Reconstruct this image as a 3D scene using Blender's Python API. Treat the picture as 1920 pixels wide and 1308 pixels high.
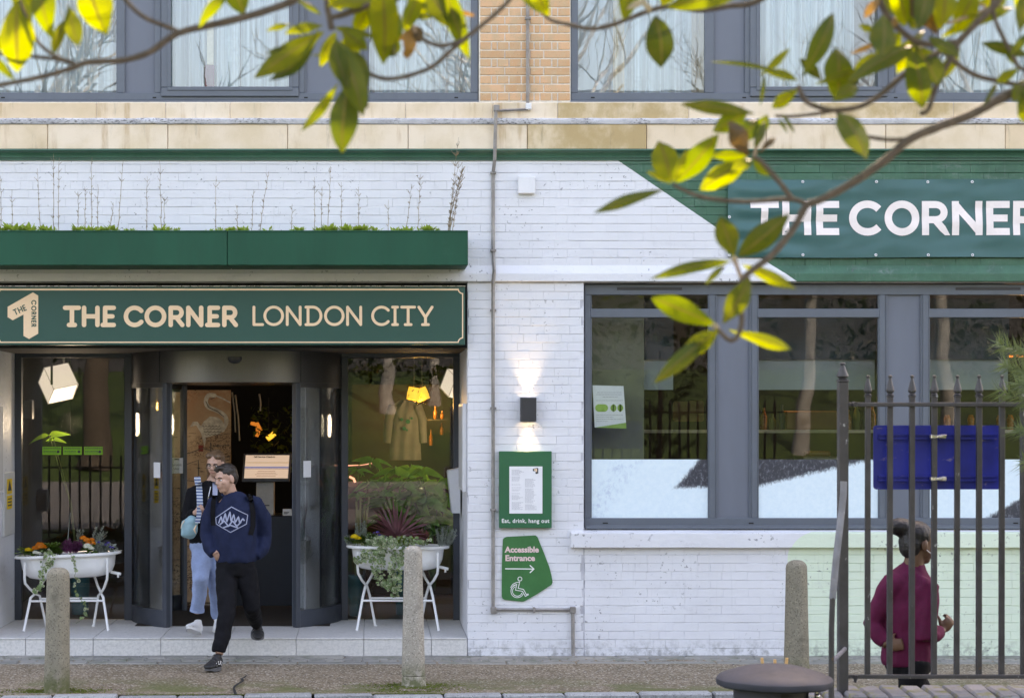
import bpy, bmesh, math, random
from mathutils import Vector, Matrix, noise
from mathutils.bvhtree import BVHTree
R = math.radians
random.seed(11)
for o in list(bpy.data.objects): bpy.data.objects.remove(o)
S = bpy.context.scene; C = S.collection
# ---------------------------------------------------------------- camera, sky, sun, exposure
F = 3570.0; CY = -17.0; CZ = 2.13; X0 = 700.0; Y0 = 783.0
def PX(px, Y=0.0): return (px-X0)*(Y-CY)/F
def PZ(py, Y=0.0): return CZ+(Y0-py)*(Y-CY)/F
def P(px, py, Y=0.0): return Vector((PX(px, Y), Y, PZ(py, Y)))
cam = bpy.data.cameras.new('camera'); co = bpy.data.objects.new('camera', cam); C.objects.link(co)
co.location = (0, CY, CZ); co.rotation_euler = (R(90), 0, 0)
cam.sensor_width = 36; cam.lens = F/1920*36
cam.shift_x = 260/1920; cam.shift_y = 129/1920
cam.clip_start = .1; cam.clip_end = 600
cam.dof.use_dof = True; cam.dof.focus_distance = 17.0; cam.dof.aperture_fstop = 5.0
S.camera = co
W = bpy.data.worlds.new('World'); S.world = W; W.use_nodes = True
SUN_EL, SUN_ROT = R(38), R(22)
nt = W.node_tree; bg = nt.nodes['Background']
sky = nt.nodes.new('ShaderNodeTexSky'); sky.sky_type = 'NISHITA'; sky.sun_disc = False
sky.sun_elevation = SUN_EL; sky.sun_rotation = SUN_ROT
sky.air_density = 1.0; sky.dust_density = 4.0; sky.ozone_density = 1.8
nt.links.new(sky.outputs[0], bg.inputs[0]); bg.inputs[1].default_value = .15
sl = bpy.data.lights.new('sun', 'SUN'); sl.energy = 2.4; sl.angle = R(.5); sl.color = (1, .96, .90)
so = bpy.data.objects.new('sun', sl); C.objects.link(so)
sd = Vector((math.sin(SUN_ROT)*math.cos(SUN_EL), math.cos(SUN_ROT)*math.cos(SUN_EL), math.sin(SUN_EL)))
so.rotation_euler = (-sd).to_track_quat('-Z', 'Y').to_euler(); so.location = sd*40
S.view_settings.view_transform = 'Standard'; S.view_settings.look = 'None'
S.view_settings.gamma = 1; S.view_settings.exposure = 2.86
S.view_settings.use_curve_mapping = False
S.view_settings.use_white_balance = True; S.view_settings.white_balance_temperature = 9150; S.view_settings.white_balance_tint = 20   # camera set for shade
S.render.engine = 'CYCLES'

# ---------------------------------------------------------------- node helper and materials
class NT:
    def __init__(s, name):
        s.m = bpy.data.materials.new(name); s.m.use_nodes = True
        s.t = s.m.node_tree; s.b = s.t.nodes['Principled BSDF']; s.out = s.t.nodes['Material Output']
    def n(s, kind, **kw):
        x = s.t.nodes.new(kind)
        for k, v in kw.items(): setattr(x, k, v)
        return x
    def put(s, sock, v):
        if hasattr(v, 'is_output'): s.t.links.new(v, sock)
        else:
            if sock.type == 'RGBA' and len(v) == 3: v = (*v, 1)
            sock.default_value = v
    def pos(s): return s.n('ShaderNodeNewGeometry').outputs['Position']
    def obj(s): return s.n('ShaderNodeTexCoord').outputs['Object']
    def rnd(s): return s.n('ShaderNodeObjectInfo').outputs['Random']
    def xyz(s, v):
        x = s.n('ShaderNodeSeparateXYZ'); s.put(x.inputs[0], v); return x.outputs[0], x.outputs[1], x.outputs[2]
    def ma(s, op, a, b=0.0, c=0.0, clamp=False):
        x = s.n('ShaderNodeMath', operation=op, use_clamp=clamp)
        s.put(x.inputs[0], a); s.put(x.inputs[1], b); s.put(x.inputs[2], c); return x.outputs[0]
    def scale(s, v, sc):
        x = s.n('ShaderNodeVectorMath', operation='MULTIPLY'); s.put(x.inputs[0], v); s.put(x.inputs[1], sc); return x.outputs[0]
    def noise(s, vec, scale, detail=4, rough=.55, dist=0.0):
        x = s.n('ShaderNodeTexNoise'); s.put(x.inputs['Vector'], vec); x.inputs['Scale'].default_value = scale
        x.inputs['Detail'].default_value = detail; x.inputs['Roughness'].default_value = rough
        x.inputs['Distortion'].default_value = dist; return x.outputs['Fac']
    def voro(s, vec, scale, feature='F1', out='Distance'):
        x = s.n('ShaderNodeTexVoronoi', feature=feature); s.put(x.inputs['Vector'], vec)
        x.inputs['Scale'].default_value = scale; return x.outputs[out]
    def ramp(s, f, a, b, lo=0.0, hi=1.0):
        x = s.n('ShaderNodeMapRange', interpolation_type='SMOOTHSTEP'); s.put(x.inputs[0], f)
        x.inputs[1].default_value = a; x.inputs[2].default_value = b
        x.inputs[3].default_value = lo; x.inputs[4].default_value = hi; return x.outputs[0]
    def mix(s, f, a, b, blend='MIX'):
        x = s.n('ShaderNodeMix', data_type='RGBA', blend_type=blend)
        s.put(x.inputs[0], f); s.put(x.inputs[6], a); s.put(x.inputs[7], b); return x.outputs[2]
    def bump(s, h, strength=.3, dist=.005):
        x = s.n('ShaderNodeBump'); x.inputs['Strength'].default_value = strength
        x.inputs['Distance'].default_value = dist; s.put(x.inputs['Height'], h)
        s.put(s.b.inputs['Normal'], x.outputs[0]); return x.outputs[0]
    def set(s, **kw):
        for k, v in kw.items(): s.put(s.b.inputs[k.replace('_', ' ')], v)
        return s
M = {}
def simple(name, col, rough=.5, metal=0.0, var=.12, rvar=.08, scale=6.0, bump=.0, bscale=60.0, dirt=None, spec=None, sheen=None, stretch=None):
    """one colour, mottled by two noises, a little relief"""
    n = NT(name); p = n.pos()
    q = n.scale(p, stretch) if stretch else p
    a = n.noise(q, scale, 5); b = n.noise(q, scale*7, 3)
    f = n.ma('ADD', n.ma('MULTIPLY', a, .7), n.ma('MULTIPLY', b, .3))
    dk = tuple(c*(1-var) for c in col); lt = tuple(min(1, c*(1+var)) for c in col)
    c = n.mix(n.ramp(f, .3, .7), dk, lt)
    if dirt:
        c = n.mix(n.ramp(n.noise(p, 2.3, 8, .7), .55, .8, 0, dirt[1]), c, dirt[0])
    n.set(Base_Color=c, Roughness=rough, Metallic=metal)
    n.set(Roughness=n.ramp(b, .2, .8, max(0, rough-rvar), min(1, rough+rvar)))
    if spec is not None: n.b.inputs['Specular IOR Level'].default_value = spec
    if sheen: n.b.inputs['Sheen Weight'].default_value = sheen
    if bump: n.bump(n.noise(p, bscale, 4), bump, .004)
    M[name] = n.m; return n.m
def emit(name, col, strength, base=(.8, .8, .8)):
    n = NT(name); n.set(Base_Color=base, Roughness=.6)
    n.b.inputs['Emission Color'].default_value = (*col, 1); n.b.inputs['Emission Strength'].default_value = strength
    M[name] = n.m; return n.m

WHITE = (.76, .765, .80); GREEN = (.032, .125, .075); MINT = (.71, .82, .66)
def wall_paint(name, masked=True):
    n = NT(name); p = n.pos(); x, y, z = n.xyz(p)
    big = n.noise(p, 1.3, 5); fine = n.noise(p, 38, 4)
    w = n.mix(n.ramp(big, .35, .7), tuple(c*.93 for c in WHITE), WHITE)
    g = n.mix(n.ramp(n.noise(p, 5, 5), .3, .7), tuple(c*.85 for c in GREEN), tuple(c*1.15 for c in GREEN))
    col = w
    if masked:
        k = (PX(1425)-PX(1160))/(PZ(302)-PZ(482))
        d = n.ma('SUBTRACT', n.ma('SUBTRACT', x, PX(1160)), n.ma('MULTIPLY', n.ma('SUBTRACT', PZ(302), z), k))
        d = n.ma('ADD', d, n.ma('MULTIPLY', n.ma('SUBTRACT', fine, .5), .012))
        mk = n.ma('MULTIPLY', n.ma('GREATER_THAN', d, 0.0), n.ma('GREATER_THAN', z, PZ(560)))
        col = n.mix(mk, col, g)
        r = .24
        qx = n.ma('MAXIMUM', n.ma('SUBTRACT', PX(1477)+r, x), 0.0); qz = n.ma('MAXIMUM', n.ma('SUBTRACT', z, PZ(996)-r), 0.0)
        l = n.ma('SQRT', n.ma('ADD', n.ma('MULTIPLY', qx, qx), n.ma('MULTIPLY', qz, qz)))
        mm = n.ma('MULTIPLY', n.ma('LESS_THAN', l, r), n.ma('LESS_THAN', z, PZ(800)))
        col = n.mix(mm, col, n.mix(n.ramp(big, .3, .7), tuple(c*.94 for c in MINT), MINT))
    # chips, grime specks, splash dirt close to the pavement, thin vertical runs
    sp = n.ramp(n.noise(p, 27, 3, .6), .625, .665)
    sp = n.ma('MULTIPLY', sp, n.ramp(n.noise(p, 1.7, 4), .46, .60))
    runs = n.ramp(n.noise(n.scale(p, (14, 14, .9)), 2.2, 5, .6), .57, .8, 0, .22)
    low = n.ma('MULTIPLY', n.ramp(z, .02, .20, 1, 0), n.ramp(n.noise(p, 14, 7, .7), .42, .66))
    col = n.mix(runs, col, (.40, .40, .41))
    smear = n.ma('MULTIPLY', n.ramp(n.noise(n.scale(p, (1.2, 1, 5)), 1.7, 6, .65), .52, .75, 0, .3), n.ramp(n.noise(p, 30, 4, .7), .35, .62))
    col = n.mix(smear, col, (.42, .42, .45))
    col = n.mix(n.ma('MULTIPLY', sp, .62), col, (.10, .10, .11))
    col = n.mix(n.ma('MULTIPLY', low, .6), col, (.15, .15, .14))
    n.set(Base_Color=col, Roughness=n.ramp(fine, .2, .8, .42, .62))
    h = n.ma('ADD', n.ma('MULTIPLY', n.noise(n.scale(p, (1, 1, 1.6)), 11, 6, .6), 1.2), n.ma('MULTIPLY', fine, .4))
    n.bump(h, .6, .0065)
    M[name] = n.m
wall_paint('wall_paint'); 
simple('joint_paint', (.40, .40, .43), .7, var=.25, scale=5, bump=.4)
def joint_paint():
    n = NT('joint_paint_masked'); p = n.pos(); x, y, z = n.xyz(p)
    a = n.noise(p, 3.2, 6, .65)
    col = n.mix(n.ramp(a, .40, .62), (.46, .46, .50), (.72, .72, .76))
    k = (PX(1425)-PX(1160))/(PZ(302)-PZ(482))
    d = n.ma('SUBTRACT', n.ma('SUBTRACT', x, PX(1160)), n.ma('MULTIPLY', n.ma('SUBTRACT', PZ(302), z), k))
    mk = n.ma('MULTIPLY', n.ma('GREATER_THAN', d, 0.0), n.ma('GREATER_THAN', z, PZ(560)))
    col = n.mix(mk, col, n.mix(n.ramp(a, .40, .62), (.02, .07, .045), (.035, .13, .08)))
    mm = n.ma('MULTIPLY', n.ma('GREATER_THAN', x, PX(1479)), n.ma('LESS_THAN', z, PZ(996)))
    col = n.mix(mm, col, n.mix(n.ramp(a, .40, .62), (.17, .22, .16), (.5, .66, .48)))
    n.set(Base_Color=col, Roughness=.7); n.bump(a, .4, .004); M['joint_paint_masked'] = n.m
joint_paint()
def facing_brick():
    n = NT('facing_brick'); p = n.pos(); r = n.rnd()
    a = n.noise(p, 9, 5); b = n.noise(p, 120, 3, .7)
    c = n.mix(r, (.60, .335, .175), (.77, .455, .265))
    c = n.mix(n.ramp(a, .35, .7), c, (.60, .40, .24))
    c = n.mix(n.ramp(b, .62, .72), c, (.10, .05, .03))
    c = n.mix(n.ramp(n.noise(p, 60, 2), .6, .75, 0, .5), c, (.75, .6, .42))
    n.set(Base_Color=c, Roughness=.85); n.bump(n.noise(p, 90, 5, .7), .6, .004); M['facing_brick'] = n.m
facing_brick()
simple('mortar', (.74, .67, .58), .9, var=.15, scale=30, bump=.5, bscale=140)
def stone():
    n = NT('stone'); p = n.pos(); x, y, z = n.xyz(p); r = n.rnd()
    a = n.noise(p, 3.2, 6, .6); g = n.noise(p, 160, 3, .6)
    c = n.mix(r, (.76, .58, .40), (.84, .70, .55))
    c = n.mix(n.ramp(a, .38, .7, 0, .6), c, (.66, .51, .32))
    # water stains that run down from under the flashing, tied to the block itself
    st = n.noise(n.scale(p, (3.2, 1, .45)), 1.6, 6, .66)
    c = n.mix(n.ramp(st, .54, .72, 0, .75), c, (.48, .30, .14))
    st2 = n.noise(n.scale(p, (7, 1, 1.0)), 1.3, 7, .7)
    c = n.mix(n.ma('MULTIPLY', n.ramp(st2, .57, .75, 0, .6), n.ramp(n.noise(p, .8, 2), .35, .6)), c, (.17, .13, .085))
    c = n.mix(n.ramp(n.noise(p, 1.1, 4, .6), .55, .72, 0, .7), c, (.40, .28, .13))
    c = n.mix(n.ramp(g, .62, .75, 0, .4), c, (.3, .22, .14))
    n.set(Base_Color=c, Roughness=.88); n.bump(g, .25, .003); M['stone'] = n.m
stone()
def lead():
    n = NT('lead'); p = n.pos()
    a = n.noise(p, 5, 7, .7); b = n.noise(n.scale(p, (1, 1, 3)), 30, 5, .7)
    c = n.mix(n.ramp(a, .35, .7), (.66, .66, .70), (.46, .46, .50))
    c = n.mix(n.ma('MULTIPLY', n.ramp(b, .50, .62, 0, .9), n.ramp(n.noise(p, 2.2, 4), .42, .58)), c, (.07, .07, .075))
    n.set(Base_Color=c, Roughness=.6, Metallic=.1); n.bump(b, .4, .004); M['lead'] = n.m
lead()
simple('cornice_green', (.03, .115, .075), .38, var=.15, scale=3, bump=.12, bscale=25, dirt=((.3, .34, .3), .12))
simple('planter_green', (.006, .078, .044), .55, spec=.25, var=.12, scale=2.5, bump=.05, bscale=20, dirt=((.03, .14, .09), .5), stretch=(1, 1, .25))
simple('sign_green', (.022, .088, .072), .3, var=.02, rvar=.0, scale=1.5, spec=.4)
simple('board_green', (.011, .125, .055), .4, var=.06, scale=3)
simple('access_green', (.028, .165, .052), .38, var=.1, scale=6)
simple('cream', (.93, .65, .42), .5, var=.04)
simple('pinkish', (.88, .78, .75), .55, var=.04)
simple('print_white', (.80, .80, .78), .5, var=.03)
simple('print_grey', (.42, .42, .45), .6, var=.03)
simple('print_dark', (.05, .05, .055), .6, var=.03)
simple('print_pink', (.80, .58, .56), .55, var=.03)
simple('frame_grey', (.112, .132, .160), .42, var=.07, scale=3, bump=.04, bscale=300)
simple('frame_dark', (.048, .056, .072), .42, var=.1, scale=3)
simple('panel_grey', (.138, .156, .192), .5, var=.08, scale=1.5, stretch=(1, 1, .3))
simple('black_void', (.012, .012, .013), .8)
simple('conduit', (.27, .25, .235), .5, var=.25, scale=9, metal=.2, dirt=((.5, .48, .46), .4), bump=.2)
simple('plastic_white', (.74, .74, .76), .45, var=.04)
simple('lamp_metal', (.035, .035, .04), .4, var=.1)
simple('paper', (.80, .80, .82), .7, var=.03)
simple('steel', (.62, .60, .58), .28, metal=1.0, var=.1, scale=3)
simple('grey_paper', (.55, .55, .55), .7, var=.03)
def brushed():
    n = NT('brushed'); p = n.pos()
    b = n.noise(n.scale(p, (90, 90, 1.2)), 6, 4)
    c = n.mix(b, (.085, .085, .09), (.135, .13, .125))
    n.set(Base_Color=c, Metallic=.9, Roughness=n.ramp(b, .2, .8, .26, .40)); n.bump(b, .06, .002); M['brushed'] = n.m
brushed()
def glass(name, tint=(.80, .84, .83), refl=1.7, wave=.0):
    n = NT(name); p = n.pos(); n.t.nodes.remove(n.b)
    tr = n.n('ShaderNodeBsdfTransparent'); n.put(tr.inputs[0], tint)
    gl = n.n('ShaderNodeBsdfGlossy'); gl.inputs['Roughness'].default_value = .0; n.put(gl.inputs[0], (1, 1, 1))
    fr = n.n('ShaderNodeFresnel'); fr.inputs[0].default_value = 1.52
    if wave:
        bp = n.n('ShaderNodeBump'); bp.inputs['Strength'].default_value = wave; bp.inputs['Distance'].default_value = .02
        n.put(bp.inputs['Height'], n.noise(n.scale(p, (1.2, 1, .5)), 2.2, 2)); n.put(gl.inputs['Normal'], bp.outputs[0])
    mx = n.n('ShaderNodeMixShader'); n.put(mx.inputs[0], n.ma('MULTIPLY', fr.outputs[0], refl, clamp=True))
    n.t.links.new(tr.outputs[0], mx.inputs[1]); n.t.links.new(gl.outputs[0], mx.inputs[2])
    n.t.links.new(mx.outputs[0], n.out.inputs[0]); M[name] = n.m
glass('glass', (.92, .945, .935), .62, .01); glass('glass_upper', (.97, .99, 1.0), 1.5, .02); glass('glass_door', (.92, .94, .94), .75, .012)

# ---------------------------------------------------------------- mesh helper
ORG = {}
class MB:
    def __init__(s): s.v = []; s.f = []
    def add(s, vs, fs):
        k = len(s.v); s.v += [tuple(v) for v in vs]; s.f += [tuple(i+k for i in f) for f in fs]; return s
    def box(s, x0, x1, y0, y1, z0, z1, b=0.0):
        if x0 > x1: x0, x1 = x1, x0
        if y0 > y1: y0, y1 = y1, y0
        if z0 > z1: z0, z1 = z1, z0
        lo = (x0, y0, z0); hi = (x1, y1, z1)
        if b <= 0:
            vs = [(x, y, z) for x in (x0, x1) for y in (y0, y1) for z in (z0, z1)]
            return s.add(vs, [(0, 1, 3, 2), (4, 6, 7, 5), (0, 4, 5, 1), (2, 3, 7, 6), (0, 2, 6, 4), (1, 5, 7, 3)])
        b = min(b, (x1-x0)*.45, (y1-y0)*.45, (z1-z0)*.45)
        vs = []; ix = {}
        for c in [(i, j, k) for i in (0, 1) for j in (0, 1) for k in (0, 1)]:
            for a in range(3):
                q = [(hi if c[t] else lo)[t] for t in range(3)]
                for t in range(3):
                    if t != a: q[t] += -b if c[t] else b
                ix[c, a] = len(vs); vs.append(tuple(q))
        fs = []
        for a in range(3):
            o1, o2 = [t for t in range(3) if t != a]
            for sg in (0, 1):
                cs = []
                for u, w in ((0, 0), (1, 0), (1, 1), (0, 1)):
                    c = [0]*3; c[a] = sg; c[o1] = u; c[o2] = w; cs.append(ix[tuple(c), a])
                fs.append(tuple(cs))
            for u in (0, 1):
                for w in (0, 1):
                    c0 = [0]*3; c0[o1] = u; c0[o2] = w; c1 = list(c0); c1[a] = 1
                    c0 = tuple(c0); c1 = tuple(c1)
                    fs.append((ix[c0, o1], ix[c1, o1], ix[c1, o2], ix[c0, o2]))
        for c in [(i, j, k) for i in (0, 1) for j in (0, 1) for k in (0, 1)]:
            fs.append((ix[c, 0], ix[c, 1], ix[c, 2]))
        return s.add(vs, fs)
    def pbox(s, a, c, b, d, Ya, Yb=None, bev=0.0, ref=None):
        """box whose front face covers pixels x a..c, y b..d of the plane Ya (real metres, real depth)"""
        if Yb is None: Yb = Ya+.03
        r = Ya if ref is None else ref
        return s.box(PX(a, r), PX(c, r), Ya, Yb, PZ(d, r), PZ(b, r), bev)
    def tube(s, path, rad, n=8, side=None, cap=True, sec=None):
        path = [Vector(p) for p in path]; m = len(path)
        if not isinstance(rad, (list, tuple)): rad = [rad]*m
        rings = []; prev = None
        for i, p in enumerate(path):
            t = (path[min(i+1, m-1)]-path[max(i-1, 0)])
            if t.length < 1e-9: t = Vector((0, 0, 1))
            t.normalize()
            if side is not None: u = Vector(side)
            elif prev is None: u = Vector((0, -1, 0)) if abs(t.y) < .9 else Vector((1, 0, 0))
            else: u = prev
            u = (u-t*u.dot(t)); 
            if u.length < 1e-6: u = t.orthogonal()
            u.normalize(); prev = u; w = t.cross(u)
            r = rad[i]; ra, rb = r if isinstance(r, (tuple, list)) else (r, r)
            ring = []
            for k in range(n):
                a = 2*math.pi*(k+.5)/n
                ring.append(p+u*(ra*math.cos(a))+w*(rb*math.sin(a)))
            rings.append(ring)
        k0 = len(s.v)
        for r_ in rings: s.v += [tuple(q) for q in r_]
        for i in range(m-1):
            for k in range(n):
                a = k0+i*n+k; b = k0+i*n+(k+1) % n
                s.f.append((a, b, b+n, a+n))
        if cap:
            s.f.append(tuple(k0+k for k in range(n))[::-1]); s.f.append(tuple(k0+(m-1)*n+k for k in range(n)))
        return s
    def lathe(s, prof, cx, cy, n=24, cap=True, a0=0.0, a1=None):
        full = a1 is None; a1 = a0+2*math.pi if full else a1; k0 = len(s.v)
        cnt = n if full else n+1
        for r, z in prof:
            for k in range(cnt):
                a = a0+(a1-a0)*k/n; s.v.append((cx+r*math.cos(a), cy+r*math.sin(a), z))
        for i in range(len(prof)-1):
            for k in range(n):
                a = k0+i*cnt+k; b = k0+i*cnt+((k+1) % cnt if full else k+1)
                s.f.append((a, b, b+cnt, a+cnt))
        if cap and full:
            if prof[0][0] > 1e-6: s.f.append(tuple(k0+k for k in range(n))[::-1])
            if prof[-1][0] > 1e-6: s.f.append(tuple(k0+(len(prof)-1)*n+k for k in range(n)))
        return s
    def prism(s, pts, y0, y1):
        """outline of (x, z) points, extruded from y0 (front) back to y1"""
        n = len(pts); k = len(s.v)
        s.v += [(x, y0, z) for x, z in pts]+[(x, y1, z) for x, z in pts]
        s.f.append(tuple(range(k, k+n))); s.f.append(tuple(range(k+2*n-1, k+n-1, -1)))
        for i in range(n):
            j = (i+1) % n; s.f.append((k+i, k+n+i, k+n+j, k+j))
        return s
    def profx(s, prof, x0, x1, n=1):
        """closed profile of (y, z) points swept along x"""
        m = len(prof); k = len(s.v)
        for i in range(n+1):
            x = x0+(x1-x0)*i/n; s.v += [(x, y, z) for y, z in prof]
        for i in range(n):
            for j in range(m):
                a = k+i*m+j; b = k+i*m+(j+1) % m; s.f.append((a, b, b+m, a+m))
        s.f.append(tuple(range(k, k+m))[::-1]); s.f.append(tuple(range(k+n*m, k+n*m+m)))
        return s
    def ball(s, c, r, n=10, m=7, sc=(1, 1, 1), jit=0.0):
        c = Vector(c); k0 = len(s.v)
        for i in range(m+1):
            th = math.pi*i/m
            for k in range(n):
                a = 2*math.pi*k/n; j = 1+jit*(random.random()-.5)
                s.v.append((c.x+r*sc[0]*j*math.sin(th)*math.cos(a), c.y+r*sc[1]*j*math.sin(th)*math.sin(a), c.z+r*sc[2]*j*math.cos(th)))
        for i in range(m):
            for k in range(n):
                a = k0+i*n+k; b = k0+i*n+(k+1) % n
                s.f.append((a, a+n, b+n, b))
        return s
    def mesh(s, name, off=Vector((0, 0, 0)), recalc=True, smooth=False):
        me = bpy.data.meshes.new(name)
        me.from_pydata([(v[0]-off.x, v[1]-off.y, v[2]-off.z) for v in s.v], [], s.f)
        if recalc:
            bm = bmesh.new(); bm.from_mesh(me); bmesh.ops.recalc_face_normals(bm, faces=bm.faces); bm.to_mesh(me); bm.free()
        if smooth:
            me.shade_smooth(); me.set_sharp_from_angle(angle=R(smooth if smooth is not True else 38))
        me.update(); return me
    def build(s, name, mat, parent=None, smooth=False, recalc=True):
        if parent is not None: off = ORG[parent.name]
        else:
            xs = [v[0] for v in s.v]; ys = [v[1] for v in s.v]; zs = [v[2] for v in s.v]
            off = Vector(((min(xs)+max(xs))/2, (min(ys)+max(ys))/2, min(zs)))
        me = s.mesh(name, off, recalc, smooth)
        if isinstance(mat, str): mat = M[mat]
        me.materials.append(mat)
        o = bpy.data.objects.new(name, me); C.objects.link(o)
        if parent is not None: o.parent = parent
        else: o.location = off
        ORG[o.name] = off.copy(); return o
def inst(me, name, loc, parent=None, rot=None, scale=None):
    o = bpy.data.objects.new(name, me); C.objects.link(o)
    loc = Vector(loc)
    if parent is not None: o.parent = parent; o.location = loc-ORG[parent.name]
    else: o.location = loc
    if rot: o.rotation_euler = rot
    if scale: o.scale = scale
    ORG[o.name] = loc.copy(); return o
def tag(o, label=None, cat=None, group=None, kind=None):
    if label: o['label'] = label
    if cat: o['category'] = cat
    if group: o['group'] = group
    if kind: o['kind'] = kind
    return o
def thing(name, label, cat, loc, group=None, kind=None):
    o = bpy.data.objects.new(name, None); C.objects.link(o); o.location = loc; o.empty_display_size = .1
    ORG[o.name] = Vector(loc); return tag(o, label, cat, group, kind)
def copy_tree(o, parent=None):
    c = o.copy(); C.objects.link(c); c.parent = parent
    for ch in list(o.children): copy_tree(ch, c)
    return c
# ---------------------------------------------------------------- lettering
def outline(pts, w, cap='round', k=8):
    """outline polygon of a stroked open polyline (smooth paths only)"""
    pts = [Vector(p) for p in pts]; L = []; Rr = []; n = len(pts); h = w/2
    for i in range(n):
        t = (pts[min(i+1, n-1)]-pts[max(i-1, 0)]).normalized(); nn = Vector((-t.y, t.x))
        L.append(pts[i]+nn*h); Rr.append(pts[i]-nn*h)
    if cap == 'round':
        def arc(c, t, s):
            a0 = math.atan2(t.y, t.x); return [c+Vector((math.cos(a0+a), math.sin(a0+a)))*h for a in [s*(math.pi/2-math.pi*j/k) for j in range(1, k)]]
        te = (pts[-1]-pts[-2]).normalized(); ts = (pts[0]-pts[1]).normalized()
        return L+arc(pts[-1], te, 1)+Rr[::-1]+arc(pts[0], ts, 1)
    return L+Rr[::-1]
def arcp(cx, cy, rx, ry, a0, a1, n=20):
    return [(cx+rx*math.cos(R(a0+(a1-a0)*i/n)), cy+ry*math.sin(R(a0+(a1-a0)*i/n))) for i in range(n+1)]
def glyph(ch, w, serif=True):
    """centre-line strokes of a capital in a box w wide, 1 high"""
    s = .17
    if ch == 'T': return [[(0, 1), (w, 1)], [(w/2, 1), (w/2, 0)]]+([[(w/2-s, 0), (w/2+s, 0)]] if serif else [])
    if ch == 'H': return [[(0, 0), (0, 1)], [(w, 0), (w, 1)], [(0, .5), (w, .5)]]
    if ch == 'E':
        x = .14 if serif else 0
        return [[(x, 0), (x, 1)], [(x, 1), (w, 1)], [(x, .5), (w*.88, .5)], [(0, 0), (w, 0)]]
    if ch == 'C': return [arcp(.55, .5, .55, .5, 40, 320, 28)]
    if ch == 'O': return [('ring', .5, .5)]
    if ch == 'R': return [[(0, 0), (0, 1)], [(0, 1), (w*.5, 1)]+arcp(w*.52, .72, w*.42, .28, 90, -90, 12)+[(w*.3, .44), (0, .44)], [(w*.48, .44), (w, 0)]]
    if ch == 'N': return [[(0, 0), (0, 1)], [(0, 1), (w, 0)], [(w, 0), (w, 1)]]
    if ch == 'L': return [[(0, 0), (0, 1)], [(0, 0), (w, 0)]]
    if ch == 'D': return [[(.12, 0), (.12, 1)], [(0, 1), (w*.42, 1)]+arcp(w*.45, .5, w*.55, .5, 90, -90, 18)+[(w*.42, 0), (0, 0)]]
    if ch == 'I': return [[(w/2, 0), (w/2, 1)], [(0, 1), (w, 1)], [(0, 0), (w, 0)]]
    if ch == 'Y': return [[(0, 1), (w/2, .42)], [(w, 1), (w/2, .42)], [(w/2, .42), (w/2, 0)], [(w/2-s, 0), (w/2+s, 0)]]
def letter(ch, x0, x1, z0, z1, sw, y, depth, mapf=None, cap='round', serif=True):
    """one raised letter between x0..x1, z0..z1 (outer extents) on the plane y; mapf moves (u, v) elsewhere"""
    mb = MB(); h = (z1-z0)-sw; wd = (x1-x0)-sw
    if ch in 'CO': gw = 1.0
    else: gw = wd/h
    def to(p):
        u = p[0]*(wd if ch in 'CO' else h)+sw/2+x0; v = p[1]*h+sw/2+z0
        return (u, v)
    for i, st in enumerate(glyph(ch, gw, serif)):
        yy = y-i*.0004
        if st[0] == 'ring':
            n = 40; cx, cz = to((.5, .5)); k = len(mb.v)
            for rr, q in ((1, yy), (-1, yy), (1, y+depth), (-1, y+depth)):
                for j in range(n):
                    a = 2*math.pi*j/n; mb.v.append((cx+(wd/2+rr*sw/2)*math.cos(a), q, cz+(h/2+rr*sw/2)*math.sin(a)))
            for j in range(n):
                j2 = (j+1) % n
                mb.f += [(k+j, k+j2, k+n+j2, k+n+j), (k+j, k+2*n+j, k+2*n+j2, k+j2), (k+n+j, k+n+j2, k+3*n+j2, k+3*n+j)]
            continue
        pts = [to(p) for p in st]
        if cap == 'butt':
            fine = [pts[0]]
            for a, b in zip(pts, pts[1:]):
                m = max(1, int(math.hypot(b[0]-a[0], b[1]-a[1])/.03))
                fine += [(a[0]+(b[0]-a[0])*q/m, a[1]+(b[1]-a[1])*q/m) for q in range(1, m+1)]
            pts = fine
            # butt strokes run to the outer extent of the cell
            def ext(a, b, e): d = Vector(a)-Vector(b); d = d.normalized(); return (a[0]+d.x*e, a[1]+d.y*e)
            if ch in 'THEN' and abs(pts[0][0]-pts[-1][0])*abs(pts[0][1]-pts[-1][1]) < 1e-9:
                pts[0] = ext(pts[0], pts[1], sw/2); pts[-1] = ext(pts[-1], pts[-2], sw/2)
            if ch == 'R' and i == 0: pts[0] = ext(pts[0], pts[1], sw/2); pts[-1] = ext(pts[-1], pts[-2], sw/2)
            if ch == 'R' and i == 2: pts[-1] = ext(pts[-1], pts[-2], sw*.5)
            L = outline(pts, sw, 'butt'); m = len(pts); k = len(mb.v)
            top, bot = L[:m], L[m:][::-1]
            if ch == 'R' and i == 2: bot[-1].y = max(bot[-1].y, z0); top[-1].y = z0; bot[-1].y = z0
            for a, b in zip(top, bot): mb.v += [(a.x, yy, a.y), (b.x, yy, b.y)]
            for j in range(m-1): mb.f.append((k+2*j, k+2*j+1, k+2*j+3, k+2*j+2))
            continue
        mb.prism([tuple(p) for p in outline(pts, sw, cap)], yy, y+depth)
    if mapf: mb.v = [mapf(v) for v in mb.v]
    return mb
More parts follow.
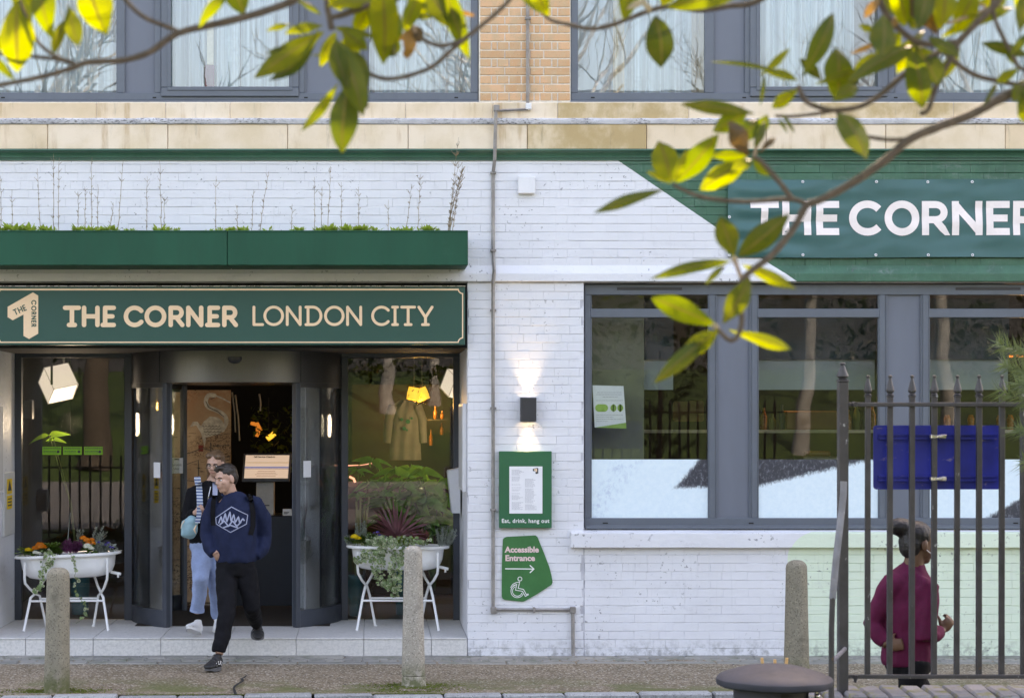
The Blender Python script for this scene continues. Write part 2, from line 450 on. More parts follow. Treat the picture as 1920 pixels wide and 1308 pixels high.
def text_part(txt, size, x, y, z, name, mat, parent, align='LEFT', bold=0.0, spacing=1.0, width=None, rot=None, lines=1.0, shear=0.0):
    cu = bpy.data.curves.new(name, 'FONT'); cu.body = txt; cu.size = size; cu.align_x = align; cu.offset = bold; cu.space_character = spacing
    cu.space_line = lines; cu.shear = shear; cu.resolution_u = 3
    ob = bpy.data.objects.new('tmp', cu); C.objects.link(ob)
    dg = bpy.context.evaluated_depsgraph_get(); me = bpy.data.meshes.new_from_object(ob.evaluated_get(dg))
    bpy.data.objects.remove(ob); me.name = name
    sx = 1.0
    xs = [v.co.x for v in me.vertices]
    if width and xs: sx = width/(max(xs)-min(xs))
    for v in me.vertices: v.co = Vector((v.co.x*sx, 0, v.co.y)) if not rot else Matrix.Rotation(rot, 3, 'Y') @ Vector((v.co.x*sx, 0, v.co.y))
    off = ORG[parent.name]
    for v in me.vertices: v.co += Vector((x, y, z))-off
    me.materials.clear(); me.materials.append(M[mat])
    o = bpy.data.objects.new(name, me); C.objects.link(o); o.parent = parent; ORG[o.name] = off.copy(); return o
# ================================================================ SETTING: ground, pavement, step
simple('asphalt', (.05, .05, .052), .85, var=.25, scale=14, bump=.5, bscale=120)
def aggregate():
    n = NT('aggregate'); p = n.pos(); x, y, z = n.xyz(p)
    v = n.voro(p, 75, out='Color'); r, g, b = n.xyz(v)
    c = n.mix(n.ramp(n.noise(p, 3, 5), .35, .65), (.175, .130, .080), (.235, .178, .118))
    c = n.mix(n.ramp(r, .72, .95), c, (.40, .33, .25)); c = n.mix(n.ramp(g, .8, .95), c, (.055, .04, .03))
    c = n.mix(n.ramp(b, .94, .97), c, (.5, .45, .38))
    moss = n.ma('MULTIPLY', n.ramp(n.noise(p, 1.6, 7, .62), .44, .60), n.ramp(y, -1.25, -2.1))
    c = n.mix(n.ma('MULTIPLY', moss, .85), c, (.10, .115, .028))
    n.set(Base_Color=c, Roughness=.9); n.bump(n.voro(p, 75), .7, .006); M['aggregate'] = n.m
aggregate()
def paving():
    n = NT('paving'); p = n.pos(); r = n.rnd()
    c = n.mix(r, (.20, .195, .18), (.30, .285, .255))
    c = n.mix(n.ramp(n.noise(p, 4, 7, .65), .45, .7, 0, .8), c, (.135, .15, .105))
    c = n.mix(n.ramp(n.noise(p, 45, 3), .63, .72, 0, .8), c, (.44, .38, .31))
    n.set(Base_Color=c, Roughness=.85); n.bump(n.noise(p, 60, 5), .5, .005); M['paving'] = n.m
paving()
def granite(name, base, moss=True):
    n = NT(name); p = n.pos(); x, y, z = n.xyz(p); r = n.rnd()
    c = n.mix(r, tuple(v*.8 for v in base), tuple(v*1.15 for v in base))
    s = n.voro(p, 120, out='Color'); a, b, g = n.xyz(s)
    c = n.mix(n.ramp(a, .75, .95, 0, .8), c, tuple(v*.5 for v in base)); c = n.mix(n.ramp(b, .85, .97, 0, .8), c, tuple(min(.8, v*1.45) for v in base))
    c = n.mix(n.ramp(n.noise(p, 6, 6, .65), .5, .72, 0, .7), c, tuple(v*.55 for v in base))
    if moss:
        m = n.ma('MULTIPLY', n.ramp(z, .02, .26, 1, 0), n.ramp(n.noise(p, 9, 6, .65), .36, .55))
        c = n.mix(n.ma('MULTIPLY', m, .85), c, (.085, .10, .025))
    n.set(Base_Color=c, Roughness=.88); n.bump(n.noise(p, 70, 5, .65), .6, .005); M[name] = n.m
granite('bollard_stone', (.245, .215, .16)); granite('bollard_pale', (.42, .375, .315)); granite('kerb_granite', (.33, .335, .34), False)
def tile():
    n = NT('tile'); p = n.pos(); r = n.rnd(); x, y, z = n.xyz(p)
    c = n.mix(r, (.62, .60, .575), (.70, .68, .655))
    c = n.mix(n.ramp(n.noise(p, 40, 5, .7), .4, .65), c, (.55, .54, .52))
    c = n.mix(n.ramp(n.noise(n.scale(p, (3, 12, 12)), 3, 5), .52, .72, 0, .45), c, (.42, .41, .40))
    n.set(Base_Color=c, Roughness=.62); n.bump(n.noise(p, 55, 5, .7), .35, .006); M['tile'] = n.m
tile()
def grass_mat():
    n = NT('lawn'); p = n.pos()
    c = n.mix(n.ramp(n.noise(p, .8, 6, .6), .35, .65), (.015, .038, .006), (.032, .068, .009))
    c = n.mix(n.ramp(n.noise(p, 20, 4), .55, .7), c, (.02, .05, .008))
    n.set(Base_Color=c, Roughness=.9); n.bump(n.noise(p, 40, 3), .8, .02); M['lawn'] = n.m
grass_mat()
def terrain(y):
    pts = [(8, -.13), (-2.62, -.13), (-5.2, -.13), (-5.6, -.02), (-8.5, 0), (-12, .25), (-17, .62), (-19.5, .8), (-23, 1.9), (-30, 3.2), (-60, 4.2), (-400, 5)]
    for (a, za), (b, zb) in zip(pts, pts[1:]):
        if b <= y <= a: return za+(zb-za)*(a-y)/(a-b)
    return pts[-1][1]
mb = MB(); ys = [8, 0, -2.62, -5.2, -5.6, -7, -8.5, -10, -12, -14, -17, -18, -19.5, -21, -23, -26, -30, -40, -60, -120, -400]
xs = [-400, -120, -60, -30, -15, -8, -4, 0, 4, 8, 15, 30, 60, 120, 400]
k = len(ys)
for x in xs:
    for y in ys: mb.v.append((x, y, terrain(y)-.01))
for i in range(len(xs)-1):
    for j in range(k-1): mb.f.append((i*k+j, i*k+j+1, i*k+k+j+1, i*k+k+j))
tag(mb.build('ground', 'lawn', recalc=False), kind='structure')
mb = MB(); mb.box(-60, 60, -5.3, -2.55, -.4, -.115); tag(mb.build('road', 'asphalt'), kind='structure')
mb = MB(); mb.box(-60, 60, -6.58, -5.32, -.4, -.02); tag(mb.build('far_pavement', 'asphalt'), kind='structure')
mb = MB()
simple('bounce_path', (.15, .152, .158), .9, var=.15, scale=10)
for (a, b) in ((-12.0, -17), (-17, -18), (-18, -19.5)):
    mb.add([(-80, a, terrain(a)+.006), (80, a, terrain(a)+.006), (80, b, terrain(b)+.006), (-80, b, terrain(b)+.006)], [(0, 1, 2, 3)])
tag(mb.build('park_path', 'bounce_path', recalc=False), kind='structure')  # path made extra wide to bounce sunlight onto the facade
# pavement: brown aggregate sheet, a strip of setts along the wall, granite kerb stones slightly askew to the wall
def kerb_y(x): return -2.33+(x-PX(960))*.030
pave = MB(); xa, xb = -14, 16
n_ = 120
for i in range(n_+1):
    x = xa+(xb-xa)*i/n_
    for q in range(9):
        t = q/8; y = -.02+(kerb_y(x)+.02)*t
        pave.v.append((x, y, .012*noise.noise(Vector((x*1.3, y*1.7, 0)))*(1 if 0 < q < 8 else 0)+(.012 if q == 8 else 0)))
for i in range(n_):
    for q in range(8):
        a = i*9+q; pave.f.append((a, a+1, a+10, a+9))
pavement = pave.build('pavement', 'aggregate', smooth=60); tag(pavement, kind='structure')
ORG['pavement'] = pavement.location.copy()
def rough_block(w, d, h, jit=.006, seed=0):
    rs = random.Random(seed); mb = MB(); mb.box(-w/2, w/2, -d/2, d/2, 0, h, min(.012, h*.3))
    mb.v = [(x+rs.uniform(-jit, jit), y+rs.uniform(-jit, jit), z+rs.uniform(-jit, jit)*.5) for x, y, z in mb.v]
    return mb
def shared(mb, name, mat):
    me = mb.mesh(name); me.materials.append(M[mat]); return me
kmesh = [shared(rough_block(w, .15, .16, .007, i), 'kerb_stone', 'kerb_granite') for i, w in enumerate((.585, .515, .63))]
x = -7.0; i = 0; rk = random.Random(3)
for px0, px1 in [(-320, -205), (-202, -100), (-97, 0), (3, 95), (99, 220), (223, 330), (334, 455), (458, 585), (589, 698), (701, 830), (833, 940), (943, 1058), (1061, 1195), (1199, 1333), (1337, 1455), (1459, 1580), (1583, 1690), (1694, 1820), (1824, 1935), (1938, 2060), (2063, 2180), (2184, 2290)]:
    Yk = kerb_y(PX((px0+px1)/2, -2.3))-.078
    xa_, xb_ = PX(px0, Yk), PX(px1, Yk); i += 1
    o = inst(kmesh[i % 3], 'kerb_stone', ((xa_+xb_)/2, Yk+rk.uniform(-.012, .006), -.145+rk.uniform(-.004, .010)), pavement, (rk.uniform(-.015, .015), 0, .03+rk.uniform(-.01, .01)))
    o.scale.x = (xb_-xa_)/(.585, .515, .63)[i % 3]
smesh = [shared(rough_block(.15, .075, .07, .004, 20+i), 'sett', 'paving') for i in range(3)]
for r_, yy in enumerate((-.05, -.135, -.22, -.305, -.39)):
    x = -5.0+(r_ % 2)*.08; 
    while x < 7.6:
        if abs(x-2.0) < 1e9:
            inst(smesh[rk.randrange(3)], 'sett', (x, yy+rk.uniform(-.003, .003), -.062+rk.uniform(-.003, .005)), pavement, (rk.uniform(-.02, .02), rk.uniform(-.02, .02), rk.uniform(-.02, .02))) if r_ in (1, 2, 3) else None
        x += .158
fm = [shared(rough_block(.60, .13, .06, .003, 40+i), 'paving_slab', 'paving') for i in range(2)]
for yy in (-.07,):
    x = -4.8
    while x < 7.6:
        inst(fm[rk.randrange(2)], 'paving_slab', (x, yy+.008, -.050+rk.uniform(-.002, .004)), pavement, (0, rk.uniform(-.006, .006), 0)); x += .606
for yy in (-.44,):
    x = -4.6
    while x < 7.6:
        inst(fm[rk.randrange(2)], 'paving_slab', (x, yy-.01, -.052+rk.uniform(-.002, .004)), pavement, (0, rk.uniform(-.006, .006), 0)); x += .606
# moss along the kerb and round the bollards: tiny tufts nobody could count
simple('moss', (.13, .17, .025), .95, var=.35, scale=40)
mb = MB(); rm = random.Random(5)
def tuft(x, y, z, s):
    for q in range(3):
        a = rm.uniform(0, 6.28); dx, dy = math.cos(a)*s, math.sin(a)*s; h = s*rm.uniform(.2, .7)
        mb.add([(x-dx, y-dy, z), (x+dx, y+dy, z), (x+dx*.4, y+dy*.4-.2*s, z+h), (x-dx*.5, y-dy*.5, z+h*.8)], [(0, 1, 2, 3)])
for _ in range(2600):
    x = rm.uniform(-4, 7); 
    if noise.noise(Vector((x*1.1, 3, 0))) < -.12: continue
    tuft(x, kerb_y(x)+rm.gauss(.012, .018), .008, rm.uniform(.004, .012))
for bx, by, n_ in ((PX(107, -2.24), -2.2, 1500), (PX(775, -1.85), -1.87, 900), (PX(775, -1.85), -2.12, 500)):
    for _ in range(n_):
        a = rm.uniform(0, 6.28); rr = .08+abs(rm.gauss(0, .10))
        tuft(bx+math.cos(a)*rr*1.6, by+math.sin(a)*rr*.7, .006, rm.uniform(.003, .010))
tag(mb.build('moss', 'moss', recalc=False), 'bright green moss creeping along the kerb and round the bollards', 'moss', kind='stuff')
# entrance step: dark bed with tiles
ST = .167
mb = MB(); mb.box(PX(-33), PX(877)-.004, .012, 2.9, -.2, ST-.012)
step = mb.build('entrance_step', 'joint_paint'); tag(step, kind='structure')
cuts = [PX(-33)]+[PX(48+126.8*i) for i in range(7)]+[PX(877)-.004]
for a, b in zip(cuts, cuts[1:]):
    m_ = MB(); m_.box(a+.0022, b-.0022, -.002, .011, .004, ST-.0165, .003); m_.build('riser_tile', 'tile', step)
    m_ = MB(); m_.box(a+.0022, b-.0022, -.006, 1.17, ST-.0135, ST, .0025); m_.build('tread_tile', 'tile', step)
    m_ = MB(); m_.box(a+.0022, b-.0022, 1.175, 1.62, ST-.0135, ST, .0025); m_.build('tread_tile', 'tile', step)

# ================================================================ BUILDING
GY = 1.53                                                             # plane of the entrance glazing
bld = thing('brick_building', 'brick building with white and green painted ground floor and tall grey framed windows', 'building', (1.2, 0, 0))
XL, XR, TOP = -9.0, 14.0, 11.0
rb = random.Random(17)
# backing walls (their faces are the joints)
w = MB()
w.box(XL, XR, .008, .30, PZ(512), PZ(290))
w.box(PX(877), PX(1095), .008, 1.60, -.2, PZ(527))
w.box(PX(1095), XR, .014, .30, -.2, PZ(1006))
w.box(XL, PX(-33), .008, 1.60, -.2, PZ(527))
w.build('wall', 'joint_paint_masked', bld)
for a, b in ((PX(877)-.004, PX(1095)-.01), (PX(-33)-.3, PX(-33)+.004)):
    w = MB(); w.box(a, b, .02, 1.598, ST+.001, PZ(530)); w.build('reveal', 'wall_paint', bld)
w = MB(); w.box(PX(-33)+.004, PX(877)-.004, .06, 1.6, PZ(652), PZ(527)-.002); w.build('recess_ceiling', 'black_void', bld)
w = MB(); w.box(XL, XR, .3, .6, 8.0, TOP); w.box(XL, XL+.3, .62, 9, 4.6, TOP); w.box(XR-.3, XR, .62, 9, 4.6, TOP); w.box(XL, XR, 9, 9.3, 0, TOP)
w.box(XL, XR, .1, 9.3, TOP, TOP+.25); w.box(XL, XL+.3, 1.61, 9, 0, 4.6); w.box(XR-.3, XR, .31, 9, 0, 4.6)
w.build('upper_wall', 'facing_brick', bld)
w = MB(); w.box(XL, XR, .31, 9, 4.50, 4.66); w.build('floor_slab', 'mortar', bld)
# painted bricks
CO = .0757
bricks = []
def course_bricks(x0, x1, z0, z1, hdr, off):
    L = .112 if hdr else .2245; x = x0-off*L
    while x < x1-.004:
        a, b = max(x, x0), min(x+L, x1)
        if b-a > .03: bricks.append((a, b, z0, z1))
        x += L
def region(x0, x1, zlo, zhi, shift=0):
    k0 = int(math.floor(zlo/CO))
    for k in range(k0, int(zhi/CO)+1):
        a, b = max(zlo, k*CO), min(zhi, (k+1)*CO)
        if b-a < .02: continue
        hdr = (k+shift) % 9 == 1; course_bricks(x0, x1, a, b, hdr, (.5 if k % 2 else 0)+rb.uniform(-.05, .05))
region(PX(877), PX(1095)-.006, .004, PZ(527)); nB = len(bricks)
region(PX(1096), PX(2130), .004, PZ(1024)-.001); nC = len(bricks)
region(PX(-420), PX(2130), PZ(511), PZ(301)); region(PX(-420), PX(-33), .004, PZ(527))
single = list(range(nB))+sorted(range(nB, nC), key=lambda i: abs(bricks[i][0]-2.6)+abs(bricks[i][2]-.6))[:300-nB]
single = set(single)
stuff = MB(); bcache = {}
def brick_mesh(w_, h_, var, g=.0003, gh=.0009, c=.0030, tan=False):
    rs = random.Random(var*7+int(w_*1000)); j = lambda: rs.uniform(-.0012, .0012)
    sx_ = {-1: c, 1: c} if tan else {-1: rs.choice((.0002, .0006, .0012, .003)), 1: rs.choice((.0002, .0006, .0012, .003))}
    if not tan and rs.random() < .4: g = -.0006
    g2, gh2 = g, gh
    o_ = [(-w_/2+g2, -h_/2+gh2), (w_/2-g2, -h_/2+gh2), (w_/2-g2, h_/2-gh2), (-w_/2+g2, h_/2-gh2)]
    m_ = MB(); vs = [(x+j(), .010, z+j()) for x, z in o_]+[(x+j(), c*.9, z+j()) for x, z in o_]
    vs += [((abs(x)-sx_[1 if x > 0 else -1])*(1 if x > 0 else -1)+j()*.4, -.0005, (abs(z)-c)*(1 if z > 0 else -1)+j()) for x, z in o_]
    m_.add(vs, [(0, 1, 5, 4), (1, 2, 6, 5), (2, 3, 7, 6), (3, 0, 4, 7), (4, 5, 9, 8), (5, 6, 10, 9), (6, 7, 11, 10), (7, 4, 8, 11), (8, 9, 10, 11)])
    return m_
for i, (a, b, z0, z1) in enumerate(bricks):
    dy = (.006 if nB <= i < nC else 0)+rb.uniform(-.0022, .0015)
    if i in single:
        key = (round(b-a, 3), round(z1-z0, 3), rb.randrange(3))
        if key not in bcache:
            bcache[key] = shared(brick_mesh(*key), 'painted_brick', 'wall_paint')
        inst(bcache[key], 'painted_brick', ((a+b)/2, dy, (z0+z1)/2), bld, (rb.uniform(-.012, .012), rb.uniform(-.004, .004), rb.uniform(-.006, .006)))
    else:
        m_ = brick_mesh(b-a, z1-z0, rb.randrange(999), g=rb.uniform(-.0006, .0008), gh=rb.uniform(.0002, .0015))
        t1, t2 = rb.uniform(-.012, .012), rb.uniform(-.006, .006)
        stuff.add([(x+(a+b)/2, y+dy+t1*z+t2*x, z+(z0+z1)/2) for x, y, z in m_.v], m_.f)
tag(stuff.build('painted_brick', 'wall_paint', bld), kind='stuff')
# tan brick pier between the upper windows
w = MB(); w.box(PX(898), PX(1070), .006, .30, PZ(191), 8.0); w.build('pier_mortar', 'mortar', bld)
rowA, rowB = [47, 47, 26, 50], [22, 11, 22, 23, 24, 11, 22, 11, 24]
z = PZ(189.5); k = 0; fc = {}
while z < 7.0:
    row = rowA if k % 2 else rowB; x = 899.5; sc_ = 170/sum(row)
    for wpx in row:
        wm = wpx*sc_/210; key = (round(wm, 3), rb.randrange(2))
        if key not in fc: fc[key] = shared(brick_mesh(wm, CO, key[1], g=.0055, gh=.006, c=.003, tan=True), 'facing_brick', 'facing_brick')
        inst(fc[key], 'facing_brick', (PX(x)+wm/2, rb.uniform(-.003, .001), z+CO/2), bld, (rb.uniform(-.01, .01), 0, rb.uniform(-.008, .008)))
        x += wpx*sc_
    z += CO; k += 1
def stone_stained():
    n = NT('stone_stained'); p = n.pos(); a = n.noise(n.scale(p, (1.6, 1, 1.2)), 1.7, 7, .62); g = n.noise(p, 150, 3, .6)
    c = n.mix(n.ramp(a, .40, .66), (.50, .355, .18), (.74, .59, .41)); c = n.mix(n.ramp(n.noise(n.scale(p, (5, 1, .8)), 1.5, 6, .65), .58, .72, 0, .6), c, (.20, .14, .075)); c = n.mix(n.ramp(g, .6, .75, 0, .4), c, (.3, .2, .11))
    n.set(Base_Color=c, Roughness=.88); n.bump(g, .25, .003); M['stone_stained'] = n.m
stone_stained()
# stone courses, lead flashing, cornice, lintel, sill
def blocks(js, y0, y1, Yf, nm):
    for a, b in zip(js, js[1:]):
        m_ = MB(); m_.box(PX(a)+.0025, PX(b)-.0025, Yf+rb.uniform(-.003, .003), .28, PZ(y1), PZ(y0), .005); m_.build(nm, 'stone_stained' if a in (988, 1045, 1537) else 'stone', bld)
blocks([-560, -340, -134, 91, 315.5, 540, 765, 988, 1211, 1435, 1658.5, 1882, 2105, 2330], 235, 281, -.045, 'stone_block')
blocks([-560, -300, -60, 182, 311, 432, 600, 760, 924, 1045, 1290, 1537, 1786, 2020, 2330], 193.5, 224, -.028, 'stone_block')
m_ = MB(); m_.box(PX(-560), PX(2330), -.018, .27, PZ(236), PZ(192)); m_.build('stone_bed', 'mortar', bld)
segs = [-560, -260, 60, 262, 300, 545, 800, 1046, 1275, 1345, 1550, 1760, 1990, 2330]
for a, b in zip(segs, segs[1:]):
    m_ = MB(); n_ = max(4, int((b-a)/9)); ph = rb.uniform(0, 99)
    for i in range(n_+1):
        x = PX(a-4+(b-a+6)*i/n_); q = noise.noise(Vector((x*3, ph, 0))); q2 = noise.noise(Vector((x*9, ph, 5)))
        yo = -.058-.006*q-rb.uniform(0, .002)
        m_.v += [(x, -.016, PZ(222.2)+.004*q2), (x, yo+.008, PZ(223.5)+.005*q2), (x, yo-.004, PZ(226)), (x, yo, PZ(231)), (x, yo+.006, PZ(234)+.005*q+.002*q2), (x, -.02, PZ(233.5)+.005*q)]
    for i in range(n_):
        for j in range(5):
            s_ = i*6+j; m_.f.append((s_, s_+1, s_+7, s_+6))
    m_.build('lead_flashing', 'lead', bld, smooth=50)
m_ = MB()
z0, z1 = PZ(301), PZ(281.5)
m_.profx([(.02, z1), (-.075, z1), (-.078, z1-.012), (-.072, z1-.018), (-.050, z1-.030), (-.036, z1-.048), (-.030, z1-.066), (-.030, z1-.072), (-.016, z1-.076), (-.016, z0), (.02, z0)], PX(-560), PX(2330))
m_.build('cornice', 'cornice_green', bld)
m_ = MB(); zt, zm, zb = PZ(498), PZ(511.5), PZ(528)
m_.profx([(.10, zt), (-.004, zt+.001), (-.034, zm), (-.038, zm-.01), (-.038, zb+.004), (-.034, zb), (.10, zb)], PX(-560), PX(2330))
m_.build('lintel', 'wall_paint', bld)
m_ = MB(); m_.box(XL, PX(2600), .012, .3, PZ(530), PZ(512)); m_.build('lintel_core', 'joint_paint', bld)
m_ = MB(); zt, zb = PZ(998), PZ(1026)
m_.profx([(.12, PZ(990)), (-.02, PZ(997)), (-.058, zt), (-.06, zt-.008), (-.06, zb+.006), (-.052, zb), (.0, zb), (.12, zb)], PX(1070), PX(2330), 30)
m_.v = [(x, y, z+.003*noise.noise(Vector((x*2, 0, 1)))) for x, y, z in m_.v]; m_.build('window_sill', 'wall_paint', bld)

# ---------------------------------------------------------------- windows
def bars(mb, lst, Y, dp=.05, b=.004):
    for (x0, x1, y0, y1) in lst: mb.pbox(x0, x1, y0, y1, Y, Y+dp, b)
def window(name, Y, frame, step_in, panes, panels, casements, slots, matp='glass_upper'):
    f = MB(); bars(f, frame, Y, .07)
    win = f.build(name, 'frame_grey', bld)
    for (x0, x1, y0, y1) in step_in:                                   # thin inner beads along the bars
        m_ = MB(); m_.pbox(x0, x1, y0, y1, Y+.012, Y+.06, .002); m_.build('glazing_bead', 'frame_grey', win)
    for (x0, x1, y0, y1) in casements:
        m_ = MB(); t = 17
        ytop = y0
        for rect in ((x0, x0+t, ytop, y1-t), (x1-t, x1, ytop, y1-t), (x0, x1, y1-t, y1)): m_.pbox(*rect, Y-.022, Y+.05, .006)
        for rect in ((x0+11.5, x0+t+1.5, ytop, y1-t-1.5), (x1-t-1.5, x1-11.5, ytop, y1-t-1.5), (x0+11.5, x1-11.5, y1-t-1.5, y1-11.5)): m_.pbox(*rect, Y-.03, Y-.02, .003)
        m_.build('casement_frame', 'frame_grey', win)
    for (x0, x1, y0, y1) in panes:
        m_ = MB(); m_.box(PX(x0-2, Y), PX(x1+2, Y), Y+.028, Y+.034, PZ(y1+2, Y), PZ(y0-2, Y)); m_.build('pane', matp, win)
    for (x0, x1, y0, y1) in panels:
        m_ = MB(); m_.pbox(x0-2, x1+2, y0-2, y1+2, Y+.030, Y+.07); m_.build('infill_panel', 'panel_grey', win)
    for (x, y, w_) in slots:
        m_ = MB(); m_.pbox(x, x+w_, y, y+2.4, Y-.002, Y+.004); m_.build('drain_slot', 'black_void', win)
    return win
U = -280
wl = window('window', .03, [(-500, 896.5, 174, 188), (218, 234, U, 174), (290, 302, U, 174), (560, 571, U, 174), (682, 692, U, 174), (883, 896.5, U, 174), (-55, -40, U, 174), (-120, -110, U, 174), (302, 560, 172, 174)],
       [(231, 234, U, 174), (290, 293, U, 174), (571, 574, U, 174), (679, 682, U, 174)],
       [(-40, 218, U, 174), (319, 543, U, 164), (692, 883, U, 174)], [(234, 290, U, 174), (571, 682, U, 174), (-110, -55, U, 174)], [(302, 560, U, 181)], [(2, 182, 7), (286, 182, 7), (570, 182, 7), (852, 182, 7)])
wr = window('window', .03, [(1070.5, 2600, 174, 188), (1070.5, 1084, U, 174), (1322, 1339, U, 174), (1397, 1407, U, 174), (1665, 1677, U, 174), (1750, 1761, U, 174), (1994, 2010, U, 174), (1407, 1665, 172, 174), (2070, 2080, U, 174)],
       [(1336, 1339, U, 174), (1397, 1399.5, U, 174), (1677, 1679.5, U, 174), (1747.5, 1750, U, 174)],
       [(1084, 1322, U, 174), (1424, 1648, U, 164), (1761, 1994, U, 174)], [(1339, 1397, U, 174), (1677, 1750, U, 174), (2010, 2070, U, 174)], [(1407, 1665, U, 181)], [(1108, 182, 7), (1392, 182, 7), (1676, 182, 7)])
for win, a, b in ((wl, -500, 897.5), (wr, 1069.5, 2600)):
    m_ = MB(); m_.box(PX(a), PX(b), -.012, .10, PZ(193.2), PZ(188.2), .003); m_.build('window_sill', 'frame_grey', win)
# large ground floor window
LW = .075
cols = [(1107, 1330), (1420, 1649), (1741, 1970)]
fr = [(1096.5, 2140, 533, 552.5), (1096.5, 2140, 970.5, 985)]
bead = []; pn = []; pl = []
xs_ = [1096.5]
for i, (a, b) in enumerate(cols):
    fr += [(a-10.5 if i else 1096.5, a, 552.5, 970.5), (b, b+11, 552.5, 970.5), (a, b, 578.5, 595)]
    bead += [(a, a+2.5, 552.5, 970.5), (b-2.5, b, 552.5, 970.5), (b+11, b+15, 552.5, 970.5)]
    if i: bead += [(a-15, a-10.5, 552.5, 970.5)]
    pn += [(a, b, 552.5, 578.5), (a, b, 595, 970.5)]; pl.append((b+13, b+80, 552.5, 970.5))
fr += [(2045, 2060, 552.5, 970.5)]; pn.append((2060, 2140, 552.5, 970.5))
gw = window('window', LW, fr, bead, pn, pl, [], [(1130, 979, 10), (1404, 979, 9), (1690, 979, 9), (1900, 979, 9)], 'glass')
m_ = MB(); m_.box(PX(1096.5, LW), PX(2140, LW), .03, .15, PZ(991.5), PZ(985.2), .003); m_.build('window_sill', 'frame_grey', gw)
for a in (1157, 1792):
    m_ = MB(); m_.pbox(a, a+122, 538.5, 543.5, LW-.006, LW+.01, .002); m_.build('trickle_vent', 'lamp_metal', gw)
# printed film on the lower part of the three big panes
def film():
    n = NT('window_film'); p = n.pos(); x, y, z = n.xyz(p)
    g = n.noise(n.scale(p, (1, 1, .6)), 30, 7, .75); d = n.noise(n.scale(p, (1, 1, 1.6)), 1.15, 3, .5)
    c = n.mix(n.ramp(n.noise(n.scale(p, (9, 1, 9)), 3, 6, .7), .3, .7), (.665, .81, .885), (.735, .865, .92))
    def blob(xc, zc, ax, az, rot):
        cx = n.ma('SUBTRACT', x, xc); cz = n.ma('SUBTRACT', z, zc); cr, sr = math.cos(R(rot)), math.sin(R(rot))
        u = n.ma('DIVIDE', n.ma('ADD', n.ma('MULTIPLY', cx, cr), n.ma('MULTIPLY', cz, sr)), ax)
        v = n.ma('DIVIDE', n.ma('SUBTRACT', n.ma('MULTIPLY', cz, cr), n.ma('MULTIPLY', cx, sr)), az)
        e = n.ma('ADD', n.ma('ADD', n.ma('MULTIPLY', u, u), n.ma('MULTIPLY', v, v)), n.ma('MULTIPLY', n.ma('SUBTRACT', g, .5), 1.0))
        return n.ramp(e, .80, 1.10, 1, 0)
    dark = n.mix(n.ramp(g, .48, .70), (.040, .043, .058), (.20, .22, .26))
    e = n.ma('MULTIPLY', n.ma('SUBTRACT', g, .5), .13)
    def above(xa, ya, xb, yb, sg):                                      # signed distance to the line through two points of the print
        A, B = (PX(xa, LW), PZ(ya, LW)), (PX(xb, LW), PZ(yb, LW)); L = math.hypot(B[0]-A[0], B[1]-A[1]); nx, nz = -(B[1]-A[1])/L*sg, (B[0]-A[0])/L*sg
        return n.ma('ADD', n.ma('MULTIPLY', n.ma('SUBTRACT', x, A[0]), nx), n.ma('MULTIPLY', n.ma('SUBTRACT', z, A[1]), nz))
    low = n.ma('MINIMUM', above(1265, 916, 1420, 913, 1), above(1420, 913, 1660, 858, 1))
    w1 = n.ma('MINIMUM', low, above(1262, 918, 1312, 858, -1))
    w2 = above(1845, 972, 1975, 898, -1)
    dm = n.ma('MAXIMUM', w1, w2)
    c = n.mix(n.ramp(n.ma('ADD', dm, e), -.012, .03), c, dark)
    tint = n.ma('MULTIPLY', n.ramp(n.ma('ABSOLUTE', above(1112, 965, 1180, 862, 1)), .02, .16, 1, 0), n.ramp(n.noise(n.scale(p, (1, 1, .7)), 20, 6, .7), .46, .66, 0, .6))
    c = n.mix(tint, c, (.40, .50, .66))
    n.set(Base_Color=c, Roughness=.32); M['window_film'] = n.m
film()
for a, b in cols+[(2062, 2140)]:
    m_ = MB(); m_.box(PX(a, LW), PX(b, LW), LW+.024, LW+.0268, PZ(970.5, LW), PZ(861, LW)); m_.build('printed_film', 'window_film', gw)

# ---------------------------------------------------------------- entrance glazing and curved sliding door
f = MB(); Yg = GY-.03
for r_ in ((27, 40, 652, 1171), (40, 862, 652, 670), (233, 247.5, 670, 1171), (640, 652.5, 670, 1171), (850, 862, 670, 1171), (40, 233, 1162, 1171), (652.5, 850, 1162, 1171)):
    f.pbox(*r_, Yg, Yg+.08, .004)
ent = f.build('entrance_screen', 'frame_dark', bld)
for a, b in ((40, 233), (652.5, 850)):
    m_ = MB(); m_.box(PX(a-2, GY), PX(b+2, GY), GY, GY+.008, PZ(1164, GY), PZ(668, GY)); m_.build('pane', 'glass_door', ent)
DX, DYc, DR = (PX(247.5, GY)+PX(640, GY))/2, GY+.13, 1.02
zc0, zc1 = PZ(716, .64), PZ(645, .64)
m_ = MB(); m_.lathe([(DR-.10, zc0), (DR+.012, zc0), (DR+.012, zc1)], DX, DYc, 64, cap=False)
m_.lathe([(0.01, zc0+.004), (DR-.1, zc0+.004)], DX, DYc, 32, cap=False)
for a in (232, 304):
    ca, sa = math.cos(R(a)), math.sin(R(a)); t = Vector((-sa, ca, 0))*.0025; p0 = Vector((DX+ca*(DR+.012), DYc+sa*(DR+.012), 0))
dr = m_.build('curved_door', 'brushed', bld, smooth=30)
def arcwall(nm, r0, r1, z0, z1, a0, a1, mat, n=20, sm=True):
    m_ = MB(); m_.lathe([(r0, z0), (r1, z0), (r1, z1), (r0, z1), (r0, z0)], DX, DYc, n, cap=False, a0=R(a0), a1=R(a1))
    k = 5*0
    return m_.build(nm, mat, dr, smooth=30 if sm else False)
